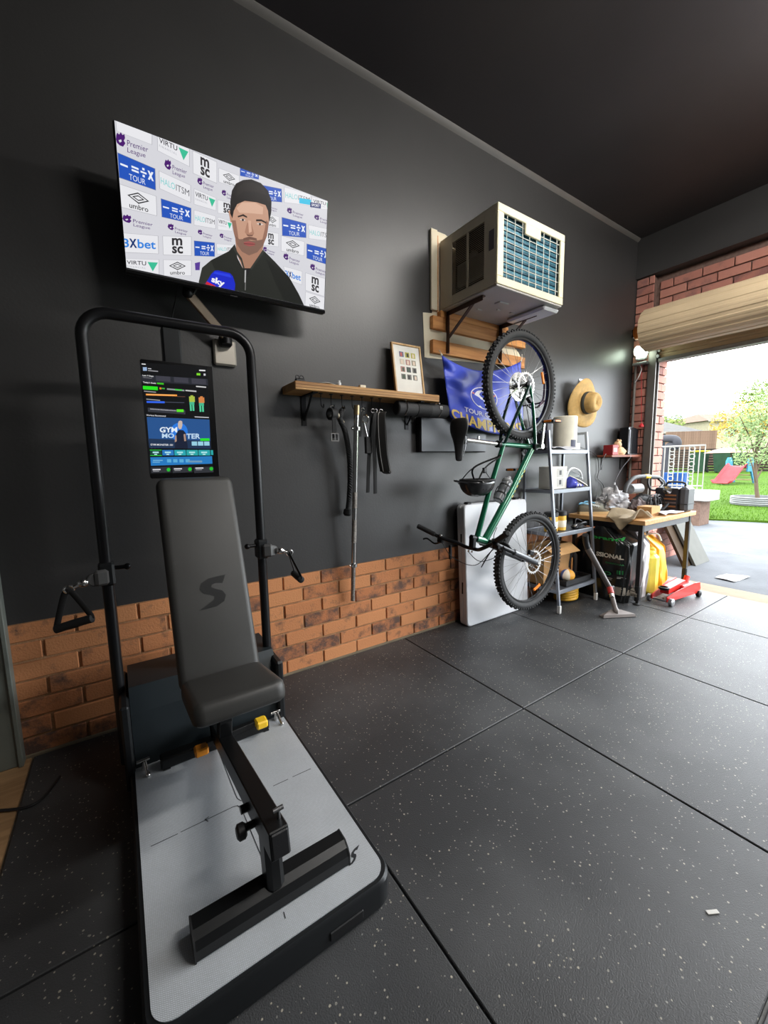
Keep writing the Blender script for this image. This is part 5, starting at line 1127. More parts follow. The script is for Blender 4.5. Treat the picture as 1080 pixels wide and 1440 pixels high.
def reflector(par, cen, ang):
    a = math.radians(ang); d = V((math.cos(a), 0, math.sin(a))); p = cen + d*.235; t = V((-d.z, 0, d.x))
    m_ = MB(); m_.cbox(p + V((0, -.012, 0)), (.085, .014, .022), .005, Matrix(((t.x, 0, d.x), (0, 1, 0), (t.z, 0, d.z)))); m_.build('reflector', m_orf, par)
reflector(wr, RA, 18); reflector(wf, FA, -68)
# frame tubes
BB = V((2.515, BY, 1.345)); SC = V((2.165, BY, 1.360)); HT0 = V((1.945, BY, .742)); HT1 = V((2.035, BY, .712))
MB().tube([BB, (BB+SC)/2, SC], [.019, .017, .016], 14).build('seat_tube', m_green, bk_)
MB().tube([SC + V((.035, 0, -.004)), SC*.5 + HT0*.5 + V((.012, 0, 0)), HT0 + V((.012, 0, .01))], [.017, .019, .021], 14, flat=(1, .8)).build('top_tube', m_green, bk_)
dtb = MB().tube([BB + V((-.005, 0, -.01)), BB*.5 + HT1*.5 + V((.012, 0, .0)), HT1 + V((.0, 0, .012))], [.022, .026, .025], 16).build('down_tube', m_green, bk_)
MB().cyl(HT0, HT1, .025, 18).build('head_tube', m_green, bk_)
MB().cyl(BB + V((0, -.038, 0)), BB + V((0, .038, 0)), .024, 18).build('bottom_bracket', m_black, bk_)
for s in (-1, 1):
    e = RA + V((0, s*.068, 0))
    MB().tube(smoothpath([BB + V((-.01, s*.028, .02)), BB*.6 + RA*.4 + V((.0, s*.05, 0)), BB*.25 + RA*.75 + V((0, s*.066, 0)), e], 5), [.012]*5 + [.011]*5 + [.009]*6, 10).build('chainstay', m_green, bk_)
    MB().tube(smoothpath([SC + V((.025, s*.02, .005)), SC*.6 + RA*.4 + V((0, s*.048, 0)), SC*.2 + RA*.8 + V((0, s*.064, 0)), e], 5), [.010]*16, 10).build('seatstay', mat('dark_green_paint', c(20, 46, 40), .25, .3), bk_)
    MB().cbox(e, (.05, .008, .04), .004, rotm('Y', 30)).build('dropout', m_black, bk_)
MB().cyl(RA + V((0, -.078, 0)), RA + V((0, .078, 0)), .008).build('rear_axle', m_silver, bk_)
# lettering on the down tube
u_ = (HT1-BB).normalized(); m_ = MB(); Lt = (HT1-BB).length
side_ = V((u_.z, 0, -u_.x)); side_ = side_ if side_.x > 0 else -side_
def dt(s, t):
    a = .35 + (t-.5)*.75; return BB + u_*(Lt*(.55-.32*s)) + (side_*math.sin(a) + V((0, -1, 0))*math.cos(a))*.0278 + V((.010, 0, 0))*(1-abs(.5-(.45-.3*s))*2)
[m_.poly([dt(k/6 + a*.11, b) for a, b in ((0, .1), (.75, .1), (1, .9), (.25, .9))]) for k in range(6)]; m_.build('gold_stripe', mat('gold_print', c(206, 196, 110), .4), dtb, smooth=0)
# seat post, clamp and saddle
MB().lathe([(.019, -.012), (.024, -.010), (.024, .016), (.019, .018)], SC + V((-.012, 0, 0)), (-1, 0, .02), 18).cyl(SC + V((-.02, -.02, .01)), SC + V((-.03, -.05, .035)), .005).build('seat_clamp', m_black, bk_)
SP_ = V((1.832, BY, 1.385)); MB().cyl(SC, SP_, .0145, 16).build('seat_post', m_silver, bk_)
MB().box(SP_.x-.018, SP_.x+.014, BY-.022, BY+.022, SP_.z-.028, SP_.z+.028, .006).build('post_head', m_black, bk_)
for s in (-1, 1): MB().tube(smoothpath([(1.79, BY+s*.03, 1.50), (1.816, BY+s*.022, 1.45), (1.82, BY+s*.022, 1.34), (1.796, BY+s*.012, 1.27)], 5), .0035, 8).build('saddle_rail', m_steel, bk_)
prs = [(1.517, .050, 0), (1.50, .066, .0), (1.47, .074, .004), (1.43, .068, .006), (1.39, .046, .004), (1.34, .030, .0), (1.29, .024, -.002), (1.262, .018, -.003), (1.250, .008, -.004)]
m_ = MB(); ns_ = 14
vs = []
for z_, hw, dx in prs:
    for k in range(ns_):
        a = 2*math.pi*k/ns_; up_ = math.cos(a); yy = math.sin(a)*hw*1.12
        vs.append(V((1.778 - dx - up_*(.020 if up_ > 0 else .022) + (abs(math.sin(a))**2)*.012, BY+yy, z_)))
m_.add(vs, [(i*ns_+k, i*ns_+(k+1) % ns_, (i+1)*ns_+(k+1) % ns_, (i+1)*ns_+k) for i in range(len(prs)-1) for k in range(ns_)] + [list(range(ns_))[::-1], [(len(prs)-1)*ns_+k for k in range(ns_)]])
m_.build('saddle', mat('saddle_vinyl', c(40, 40, 41), .5, bump=.08), bk_, sub=1, smooth=180)
# cranks, chainring, chain, pedals
cdir = V((.03, 0, .085)).normalized()
for s in (-1, 1):
    e = BB + V((0, s*.075, 0)); d = V((.03, 0, 1))*(1 if s < 0 else -1); tip = e + d*.165 + V((0, s*.012, 0))
    m_ = MB(); bar(m_, e, tip, .026, .014, up=(0, 1, 0), ch=.005); m_.cyl(e + V((0, s*.012, 0)), e - V((0, s*.03, 0)), .018); m_.build('crank', m_silver if s < 0 else m_black, bk_)
    pc = tip + V((0, s*.06, 0)); pd = MB().box(pc.x-.05, pc.x+.05, pc.y-.045, pc.y+.045, pc.z-.009, pc.z+.009, .004).cyl(tip, pc, .008).build('pedal', m_blackp, bk_)
    for sx in (-1, 1):
        MB().box(pc.x+sx*.051-.003, pc.x+sx*.051+.003, pc.y-.028, pc.y+.028, pc.z-.007, pc.z+.007, .002).build('pedal_reflector', m_orf, pd)
    for sy in (-1, 1): MB().box(pc.x-.03, pc.x+.03, pc.y+sy*.046-.002, pc.y+sy*.046+.002, pc.z-.006, pc.z+.006, .002).build('pedal_reflector', m_orf, pd)
ch_ = MB(); ch_.lathe([(.058, .044), (.072, .044), (.072, .047), (.058, .047), (.058, .044)], BB, (0, 1, 0), 40)
for k in range(4): a = k*1.571+.4; ch_.cyl(BB + V((0, .0455, 0)), BB + V((math.cos(a)*.064, .0455, math.sin(a)*.064)), .007, 6)
for k in range(32): a = k*2*math.pi/32; ch_.cbox(BB + V((math.cos(a)*.074, .0455, math.sin(a)*.074)), (.006, .002, .006), 0, rotm('Y', -math.degrees(a)))
ch_.build('chainring', m_black, bk_)
dd = (RA-BB).normalized(); nn_ = V((dd.z, 0, -dd.x)); MB().tube([BB + nn_*.074 + V((0, .0455, 0)), RA + nn_*.065 + V((0, .034, 0))], .0032, 6).tube([BB - nn_*.074 + V((0, .0455, 0)), RA - nn_*.03 + V((.02, .05, .03))], .0032, 6).build('chain', m_steel, bk_)
de = MB(); p = RA + V((.06, .06, -.01)); de.cbox(p, (.045, .02, .04), .006); de.cbox(p + V((.03, .0, -.05)), (.018, .012, .09), .005, rotm('Y', 20)); de.cyl(p + V((.012, -.008, -.012)), p + V((.012, .01, -.012)), .016).cyl(p + V((.045, -.008, -.09)), p + V((.045, .01, -.09)), .016); de.build('rear_derailleur', m_black, bk_)
MB().cbox(RA*.8 + SC*.2 + V((.055, -.06, -.02)), (.05, .028, .032), .006, rotm('Y', 40)).build('rear_caliper', m_black, bk_)
# suspension fork
CR = V((2.055, BY, .700)); fd = (FA-CR); 
MB().cyl(HT1, CR + V((.004, 0, 0)), .018).box(CR.x-.016, CR.x+.024, BY-.075, BY+.075, CR.z-.03, CR.z+.022, .012).build('fork_crown', m_black, bk_)
fdn = fd.normalized()
for s in (-1, 1):
    a = CR + V((0, s*.064, 0)); e = FA + V((0, s*.064, 0)); mid = a + (e-a)*.42
    fl_ = MB().cyl(a, a + (e-a)*.55, .0155, 16).build('fork_stanchion', m_black if s > 0 else m_black, bk_)
    MB().lathe([(.0185, 0), (.023, .006), (.022, .04), (.0205, (e-mid).length), (.016, (e-mid).length+.02)], mid, e-mid, 16).build('fork_lower', m_silver if False else mat('grey_fork_lower', c(96, 98, 102), .35, .5), bk_)
    MB().lathe([(.017, -.02), (.021, -.016), (.021, .004), (.017, .008)], a, e-a, 14).build('fork_cap', m_silver, bk_)
ar = CR + fd*.42; m_ = MB(); arch_up = V((fdn.z, 0, -fdn.x)); arch_up = arch_up if arch_up.z > 0 else -arch_up
m_.tube(smoothpath([ar + V((0, -.064, 0)), ar + V((0, -.045, 0)) - fdn*.055 + arch_up*.03, ar - fdn*.07 + arch_up*.035, ar + V((0, .045, 0)) - fdn*.055 + arch_up*.03, ar + V((0, .064, 0))], 6), .011, 10); m_.build('fork_arch', m_black, bk_)
MB().cyl(FA + V((0, -.085, 0)), FA + V((0, .085, 0)), .009).build('front_axle', m_silver, bk_)
MB().cbox(FA - fdn*.09 + V((0, -.058, 0)) + arch_up*.05, (.055, .028, .034), .006, rotm('Y', 20)).build('front_caliper', m_black, bk_)
# stem, bars, grips, levers
ST = V((1.90, BY, .724)); MB().cyl(HT0 + V((.004, 0, 0)), HT0 + V((-.045, 0, .012)), .018).build('headset', m_black, bk_)
SM = ST + V((.01, 0, -.045)); bar(MB(), HT0 + V((-.028, 0, .01)), SM, .04, .036, up=(1, 0, 0), ch=.006).build('stem', m_black, bk_)
for s in (-1, 1): MB().cyl(SM + V((-.016, s*.014, -.022)), SM + V((-.016, s*.014, -.012)), .006).build('stem_bolt', m_silver, bk_)
hbp = {}
for s in (-1, 1):
    p0, p1, p2, p3, p4 = SM, SM + V((0, s*.05, 0)), SM + V((-.03, s*.12, .025)), SM + (V((-.085, .20, .05)) if s > 0 else V((-.035, -.21, .075))), SM + (V((-.185, .325, .125)) if s > 0 else V((-.105, -.365, .16)))
    hbp[s] = (p3, p4); MB().tube(smoothpath([p0, p1, p2, p3, p4], 6), .0125, 12).build('handlebar', m_black, bk_)
    g0 = p3 + (p4-p3)*.30; m_ = MB(); m_.lathe([(.0145, 0), (.0175, .004), (.0165, .03), (.0172, .06), (.0165, .09), (.0175, (p4-g0).length+.006), (.012, (p4-g0).length+.012)], g0, p4-g0, 16); m_.build('grip', m_rub, bk_)
    cl = p3 + (p4-p3)*.12; m_ = MB(); m_.torus(cl, p4-p3, .016, .006, 16, 8).cbox(cl + V((.012, 0, -.03)), (.03, .045, .03), .006); lvh = m_.build('brake_lever', m_black, bk_)
    m_ = MB(); m_.tube(smoothpath([cl + V((.012, 0, -.04)), cl + V((.0, s*.05, -.055)), cl + (p4-p3)*.55 + V((.01, 0, -.06)), cl + (p4-p3)*.70 + V((.0, 0, -.075))], 5), 1, 8, flat=(.006, .004)); m_.build('lever_blade', m_black, lvh)
    MB().ball(cl + V((.0, -s*.015, .01)), .010).build('clamp_bolt', m_silver, lvh)
    MB().tube(smoothpath([cl + V((.012, -s*.02, -.04)), cl + V((.03, -s*.10, -.13)), SM + V((.06, s*.03, -.13)), CR + V((.02, -.03, -.05)), CR + V((.10, -.06, -.03))], 6), .0025, 6).build('brake_hose', m_rub, bk_)
MB().cbox(hbp[1][0] + V((.05, -.03, -.10)), (.022, .02, .10), .005).build('shifter', m_black, bk_)
MB().tube(smoothpath([SM + V((.02, .06, -.03)), SM + V((.08, .0, -.10)), CR + V((.05, -.07, -.07)), CR + V((.03, -.03, .03)), HT1 + V((.08, -.03, .09))], 6), .0025, 6).build('gear_cable', m_rub, bk_)
# bottle in its cage
mid = BB*.5 + HT1*.5 + V((-.055, 0, .012)); ud = (BB-HT1).normalized(); perp = V((-ud.z, 0, ud.x)); perp = perp if perp.x < 0 else -perp
b0_ = HT1 + (BB-HT1)*.355 + perp*.068
cg_ = MB()
for s in (-1, 1): cg_.tube(smoothpath([b0_ - perp*.036, b0_ + V((0, s*.041, 0)) + ud*.02, b0_ + perp*.02 + V((0, s*.038, 0)) + ud*.10, b0_ - perp*.03 + V((0, s*.03, 0)) + ud*.14], 5), .003, 6)
cg_.build('bottle_cage', m_black, bk_)
wbt = thing('water_bottle', 'clear grey sports water bottle held in the bicycle frame', 'bottle', b0_)
m_wb = mat('smoky_bottle', c(120, 122, 126), .2, var=.04, trans=.35)
MB().lathe([(.030, .0), (.0365, .006), (.0365, .06), (.033, .07), (.033, .08), (.0365, .09), (.0365, .135), (.032, .15)], b0_, ud, 24).build('body', m_wb, wbt)
MB().lathe([(.034, .148), (.036, .151), (.036, .168), (.030, .174), (.014, .180), (.012, .196), (.009, .200)], b0_, ud, 24).build('cap', mat('grey_cap', c(150, 150, 152), .4), wbt)
for h_ in (.05, .115): MB().lathe([(.037, h_), (.0378, h_+.001), (.0378, h_+.011), (.037, h_+.012)], b0_, ud, 24).build('band', m_rub, wbt)
# helmet hung by its strap from the seat clamp
hc = B(671, 676, .02); hm = thing('cycling_helmet', 'black cycling helmet with a pointed visor hanging by its straps', 'helmet', hc)
fwd_ = (B(645, 678) - B(686, 683)).normalized()
m_ = MB(); m_helm = mat('helmet_shell', c(30, 30, 32), .3, coat=.4)
HR = Matrix(((-1, 0, 0), (0, 1, 0), (0, 0, 1)))
def hel(s, t):
    a = 2*math.pi*s; ph = math.pi/2*t; r_ = math.cos(ph); rib = 1 + .035*math.cos(a*9)*math.sin(ph*2)
    return hc + V((math.cos(a)*.125*r_*rib, math.sin(a)*.09*r_*rib, -.098*math.sin(ph)*(1+.02*math.cos(a*7))))
m_.grid(hel, 48, 9, True); hsh = m_.build('shell', m_helm, hm, solid=.018, smooth=60)
m_ = MB(); m_.torus(hc + V((0, 0, .004)), (0, 0, 1), 1, .0, 3, 3) if 0 else None
m_.prism([hc + V((-.10, -.075, -.012)), hc + V((-.125, -.04, -.004)), hc + V((-.20, -.012, .012)), hc + V((-.20, .012, .012)), hc + V((-.125, .04, -.004)), hc + V((-.10, .075, -.012)), hc + V((-.075, 0, -.03))], V((.004, 0, -.010))); m_.build('visor', m_helm, hsh, smooth=0)
for k in range(5):
    a = -1.9 + k*.42; p = hc + V((math.cos(a)*.112, math.sin(a)*.082, -.05)); MB().cbox(p, (.035, .008, .012), .003, rotm('Z', math.degrees(a)+90)).build('vent', m_rub, hsh)
MB().lathe([(.112, .0), (.118, .004), (.112, .012), (.106, .004), (.112, .0)], hc, (0, 0, 1), 32).build('rim_padding', m_rub, hm)
top_ = B(702, 640, -.03)
for s in (-1, 1):
    for ax_ in (-.07, .05): MB().tube(smoothpath([hc + V((ax_, s*.075, .004)), hc + V((.02, s*.05, .085)), top_ + V((0, s*.008, -.01)), top_], 5), 1, 6, flat=(.0018, .007)).build('strap', m_web, hm)
MB().box(hc.x-.0, hc.x+.03, hc.y-.06, hc.y-.04, hc.z+.05, hc.z+.085, .004).build('strap_buckle', m_blackp, hm)
# wall hook that carries the rear wheel
hk = thing('bike_wall_hook', 'dark metal wall hook with a red tip holding up the rear wheel', 'hook', (2.865, W, 1.7))
pts = smoothpath([V((2.865, W-.012, 1.70)), V((2.865, 2.05, 1.70)), V((2.80, 1.94, 1.70)), B(757, 572, .05), B(764, 560, .03), B(766, 530, .02), B(767, 503, .02)], 6)
MB().tube(pts, .007, 10).build('arm', mat('plum_steel', c(86, 70, 84), .35, .5), hk)
MB().box(2.83, 2.90, W-.014, W-.001, 1.62, 1.78, .004).build('wall_plate', m_black, hk)
MB().ball(B(766, 520, .02), .014).build('tip', mat('red_cap', c(190, 50, 40), .4), hk)
MB().tube(smoothpath([B(757, 572, .05), B(748, 574, .03), B(742, 570, .0)], 5), .006, 8).build('wheel_rest', m_black, hk)
# white folding table leaning folded against the wall
ftb = thing('folding_table', 'white plastic folding table folded flat and leaning against the wall', 'table', (2.47, 2.12, 0))
m_ftb = mat('white_table_plastic', c(214, 216, 220), .42, var=.03); x0, x1 = 2.112, 2.835
tl = (.93, 2.075, 2.145)
def slab(nm, y_b, y_t, th, r=.035):
    u = V((0, y_t-y_b, .925)).normalized(); n_ = V((0, -u.z, u.y)); L_ = .928; pts = []
    for cx, cy, a0 in ((x1-r, L_-r, 0), (x0+r, L_-r, 90), (x0+r, r, 180), (x1-r, r, 270)):
        for k in range(6): a = math.radians(a0+90*k/5); pts.append(V((cx + r*math.cos(a), y_b, .002)) + u*(cy + r*math.sin(a)))
    m_ = MB(); ins = [p + (V(((x0+x1)/2, y_b, .002)) + u*L_/2 - p).normalized()*.008 + n_*.006 for p in pts]; nn2 = len(pts); back = [p - n_*th for p in pts]
    m_.add(ins + pts + back, [list(range(nn2)), [2*nn2+k for k in range(nn2)][::-1]] + [(l*nn2+(k+1) % nn2, l*nn2+k, (l+1)*nn2+k, (l+1)*nn2+(k+1) % nn2) for l in (0, 1) for k in range(nn2)])
    return m_.build(nm, m_ftb, ftb)
slab('front_half', 2.068, 2.112, .030); slab('back_half', 2.108, 2.152, .030)
for xx in (x0+.05, x1-.12): MB().box(xx, xx+.05, 2.125, 2.165, .925, .945, .006).build('hinge', m_blackp, ftb)
MB().box(x0+.28, x0+.42, 2.118, 2.14, .925, .938, .004).build('carry_handle', m_blackp, ftb)
for zz in (.25, .62): MB().box(x0-.003, x0+.002, 2.10+zz*.045, 2.114+zz*.045, zz, zz+.09, .002).build('latch', m_rub, ftb)
# ================================================================== ladder shelf
m_lad = mat('silver_grey_steel', c(128, 132, 140), .4, .5, var=.06)
LX0, LX1, LYF, LYT, LYB, LZT = 2.912, 3.462, 1.822, 1.975, 2.185, 1.485
def lyf(z): return LYF + (LYT-LYF)*z/LZT
ls = thing('ladder_shelf', 'grey steel ladder shelf standing between the bike and the workbench', 'shelf', ((LX0+LX1)/2, 2.0, 0))
for xx in (LX0, LX1):
    bar(MB(), V((xx, LYF, .012)), V((xx, LYT, LZT)), .022, .022, up=(0, 1, 0)).build('leg', m_lad, ls)
    MB().cbox((xx, LYF+.001, .035), (.026, .026, .066), .003).build('foot', mat('pale_foot_cap', c(210, 208, 204), .5), ls)
    MB().box(xx-.011, xx+.011, LYB-.011, LYB+.011, 0, LZT, .002).build('leg', m_lad, ls)
    bar(MB(), V((xx, LYT, LZT-.01)), V((xx, LYB, LZT-.01)), .02, .02).build('side_rail', m_lad, ls)
TZs = (1.325, 1.003, .648, .185)
def tierY(z): return lyf(z)
for z in TZs:
    y0 = lyf(z); t = MB().box(LX0+.01, LX1-.01, y0+.004, LYB, z-.004, z, .001).build('tier', mat('dark_grey_sheet', c(84, 88, 94), .45, .4), ls, smooth=0)
    MB().box(LX0, LX1, y0-.011, y0+.007, z-.028, z+.004, .002).build('front_lip', m_lad, t)
    MB().box(LX0, LX1, LYB-.006, LYB+.006, z-.028, z+.004, .002).build('rear_lip', m_lad, t)
    for xx in (LX0, LX1): MB().box(xx-.006, xx+.006, y0, LYB, z-.026, z+.003, .002).build('side_lip', m_lad, t)
def LP_(px, py, Y): return hY(px, py, Y)
zt0 = TZs[0]+.0045
# top tier
A = hY(783, 620, 2.06); rz = zt0; cx = hY(797, 600, 2.07).x; rad = .098; hgt = hY(797, 583.5, 2.0).z - rz
cyl_ = thing('white_canister', 'tall cream cylinder with a dark label on the top tier of the ladder shelf', 'canister', (cx, 2.085, rz))
MB().lathe([(rad-.006, 0), (rad, .005), (rad, hgt-.006), (rad-.006, hgt), (.03, hgt), (.03, hgt-.05)], (cx, 2.085, rz), (0, 0, 1), 40).build('roll', mat('cream_paper', c(232, 226, 206), .7), cyl_)
m_ = MB(); m_.grid(lambda s, t: V((cx + (rad+.001)*math.cos(math.radians(-118+s*34)), 2.085 + (rad+.001)*math.sin(math.radians(-118+s*34)), rz+.012+t*.075)), 8, 3); m_.build('label', ink(70, 72, 92), cyl_)
tag(MB().box(LX0+.05, LX0+.11, 2.02, 2.17, rz, rz+hgt*.93, .006).build('shadow_block', mat('plum_black_shadow', c(44, 38, 44), .6)), 'dark block standing for the upright folder beside the cream cylinder on the top tier', 'shadow')  # solid dark block stands in for the cylinder's shadow on the wall
m_ = MB(); pz = V((LX0+.05, 1.965, rz)); rnd = random.Random(2)
def sheetp(s, t): return pz + V((s*.38, t*.07-.01, .012 + .012*math.sin(s*8+t*2) + .012*t*math.sin(s*3)))
m_.grid(sheetp, 22, 8); tag(m_.build('plastic_bag', mat('clear_white_plastic', c(206, 206, 212), .3, var=.06), solid=.003), 'crumpled translucent plastic bag along the front of the top tier', 'bag')
for k, (xx, w) in enumerate(((3.30, .07), (3.385, .075))):
    tag(MB().box(xx-w/2, xx+w/2, 2.0, 2.06, rz, rz+.062, .004).build('white_carton', mat('white_card', c(228, 228, 230), .6, rand=.04)), ('small white carton next to the cream cylinder' if k == 0 else 'small white carton at the end of the top tier, charger lead behind it'), 'box', 'small white cartons')
ca = hY(826, 624, 2.03); tag(MB().tube(smoothpath([V((3.40, 2.03, rz+.075)), V((3.47, 2.05, rz+.055)), V((3.55, 2.12, rz+.05)), hY(838, 640, 2.19), hY(842, 660, 2.2), hY(840, 672, 2.2), hY(848, 682, 2.2), hY(852, 700, 2.2)], 6), .0035, 6).build('charger_lead', m_blackp), 'thin dark lead running from the top tier down the wall', 'cable')
# second tier
z2 = TZs[1]+.0045
bx0, bx1, by0 = hY(745, 690, 1.93).x, hY(781, 690, 1.93).x, 1.955
sb = thing('switch_box', 'cream carton printed with two dark switch pictures on the second tier', 'box', ((bx0+bx1)/2, 2.0, z2)); hgt = hY(760, 657, by0).z - z2
bx0 = LX0+.035; bx1 = bx0+.215
MB().box(bx0, bx1, by0, by0+.12, z2, z2+hgt, .002).build('carton', mat('cream_carton', c(216, 212, 200), .65), sb, smooth=0)
for k in (0, 1):
    zc = z2+hgt*(.72-.43*k); pnl = MB().box(bx0+.075, bx0+.165, by0-.0012, by0, zc-.036, zc+.036).build('printed_panel', ink(176, 174, 168), sb, smooth=0)
    MB().box(bx0+.105, bx0+.135, by0-.0018, by0-.001, zc-.018, zc+.02).build('switch_picture', ink(40, 40, 44), pnl, smooth=0)
MB().box(bx0+.005, bx0+.065, by0-.0012, by0, z2+.02, z2+hgt-.02).build('printed_text_block', ink(196, 192, 180), sb, smooth=0)
bb = thing('blue_glove', 'crumpled blue and white gloves beside the switch carton', 'glove', (3.24, 1.96, z2)); rnd = random.Random(9)
m_ = MB()
def lump(cen, rad, seed, amp=.25, n=20, m=12, fl=0.0):
    """uneven soft heap"""
    r = random.Random(seed); ph = [r.uniform(0, 6.28) for _ in range(6)]; g = MB()
    def fn(s, t):
        a = 2*math.pi*s; p = math.pi*t; d = V((math.sin(p)*math.cos(a), math.sin(p)*math.sin(a), math.cos(p)))
        k = 1 + amp*(.5*math.sin(3*a+ph[0]+2*p) + .35*math.sin(5*a-ph[1])*math.sin(3*p+ph[2]) + .3*math.sin(7*p+ph[3]+a) + .2*math.sin(9*a+ph[4])*math.sin(p)) + fl*(.5-abs(math.sin(4*a+6*p+ph[5]+1.5*math.sin(3*p+ph[1])))*math.sin(p)) + fl*.6*(.5-abs(math.sin(7*a-9*p+ph[2]+math.sin(2*a)))*math.sin(p))
        z = d.z*rad[2]*k
        if z < -rad[2]*.55: z = -rad[2]*.55
        return V(cen) + V((d.x*rad[0]*k, d.y*rad[1]*k, z + rad[2]*.55))
    g.grid(fn, n, m, True); return g
lump((3.215, 1.95, z2), (.05, .045, .055), 3, .3).build('palm', mat('blue_knit', c(58, 66, 168), .8, bump=.2), bb)
for k in range(4): MB().tube(smoothpath([(3.20+k*.016, 1.945, z2+.02), (3.225+k*.02, 1.925, z2+.045-.008*k), (3.265+k*.022, 1.915, z2+.018)], 5), .011, 8).build('finger', mat('blue_knit', c(58, 66, 168), .8) if k % 2 else mat('white_cotton', c(222, 222, 226), .8), bb)
gg = thing('safety_visor', 'clear plastic moulded visor with a pale handle on the second tier', 'visor', (3.30, 2.05, z2))
A = hY(792, 664, 2.02); m_ = MB(); m_.grid(lambda s, t: V((3.22 + s*.25, 2.0 + .05*math.sin(s*3.14) + .04*t, z2+.075 + .075*t*math.sin(.5+s*2.2))), 14, 6); m_.build('lens', mat('clear_plastic', c(206, 214, 216), .1, trans=.6), gg, solid=.005)
MB().tube(smoothpath([(3.25, 1.99, z2+.10), (3.34, 1.95, z2+.055), (3.42, 1.93, z2+.012)], 5), 1, 8, flat=(.008, .018)).build('handle', mat('pale_handle', c(214, 206, 184), .5), gg)
MB().tube(smoothpath([(3.22, 2.0, z2+.06), (3.24, 1.99, z2+.14), (3.36, 2.02, z2+.165), (3.47, 2.02, z2+.13), (3.475, 2.0, z2+.06)], 5), .008, 8).build('rim', m_white, gg)
# third tier
z3 = TZs[2]+.0045
for k, (px, lab) in enumerate(((768, 'yellow and white tin with a black lid behind the bicycle wheel'), (790, 'yellow tin with a black lid standing in the middle of the third tier'))):
    xx = (LX0+.085, LX0+.205)[k]; t = thing('paint_tin', lab, 'tin', (xx, 1.98, z3), group='yellow tins')
    MB().lathe([(.050, 0), (.053, .004), (.053, .125), (.050, .129)], (xx, 1.98, z3), (0, 0, 1), 28).build('can', mat('yellow_tin_print', c(226, 178, 70), .4, .1, var=.2, vs=16), t)
    MB().lathe([(.054, .126), (.057, .130), (.057, .158), (.050, .163)], (xx, 1.98, z3), (0, 0, 1), 28).build('lid', m_blackp, t)
    MB().lathe([(.0534, .03), (.0538, .031), (.0538, .085), (.0534, .086)], (xx, 1.98, z3), (0, 0, 1), 28).build('label_band', mat('white_tin_band', c(224, 216, 196), .5), t)
tag(MB().tube(smoothpath([(LX0+.06, 1.96, z3+.17), (LX0+.10, 1.95, z3+.185), (LX0+.15, 1.97, z3+.172)], 5), .008, 8).build('screwdriver', m_rub), 'black tool handle lying across the tin lids', 'tool')
gd = thing('hand_drill', 'black hand tool with a loose cord on the third tier', 'tool', (3.33, 1.93, z3))
lump((3.31, 1.93, z3), (.07, .04, .028), 12, .2).build('body', m_rub, gd); MB().tube(smoothpath([(3.25, 1.91, z3+.02), (3.31, 1.89, z3+.05), (3.39, 1.90, z3+.045), (3.44, 1.93, z3+.012)], 6), .008, 8).build('handle', m_blackp, gd)
MB().tube(smoothpath([(3.29, 1.94, z3+.04), (3.34, 1.96, z3+.075), (3.41, 1.95, z3+.05), (3.43, 1.93, z3+.01)], 6), .004, 6).build('cord', m_blackp, gd); MB().ball((3.265, 1.92, z3+.022), .02).build('knob', m_steel, gd)
# fourth tier: cardboard box, tray, drill case
z4_ = TZs[3]+.0045
cbx = thing('cardboard_box', 'open brown cardboard box on the lowest tier of the ladder shelf', 'box', (3.1, 2.05, z4_)); m_card = mat('corrugated_card', c(186, 142, 90), .8, var=.06)
cx0, cx1, cy0, cy1, ch_z = LX0+.02, LX0+.40, 1.99, 2.165, z4_+.33
MB().box(cx0, cx1, cy0, cy0+.005, z4_, ch_z).build('panel', m_card, cbx, smooth=0); MB().box(cx0, cx1, cy1-.005, cy1, z4_, ch_z).build('panel', m_card, cbx, smooth=0)
MB().box(cx0, cx0+.005, cy0, cy1, z4_, ch_z).build('panel', m_card, cbx, smooth=0); MB().box(cx1-.005, cx1, cy0, cy1, z4_, ch_z).build('panel', m_card, cbx, smooth=0); MB().box(cx0, cx1, cy0, cy1, z4_, z4_+.005).build('bottom', m_card, cbx, smooth=0)
m_ = MB(); m_.prism([(cx0, cy0, ch_z), (cx1, cy0, ch_z), (cx1-.01, cy0-.10, ch_z-.06), (cx0+.01, cy0-.10, ch_z-.06)], (0, .004, .003)); m_.build('flap', m_card, cbx, smooth=0)
for k in (0, 1): MB().box(cx0+.12, cx0+.24, cy0-.0012, cy0, z4_+.17-.03*k, z4_+.174-.03*k).build('printed_line', ink(120, 88, 52), cbx, smooth=0)
tr_ = thing('black_tray', 'shallow black tray on the lowest tier holding a ball', 'tray', (3.25, 1.9, z4_))
MB().box(3.06, 3.43, 1.862, 1.98, z4_, z4_+.006, .002).build('base', m_blackp, tr_)
for a in ((3.06, 3.43, 1.858, 1.866), (3.06, 3.43, 1.976, 1.984), (3.056, 3.064, 1.858, 1.984), (3.426, 3.434, 1.858, 1.984)): MB().box(*a, z4_, z4_+.045, .002).build('rim', m_blackp, tr_)
bl_ = thing('beach_ball', 'small orange, yellow and blue ball in the black tray', 'ball', (3.17, 1.92, z4_+.01))
for k, cc in enumerate(((236, 120, 40), (242, 190, 60), (64, 92, 160), (240, 226, 206), (238, 170, 50), (60, 70, 110))):
    m_ = MB(); m_.grid(lambda s, t: V((3.17, 1.92, z4_+.066)) + V((.075*math.cos((k+s)*math.pi/3)*math.sin(t*3.1416), .055*math.sin((k+s)*math.pi/3)*math.sin(t*3.1416), .056*math.cos(t*3.1416))), 6, 12); m_.build('gore', mat('ball_%d' % k, c(*cc), .5), bl_)
bgk = thing('tool_bag', 'dark brown tool bag leaning in the corner of the lowest tier', 'bag', (3.37, 2.02, z4_))
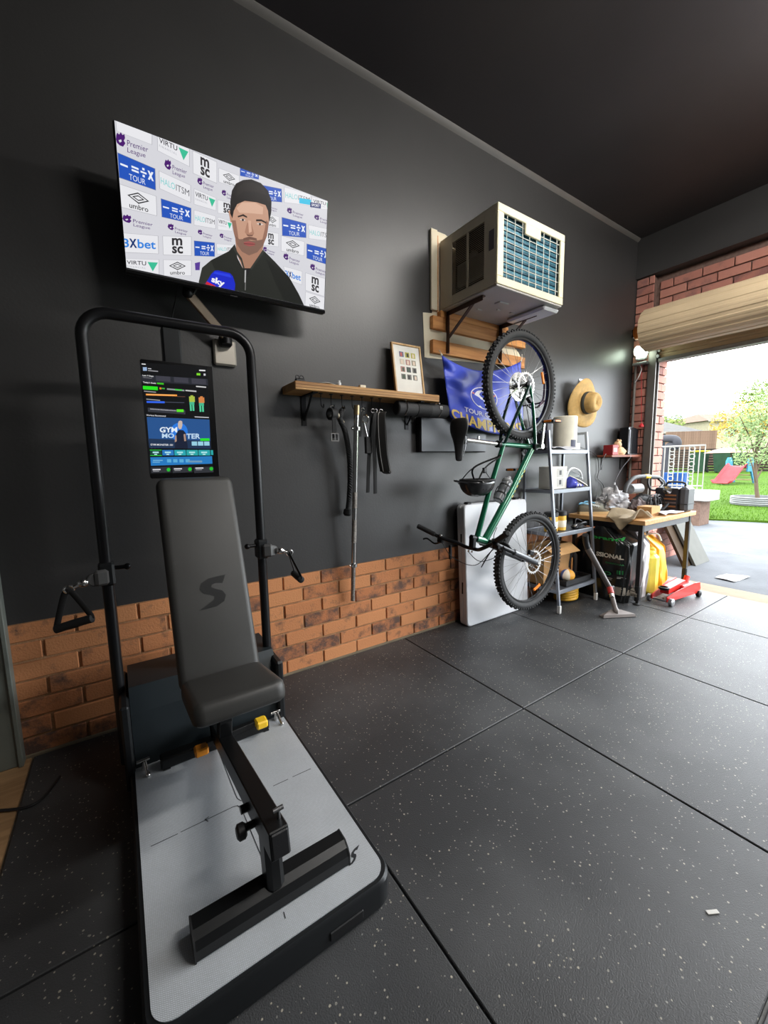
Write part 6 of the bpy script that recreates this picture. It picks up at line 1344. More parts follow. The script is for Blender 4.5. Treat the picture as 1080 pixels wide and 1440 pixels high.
m_ = MB(); m_.prism([(3.29, 2.0, z4_), (3.45, 2.0, z4_), (3.45, 2.0, z4_+.19), (3.42, 2.02, z4_+.25), (3.36, 2.02, z4_+.255), (3.31, 2.0, z4_+.17)], (0, .12, .01)); m_.build('body', mat('brown_black_canvas', c(52, 42, 38), .8), bgk)
MB().tube(smoothpath([(3.30, 1.995, z4_+.08), (3.325, 1.985, z4_+.20), (3.36, 1.99, z4_+.26), (3.385, 1.985, z4_+.20), (3.40, 1.995, z4_+.06)], 6), 1, 8, flat=(.004, .012)).build('handle', m_web, bgk)
MB().box(3.345, 3.365, 1.992, 2.0, z4_+.06, z4_+.18, .002).build('wooden_tool', m_pine, bgk)
yb_ = thing('yellow_hose', 'coiled yellow hose on the floor under the ladder shelf', 'hose', (3.28, 1.98, 0))
m_y2 = mat('yellow_hose_rubber', c(222, 168, 40), .5)
pts = []
for k in range(90): a = k*2*math.pi/18; r_ = .11 + .004*math.sin(k); pts.append(V((3.27 + math.cos(a)*r_, 1.99 + math.sin(a)*r_*.75, .014 + k*.0012)))
MB().tube(pts, .0125, 8).build('coil', m_y2, yb_); MB().cyl(pts[-1], pts[-1] + V((.05, -.03, .01)), .016).build('nozzle', m_ora, yb_)

# ================================================================== vacuum wand leaning on the shelf
vh = hZ(866, 866); vw = thing('vacuum_wand', 'grey vacuum cleaner wand with a floor head leaning on the ladder shelf', 'vacuum', (vh.x, vh.y, 0))
hA, hB = hZ(848, 868), hZ(888, 866)
hc_ = (hA+hB)/2; hd_ = (hB-hA); m_ = MB(); m_gv = mat('taupe_plastic', c(128, 120, 116), .45)
hu = hd_.normalized(); hn = V((-hu.y, hu.x, 0)); hn = hn if hn.y > 0 else -hn; Lh = .27
m_.prism([hc_ - hu*Lh/2 - hn*.03 + V((0, 0, .004)), hc_ + hu*Lh/2 - hn*.03 + V((0, 0, .004)), hc_ + hu*Lh/2 + hn*.03 + V((0, 0, .004)), hc_ - hu*Lh/2 + hn*.03 + V((0, 0, .004))], (0, 0, 1), top=[hc_ - hu*Lh*.48 - hn*.026 + V((0, 0, .026)), hc_ + hu*Lh*.48 - hn*.026 + V((0, 0, .026)), hc_ + hu*.04 + hn*.026 + V((0, 0, .048)), hc_ - hu*.04 + hn*.026 + V((0, 0, .048))]); m_.build('floor_head', m_gv, vw, smooth=0)
MB().cbox(hc_ + V((0, 0, .003)), (Lh, .062, .006), .002, basis(hu)).build('bumper', m_rub, vw)
w0_ = hc_ + V((0, 0, .04)); w1_ = hY(861, 852, hc_.y+.03); w2_ = hY(825, 770, 1.84); 
wa, wb_, wc_ = hY(866, 858, hc_.y+.012), hY(857, 826, 1.62), hY(827, 772, 1.79)
MB().tube(smoothpath([w0_, wa, hY(861, 840, 1.57)], 5), [.022]*6 + [.018]*5, 12).build('neck', m_gv, vw)
MB().cyl(hY(861, 840, 1.57), wb_, .018, 14).build('lower_tube', m_silver, vw)
wm = hY(861, 840, 1.57)*.35 + wb_*.65
MB().lathe([(.020, -.03), (.023, -.026), (.023, .026), (.020, .03)], wm, wb_-wm, 16).build('red_collar', mat('red_collar', c(170, 44, 40), .4), vw)
MB().box(wb_.x, wb_.x+.05, wb_.y-.02, wb_.y+.02, wb_.z-.03, wb_.z+.01, .008).build('release_catch', m_blackp, vw)
MB().tube([wb_, wb_*.5+wc_*.5, wc_], [.020, .022, .026], 14).build('upper_tube', mat('dark_taupe_tube', c(92, 86, 84), .4, .2), vw)
MB().tube(smoothpath([wc_, hY(824, 762, 1.80), hY(823, 752, 1.79)], 4), .024, 12).build('handle', m_blackp, vw)

# ================================================================== workbench
wt = thing('workbench', 'small workbench with a wooden top and black metal legs', 'table', (4.1, 1.85, 0))
WX0, WX1, WY0, WY1, WZ = 3.585, 4.635, 1.512, 2.185, .732
MB().box(WX0, WX1, WY0, WY1, WZ-.038, WZ, .003).build('top', m_bench, wt)
m_leg = mat('dark_metal_leg', c(46, 44, 46), .4, .4); m_apr = mat('grey_apron', c(96, 96, 100), .45, .3)
for xx in (WX0+.045, WX1-.045):
    for yy in (WY0+.045, WY1-.045):
        lg = MB().box(xx-.017, xx+.017, yy-.017, yy+.017, .03, WZ-.038, .002).build('leg', m_leg, wt)
        MB().lathe([(.030, 0), (.030, .008), (.012, .014), (.012, .04), (.022, .045), (.022, .16), (.017, .165)], (xx, yy, 0), (0, 0, 1), 14).build('levelling_foot', m_rub, lg)
for yy in (WY0+.045, WY1-.045): MB().box(WX0+.06, WX1-.06, yy-.01, yy+.01, WZ-.10, WZ-.039, .002).build('apron', m_apr, wt)
for xx in (WX0+.045, WX1-.045): MB().box(xx-.01, xx+.01, WY0+.06, WY1-.06, WZ-.10, WZ-.039, .002).build('apron', m_leg, wt)
zB = WZ+.0005
def shoe(nm, lab, org, ang, upper, accent):
    t = thing(nm, lab, 'shoe', org, group='pair of sneakers'); R_ = rotm('Z', ang); O = V(org)
    def Q(x, y, z): return O + R_ @ V((x, y, z))
    out = [(-.14, .0), (-.135, .03), (-.10, .036), (-.03, .032), (.05, .042), (.11, .042), (.145, .022), (.15, 0), (.145, -.022), (.11, -.042), (.05, -.042), (-.03, -.032), (-.10, -.036), (-.135, -.03)]
    m_ = MB(); m_.prism([Q(x, y, 0) for x, y in out], V((0, 0, .026))); m_.build('sole', mat('tan_sole', c(196, 168, 122), .7), t)
    n_ = 16; secs = [(-.143, .012, .05), (-.138, .024, .078), (-.128, .030, .092), (-.10, .034, .098), (-.05, .034, .085), (0, .034, .078), (.05, .038, .066), (.10, .038, .05), (.138, .024, .036)]; vs = []
    for x, w, h in secs:
        for k in range(n_): a = math.pi*k/(n_-1); vs.append(Q(x, math.cos(a)*w, .024 + math.sin(a)**.7*(h-.024)))
    m_ = MB(); m_.add(vs, [(i*n_+k, i*n_+k+1, (i+1)*n_+k+1, (i+1)*n_+k) for i in range(len(secs)-1) for k in range(n_-1)] + [list(range(n_)), [(len(secs)-1)*n_+k for k in range(n_)]]); m_.build('upper', upper, t, sub=1)
    MB().tube(smoothpath([Q(-.13, 0, .092), Q(-.10, .026, .104), Q(-.05, .022, .092), Q(-.03, 0, .088), Q(-.05, -.022, .092), Q(-.10, -.026, .104)], 4, True), .006, 8, True).build('collar', accent, t)
    m_ = MB(); m_.grid(lambda s, v: Q(-.04+s*.09, (v-.5)*.034, .086-s*.02+.006), 6, 4); m_.build('tongue', mat('white_tongue', c(214, 218, 210), .8), t, solid=.006)
    for k in range(4): MB().tube([Q(-.025+k*.02, -.024, .08-k*.005), Q(-.02+k*.02, 0, .096-k*.005), Q(-.025+k*.02, .024, .08-k*.005)], .0028, 6).build('lace', m_white, t)
sA = hZ(822, 722, WZ)
shoe('sneaker', 'olive and brown sneaker with a pale blue collar, the outer one of the pair', (3.72, 2.02, zB), -38, mat('olive_mesh', c(96, 90, 74), .8, bump=.15), mat('pale_blue_lining', c(120, 182, 214), .7))
shoe('sneaker', 'pale grey sneaker with a blue collar, the one of the pair nearer the wall', (3.90, 2.08, zB), -32, mat('pale_mesh', c(190, 192, 180), .8, bump=.15), mat('pale_blue_lining', c(120, 182, 214), .7))
def heap(nm, lab, cat_, cen, rad, seed, m, amp=.3, crinkle=.1):
    o = lump(cen, rad, seed, amp, 72, 40, crinkle).build(nm, m, None, smooth=50); tag(o, lab, cat_); return o
def at_b(px, py, z=WZ): return hZ(px, py, z)
heap('plastic_wrap', 'crumpled grey plastic wrapping heaped on the workbench by the wall', 'bag', (4.10, 2.03, zB), (.17, .13, .125), 21, mat('silver_grey_plastic', c(176, 174, 176), .3, var=.15, vs=12), .32, .22)
heap('dark_jacket', 'dark brown cloth bundled behind the leather rag', 'cloth', (4.10, 1.80, zB), (.11, .07, .075), 25, mat('mauve_brown_cloth', c(96, 84, 84), .8, var=.25, vs=14), .3, .2)
heap('grey_cloth', 'light grey cloth lying behind the sneakers', 'cloth', (4.06, 2.13, zB), (.16, .05, .06), 22, mat('light_grey_cloth', c(168, 164, 160), .85), .3)
# rag hanging over the edge
rgq = [(820, 712), (880, 700), (905, 722), (880, 738)]
m_ = MB()
def ragp(s, t):
    y = 1.575 + .23*s + .02*math.sin(t*5); x = WX0 + .005 + .24*t + .02*math.sin(s*4)*t; h = .035 + .035*math.sin(s*7+t*4)*math.sin(t*3.1) + .02*math.sin(s*12+t*5)
    if t < .30:
        d = (.30-t)/.30*max(0, 1-abs(s-.52)/.42); return V((WX0 - .012 - .012*math.sin(s*12)*d + max(0, t-.15)*.07, y, WZ + .010 - d*.105 - .006*math.sin(s*14)*d))
    return V((x, y, WZ + max(.008, h)))
m_.grid(ragp, 36, 26); tag(m_.build('leather_rag', mat('khaki_rag', c(146, 130, 104), .8, var=.2, vs=16), solid=.004, smooth=60), 'khaki rag draped over the front edge of the workbench', 'cloth')
p = V((3.90, 1.66, zB)); crd = thing('small_carton', 'small plain cardboard box on the workbench behind the rag', 'box', p); MB().box(p.x+.0, p.x+.17, p.y-.05, p.y+.06, zB, zB+.085, .002).build('carton', m_card, crd, smooth=0); MB().box(p.x+.0, p.x+.17, p.y-.06, p.y-.052, zB+.02, zB+.086, .001).build('flap', m_card, crd, smooth=0)
m_ = MB(); m_.grid(lambda s, t: V((4.02+s*.33, 1.53+t*.12+.02*math.sin(s*5), zB+.010+.02*abs(math.sin(s*5+t*3))*(1-abs(2*t-1)*.5))), 22, 12); tag(m_.build('white_rag', mat('lilac_white_cloth', c(198, 198, 212), .85), solid=.003, smooth=60), 'pale lilac rag lying at the front of the workbench', 'cloth')
p = V((3.80, 1.80, zB)); lump((3.79, 1.83, zB), (.05, .035, .022), 31, .2).build('tan_glove', mat('tan_glove', c(206, 176, 132), .8)); o = bpy.data.objects['tan_glove']; tag(o, 'tan work glove lying in front of the sneakers', 'glove')
m_ = MB(); m_.grid(lambda s, t: V((3.92+s*.22, 1.885+t*.10, zB+.006+.05*t+.012*math.sin(s*6))), 12, 6); tag(m_.build('white_cloth', mat('blue_white_cloth', c(206, 216, 228), .8), solid=.003), 'pale blue white cloth behind the small cardboard box', 'cloth')
# pressure-washer style power tool with looped handle
pt = thing('leaf_blower', 'black garden power tool with a looped handle and a yellow band on the workbench', 'power tool', (4.35, 1.85, zB)); z6 = lambda x, y, Y: hY(790+x/5.143, 630+y/5.143, Y)
yb1 = 1.85; hoop = smoothpath([z6(455, 320, yb1), z6(470, 270, yb1), z6(520, 218, yb1), z6(590, 205, yb1), z6(640, 208, yb1), z6(700, 215, yb1), z6(735, 250, yb1), z6(745, 300, yb1)], 6)
MB().tube(hoop, .020, 12).build('hoop_handle', mat('charcoal_grip', c(58, 58, 60), .6), pt)
i0 = len(hoop)//2; MB().tube(hoop[i0-2:i0+3], .0215, 12).build('yellow_band', m_yel, pt)
MB().tube(smoothpath([z6(628, 212, yb1), z6(625, 260, yb1-.02), z6(645, 300, yb1-.04), z6(690, 300, yb1-.04), z6(730, 260, yb1-.03), z6(700, 225, yb1-.02)], 6), .011, 10).build('trigger_guard', m_blackp, pt)
A = z6(480, 300, 1.93); MB().lathe([(.03, 0), (.05, .01), (.052, .09), (.05, .2), (.035, .215)], z6(485, 298, 1.97), (1, -.05, 0), 24).build('tank', mat('grey_tank', c(150, 152, 154), .35), pt)
lump((4.27, 1.84, zB), (.14, .10, .10), 41, .18, 28, 16).build('motor_body', m_rub, pt)
for k in range(9):
    a = k*.9; MB().torus((4.26+.075*math.cos(a*2), 1.745-.006*k, zB+.09+.015*math.sin(a*3)), (.3*math.sin(a), -1, .3*math.cos(a)), .048+.004*k, .0065, 22, 8).build('cable_loop', m_blackp, pt)
MB().box(4.25, 4.30, 1.675, 1.69, zB+.005, zB+.075, .004).build('white_tag', m_white, pt)
MB().tube(smoothpath([(4.20, 1.73, zB+.03), (4.25, 1.68, zB+.014), (4.32, 1.65, zB+.06), (4.38, 1.66, zB+.08), (4.40, 1.69, zB+.02)], 6), .010, 8).build('hose', m_rub, pt)
# black blow-moulded case with handle
q0, q1 = hY(936, 713, 1.62), hY(978, 712, 1.62); cs_ = thing('tool_case', 'black plastic case with a carry handle at the end of the workbench', 'case', (4.5, 1.62, zB))
cxa, cxb, hC = 4.435, 4.605, .225
MB().box(cxa, cxb, 1.602, 1.80, zB, zB+hC, .010).build('front_half', mat('case_black', c(38, 36, 40), .5), cs_)
MB().box(cxa-.004, cxb+.004, 1.522, 1.60, zB, zB+hC+.012, .022).build('end_half', mat('case_charcoal', c(74, 74, 77), .5), cs_)
MB().box(cxa-.006, cxb+.006, 1.5195, 1.6005, zB+.075, zB+.080, .001).build('seam', m_rub, cs_)
MB().tube(smoothpath([(4.52, 1.58, zB+hC+.008), (4.52, 1.59, zB+hC+.05), (4.52, 1.72, zB+hC+.05), (4.52, 1.735, zB+hC-.002)], 5), .009, 8).build('handle', m_blackp, cs_)
for k in range(4): MB().box(cxa-.0012, cxa+.0005, 1.615, 1.77-.02*k, zB+.04+.036*k, zB+.055+.036*k).build('printed_line', ink(150, 96, 56) if k != 1 else ink(110, 92, 88), cs_, smooth=0)
MB().lathe([(.0, 0), (.035, .0), (.04, .01), (.0, .03)], (cxa+.002, 1.69, zB+hC-.02), (-1, 0, 0), 18).build('latch', m_silver, cs_)

# ================================================================== under the bench
def sack(nm, lab, cat_, x0, x1, y0, y1, h, m_front, lean=0, seed=1, top=None):
    t = thing(nm, lab, cat_, ((x0+x1)/2, (y0+y1)/2, 0)); r = random.Random(seed); ph = [r.uniform(0, 6.28) for _ in range(5)]
    def f(s, v):
        a = 2*math.pi*s; ca, sa = math.cos(a), math.sin(a); e = .38
        sx = math.copysign(abs(ca)**e, ca); sy = math.copysign(abs(sa)**e, sa); w = .94 + .08*math.sin(v*3.1) ; k = 1 - .35*max(0, v-.86)/.14; ky = 1 - .8*max(0, v-.8)/.2
        cr = .008*math.sin(9*a+ph[0]+6*v) * (.3+v) + .005*math.sin(15*a+ph[1]-9*v)
        return V(((x0+x1)/2 + sx*(x1-x0)/2*w*(1-.06*max(0, v-.86)/.14) + cr*.5, (y0+y1)/2 + sy*(y1-y0)/2*w*ky + cr + lean*v, .004 + h*v + .012*math.sin(3*a+ph[2])*v))
    m_ = MB(); m_.grid(f, 128, 40, True); n_ = 64; m_.add([f(k/64, 1) for k in range(64)], [list(range(64))]); m_.add([f(k/64, 0) for k in range(64)], [list(range(64))[::-1]]); m_.build('sack', m_front, t, smooth=60); return t, f
cbag, cf_ = sack('charcoal_sack', 'large black sack with green and white lettering under the workbench', 'sack', 3.53, 3.80, 1.605, 2.10, .64, mat('glossy_black_sack', c(24, 26, 26), .25, var=.1))
# the printed face looks towards the ladder shelf (-x side): text runs along y
XF = 3.525
from mathutils.kdtree import KDTree
_kd = KDTree(90*60); _kx = []
for i in range(90):
    for j in range(60):
        q = cf_(.25+.5*i/89, j/59); _kd.insert((q.y, q.z, 0), len(_kx)); _kx.append(q.x)
_kd.balance()
def onbag(y, z, e=.012):
    h = _kd.find_n((y, z, 0), 4); w = sum(1/(d+.002) for _, _, d in h); return V((sum(_kx[i]/(d+.002) for _, i, d in h)/w - e, y, z))
def bagtext(s_, y0, z0, y1, z1, col, bold=.03, nm='lettering'):
    m_ = MB().use(ink(*col)); 
    m_.text(s_, lambda a, b: onbag(y0+(y1-y0)*a, z0+(z1-z0)*b), bold); return m_.build(nm, None, cbag, smooth=0)
def bx_(px, py): p = hX(px, py, XF); return p.y, p.z
def btxt(s_, tl, br, col, bold=.03):
    y0, zt = bx_(*tl); y1, zb = bx_(*br); bagtext(s_, y0, zb, y1, zt, col, bold)
z5 = lambda x, y: (750+x/7.2, 690+y/7.2)
btxt('brand', z5(600, 445), z5(880, 520), (30, 150, 60), .03)
y1_, zb_ = bx_(*z5(908, 705)); y0_, zt_ = bx_(*z5(640, 612)); yw = (y1_-y0_)
bagtext('SSIONAL', y0_, zb_, y1_, zt_, (206, 196, 178), .045)
btxt('CHARCOAL', z5(735, 715), z5(915, 765), (24, 110, 52), .02)
for (a, b) in (((720, 810), (790, 860)), ((850, 805), (905, 855))): btxt('O' if a[0] < 800 else 'III', z5(*a), z5(*b), (28, 120, 60), .02)
for (a, b) in (((735, 878), (800, 886)), ((740, 894), (795, 901)), ((850, 874), (905, 882)), ((850, 890), (930, 898))): btxt('I', z5(*a), z5(*b), (170, 166, 158))
y0_, zt_ = bx_(*z5(800, 965)); y1_, zb_ = bx_(*z5(1000, 1100)); MB().grid(lambda s, t: onbag(y0_+(y1_-y0_)*s, zb_+(zt_-zb_)*t, .005), 10, 10).build('pale_panel', ink(150, 142, 130), cbag)
y0_, zt_ = bx_(*z5(870, 1050)); y1_, zb_ = bx_(*z5(1000, 1095)); bc = MB(); 
for k in range(9): yy = y0_ + (y1_-y0_)*k/9; bc.poly([onbag(yy-.004*(1+k % 2), zb_, .007), onbag(yy, zb_, .007), onbag(yy, zt_, .007), onbag(yy-.004*(1+k % 2), zt_, .007)])
tag(bc.build('barcode', ink(30, 30, 30), cbag, smooth=0), kind='stuff')
wbag, _ = sack('white_sack', 'crinkled silvery white sack behind the black sack', 'sack', 3.79, 3.93, 1.60, 1.86, .62, mat('silver_white_sack', c(206, 204, 206), .3, var=.12, vs=14), seed=4)
jug = thing('yellow_jug', 'plain yellow plastic jerry can under the workbench', 'jug', (4.015, 1.615, 0)); m_jug = mat('yellow_jug_plastic', c(246, 228, 92), .45)
MB().box(3.955, 4.075, 1.568, 1.71, .002, .38, .03).build('body', m_jug, jug); MB().lathe([(.03, .38), (.03, .40), (.022, .41)], (4.0, 1.62, 0), (0, 0, 1), 16).build('cap', m_jug, jug); MB().tube(smoothpath([(4.02, 1.60, .375), (4.03, 1.61, .42), (4.05, 1.66, .42), (4.05, 1.685, .37)], 5), .012, 8).build('handle', m_jug, jug)
ybag, yf = sack('yellow_feed_sack', 'orange yellow printed sack leaning beside the yellow jerry can', 'sack', 4.14, 4.34, 1.58, 1.86, .50, mat('yellow_sack_print', c(236, 178, 36), .45, var=.2, vs=7), lean=.07, seed=7)
m_ = MB().use(ink(80, 66, 30)); [m_.poly([yf(.5+.035*(k-2)+a*.022, .56+.07*b+.05*(k % 2)) + V((-.006, 0, 0)) for a, b in ((0, 0), (1, 0), (1, 1), (0, 1))]) for k in range(5)]; m_.build('printed_mark', None, ybag, smooth=0)
MB().tube(smoothpath([(4.16, 1.78, .47), (4.15, 1.72, .53), (4.20, 1.66, .535), (4.24, 1.64, .47)], 5), .008, 8).build('tie', m_white, ybag)
# red trolley jack
J0 = hZ(921, 846); J1 = hZ(968, 832)
jd = V((.94, -.05, 0)).normalized(); jn = V((-jd.y, jd.x, 0)); JO = V((3.82, 1.455, 0))
jk = thing('trolley_jack', 'red hydraulic trolley jack on the floor below the workbench', 'jack', JO); m_jr = mat('red_jack_paint', c(206, 38, 30), .35, var=.06)
def Jp(a, b, h): return JO + jd*a + jn*b + V((0, 0, h))
for s in (-1, 1):
    m_ = MB(); m_.prism([Jp(-.02, s*.055, .03), Jp(.46, s*.09, .035), Jp(.50, s*.09, .07), Jp(.48, s*.09, .13), Jp(.36, s*.09, .14), Jp(.12, s*.06, .10), Jp(-.02, s*.055, .07)], jn*.008*s); m_.build('side_plate', m_jr, jk, smooth=0)
MB().cbox(Jp(.36, 0, .085), (.20, .12, .08), .01, basis(jd)).build('pump_block', m_jr, jk)
bar(MB(), Jp(.36, 0, .13), Jp(.06, 0, .10), .07, .05).build('lift_arm', m_jr, jk)
MB().lathe([(.035, 0), (.042, .006), (.042, .02), (.03, .024), (.03, .014)], Jp(.05, 0, .115), (0, 0, 1), 20).build('saddle', m_black, jk)
MB().cbox(Jp(.20, 0, .125), (.10, .06, .012), .003, basis(jd)).build('cover_plate', m_steel, jk)
MB().cyl(Jp(.43, 0, .10), Jp(.47, 0, .165), .022).build('handle_socket', m_jr, jk)
for a, b, r_ in ((0, .085, .032), (0, -.085, .032), (.46, .10, .028), (.46, -.10, .028)):
    MB().lathe([(r_-.006, -.016), (r_, -.012), (r_, .012), (r_-.006, .016)], Jp(a, b, r_), jn, 18).cyl(Jp(a, b-.02, r_), Jp(a, b+.02, r_), .008).build('wheel', m_black if a else m_steel, jk)
MB().cyl(Jp(0, -.09, .032), Jp(0, .09, .032), .010).build('axle', m_steel, jk)

# ================================================================== far end of the wall
hp = hY(820, 566, 2.17); ht = thing('straw_hat', 'straw sun hat with a dark band hanging on a wall hook', 'hat', (hp.x, 2.19, hp.z))
m_straw = mat('woven_straw', c(206, 168, 104), .75, var=.12, vs=30, bump=.4, bs=160)
hcn = hY(823, 567, 2.13); axh = V((-.10, -1, -.06)).normalized()
hu_ = V((0, 0, 1)); hu_ = (hu_ - axh*hu_.dot(axh)).normalized(); hv_ = axh.cross(hu_)
def hatp(s, t):
    a = 2*math.pi*s; prof = [(0.222, -.012), (.19, .004), (.15, .008), (.112, .004), (.098, .02), (.092, .06), (.086, .105), (.066, .124), (.035, .118), (.004, .108)]
    k = t*(len(prof)-1); i = min(int(k), len(prof)-2); f = k-i; r_ = prof[i][0]*(1-f)+prof[i+1][0]*f; h = prof[i][1]*(1-f)+prof[i+1][1]*f
    if t > .6: h -= .012*math.cos(2*a)*(t-.6)
    if t < .3: h += .022*math.sin(2*a+.6)*(1-t/.3)
    return hcn + (hu_*math.cos(a)*1.0 + hv_*math.sin(a)*.92)*r_ + axh*h
m_ = MB(); m_.grid(hatp, 48, 24, True); m_.build('straw', m_straw, ht, smooth=60, solid=.004)
m_ = MB(); m_.grid(lambda s, t: hcn + (hu_*math.cos(6.2832*s) + hv_*math.sin(6.2832*s)*.92)*(.1015-.003*t) + axh*(.018+.032*t), 40, 3, True); m_.build('band', mat('dark_hat_band', c(60, 64, 62), .7), ht, solid=.003)
hk2 = hY(818, 538, 2.2); ho = thing('coat_hook', 'small wire wall hook above the straw hat', 'hook', (hk2.x, W, hk2.z)); m_ = MB()
m_.tube(smoothpath([(hk2.x-.02, W-.004, hk2.z+.02), (hk2.x-.02, 2.19, hk2.z-.02), (hk2.x-.02, 2.16, hk2.z-.02), (hk2.x-.02, 2.155, hk2.z+.008)], 5), .004, 8); m_.build('prong', m_steel, ho)
m_ = MB(); m_.tube(smoothpath([(hk2.x+.02, W-.004, hk2.z+.02), (hk2.x+.02, 2.19, hk2.z-.02), (hk2.x+.02, 2.16, hk2.z-.02), (hk2.x+.02, 2.155, hk2.z+.008)], 5), .004, 8); m_.build('prong', m_steel, ho); MB().box(hk2.x-.03, hk2.x+.03, W-.005, W-.001, hk2.z+.005, hk2.z+.035, .001).build('plate', m_steel, ho)
# small red-brown shelf
s0, s1 = hY(842, 639.5, 2.10), hY(895, 640, 2.10)
ss = thing('small_shelf', 'short red brown wall shelf near the door pier', 'shelf', (4.4, W, 1.28)); zS = 1.285; sxa, sxb = 4.09, 4.69
MB().box(sxa, sxb, 2.06, W-.001, zS-.022, zS, .003).build('board', wood_mat('red_brown_wood', c(140, 76, 50), c(112, 56, 38)), ss)
for xx in (sxa+.1, sxb-.12): MB().box(xx-.01, xx+.01, W-.006, W-.001, zS-.15, zS-.023, .001).box(xx-.01, xx+.01, 2.08, W-.001, zS-.027, zS-.0225, .001).build('bracket', m_black, ss)
rb = thing('red_box', 'small red box with pale print on the red brown shelf', 'box', (4.18, 2.12, zS)); zS += .0005
MB().box(4.13, 4.24, 2.075, 2.17, zS, zS+.10, .003).build('carton', mat('dark_red_card', c(150, 34, 36), .5), rb); MB().box(4.145, 4.21, 2.0738, 2.075, zS+.03, zS+.07).build('print', ink(206, 180, 170), rb, smooth=0)
ta = thing('tan_toy', 'tan plush bundle slumped on the red brown shelf', 'toy', (4.33, 2.11, zS)); m_tan = mat('tan_plush', c(214, 174, 134), .9, bump=.3)
lump((4.34, 2.11, zS), (.07, .045, .05), 51, .22).build('body', m_tan, ta); MB().ball((4.29, 2.11, zS+.105), (.042, .036, .038)).ball((4.27, 2.10, zS+.145), .014).ball((4.315, 2.10, zS+.143), .014).build('head', m_tan, ta)
rt_ = thing('router', 'glossy black upright router on the red brown shelf', 'router', (4.53, 2.11, zS))
m_ = MB(); m_.prism([(4.45, 2.08, zS), (4.65, 2.08, zS), (4.65, 2.085, zS+.27), (4.49, 2.085, zS+.29), (4.45, 2.085, zS+.28)], (0, .09, 0)); m_.build('case', mat('gloss_router', c(20, 20, 24), .15), rt_, smooth=0)
MB().box(4.465, 4.475, 2.0775, 2.08, zS+.03, zS+.26).build('highlight_strip', ink(150, 150, 160, .3), rt_, smooth=0); MB().box(4.44, 4.66, 2.075, 2.175, zS, zS+.012, .003).build('stand', m_blackp, rt_)  # pale strip paints the highlight on the glossy case
for k, (pts, lab) in enumerate((([(4.12, 2.13, zS+.006), (4.08, 2.12, zS+.004), (4.07, 2.15, zS-.1), (4.07, 2.19, zS-.3), (4.10, 2.195, zS-.45)], 'grey cable hanging from the left end of the red brown shelf'), ([(4.44, 2.055, zS+.006), (4.43, 2.045, zS-.03), (4.38, 2.10, zS-.14), (4.35, 2.14, zS-.26), (4.37, 2.16, zS-.30)], 'pale cable with a plug hanging below the black router'))):
    t = thing('hanging_cable', lab, 'cable', pts[0]); MB().tube(smoothpath(pts, 6), .0025, 6).build('lead', mat('pale_cable', c(140, 140, 146), .5), t); MB().cbox(pts[-1], (.018, .014, .03), .004).build('plug', m_white, t)
# door light, conduit and cord
lx = hX(897, 492, 4.60); lamp = thing('bulkhead_light', 'glowing twin lens lamp on the brick pier beside the roller door', 'lamp', (4.70, lx.y, lx.z))
lpos = V((4.60, hX(900, 494, 4.60).y, hX(900, 494, 4.60).z))
MB().box(4.655, 4.713, lpos.y-.03, lpos.y+.07, lpos.z-.07, lpos.z+.05, .01).build('housing', m_white, lamp)
m_glow = emit('lamp_glow', (.82, 1, .80), 14)
for dy, dz in ((.035, .012), (-.028, -.012)): MB().ball((4.625, lpos.y+dy, lpos.z+dz), (.032, .034, .052), 16, 10).build('lens', m_glow, lamp)
MB().box(4.64, 4.713, lpos.y-.05, lpos.y+.09, lpos.z-.125, lpos.z-.10, .004).build('bracket', m_galv, lamp)
cp = hX(894, 600, 4.70); tag(MB().cyl((4.695, 2.165, 1.0), (4.695, 2.165, lpos.z-.12), .012, 12).build('conduit', mat('grey_conduit', c(130, 126, 122), .5)), 'grey conduit pipe running up the brick pier', 'pipe')
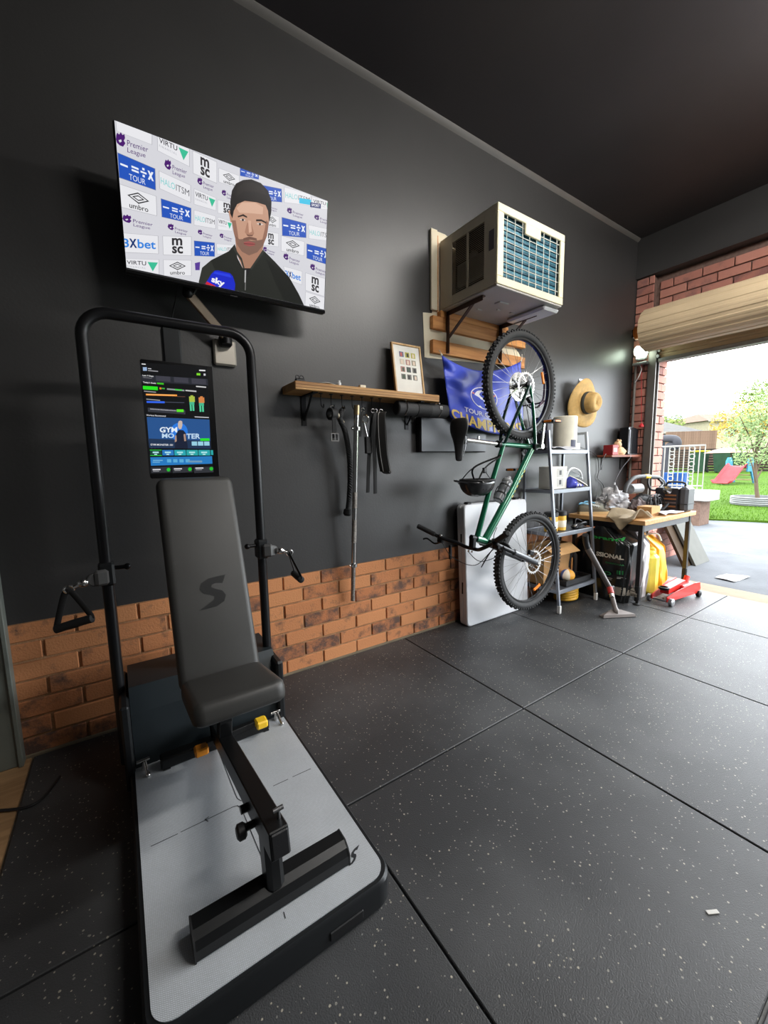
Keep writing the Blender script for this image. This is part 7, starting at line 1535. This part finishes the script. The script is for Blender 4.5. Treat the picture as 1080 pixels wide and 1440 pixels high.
tag(MB().tube(smoothpath([hX(896, 510, 4.67), hX(902, 518, 4.66), hX(898, 530, 4.65), hX(893, 538, 4.66)], 6), .004, 6).build('loose_wire', m_white), 'loose white wire loop below the door lamp', 'wire')
rc0, rc1 = hX(902, 512, 4.66), hX(902, 597, 4.66); rc = thing('door_release_rope', 'red door release rope with a red knob beside the guide rail', 'rope', rc0)
MB().tube([rc0, (rc0+rc1)/2, rc1], .003, 6).build('line', mat('red_cord', c(196, 30, 40), .5), rc)
MB().lathe([(.006, .0), (.022, -.02), (.026, -.035), (.0, -.045)], rc1 + V((0, 0, .012)), (0, 0, 1), 14).build('knob', mat('red_cord', c(196, 30, 40), .5), rc)
# scrap on the mats and lead on the floor
sp_ = hZ(1002, 1283); tag(MB().cbox(sp_ + V((0, 0, .0015)), (.034, .011, .002), .0008, rotm('Z', -30)).build('paper_scrap', mat('white_scrap', c(214, 212, 206), .7)), 'small white scrap lying on the rubber floor mats', 'scrap')
pts = [hZ(84, 1092, .006), hZ(62, 1120, .006), hZ(40, 1134, .006), hZ(10, 1139, .006), hZ(-30, 1141, .006)]; tag(MB().tube(smoothpath(pts, 6), .005, 8).build('floor_cable', m_blackp), 'black cable curving over the edge of the floor mats', 'cable')
for (px, py, s_) in ((512, 808, .006), (560, 773, .005), (487, 256, .0)):
    if s_: pass
# LED battens added on the ceiling out of view to brighten the interior
m_fill = emit('added_batten_diffuser', (1, .97, .92), LED)
for k, (lx_, ly_) in enumerate(FILLS):
    lb = thing('added_batten', ('white ceiling batten light added out of view nearer the roller door', 'white ceiling batten light added out of view over the middle of the garage')[k], 'ceiling light', (lx_, ly_, CEIL), group='added ceiling batten lights')
    MB().box(lx_-.6, lx_+.6, ly_-.09, ly_+.09, CEIL-.035, CEIL-.001, .004).build('housing', m_white, lb)
    m_ = MB(); m_.grid(lambda s, t: V((lx_-.59+1.18*s, ly_+.08*math.cos(math.pi*t), CEIL-.035-.11*math.sin(math.pi*t)**.5)), 2, 14); m_.build('diffuser', m_fill, lb)
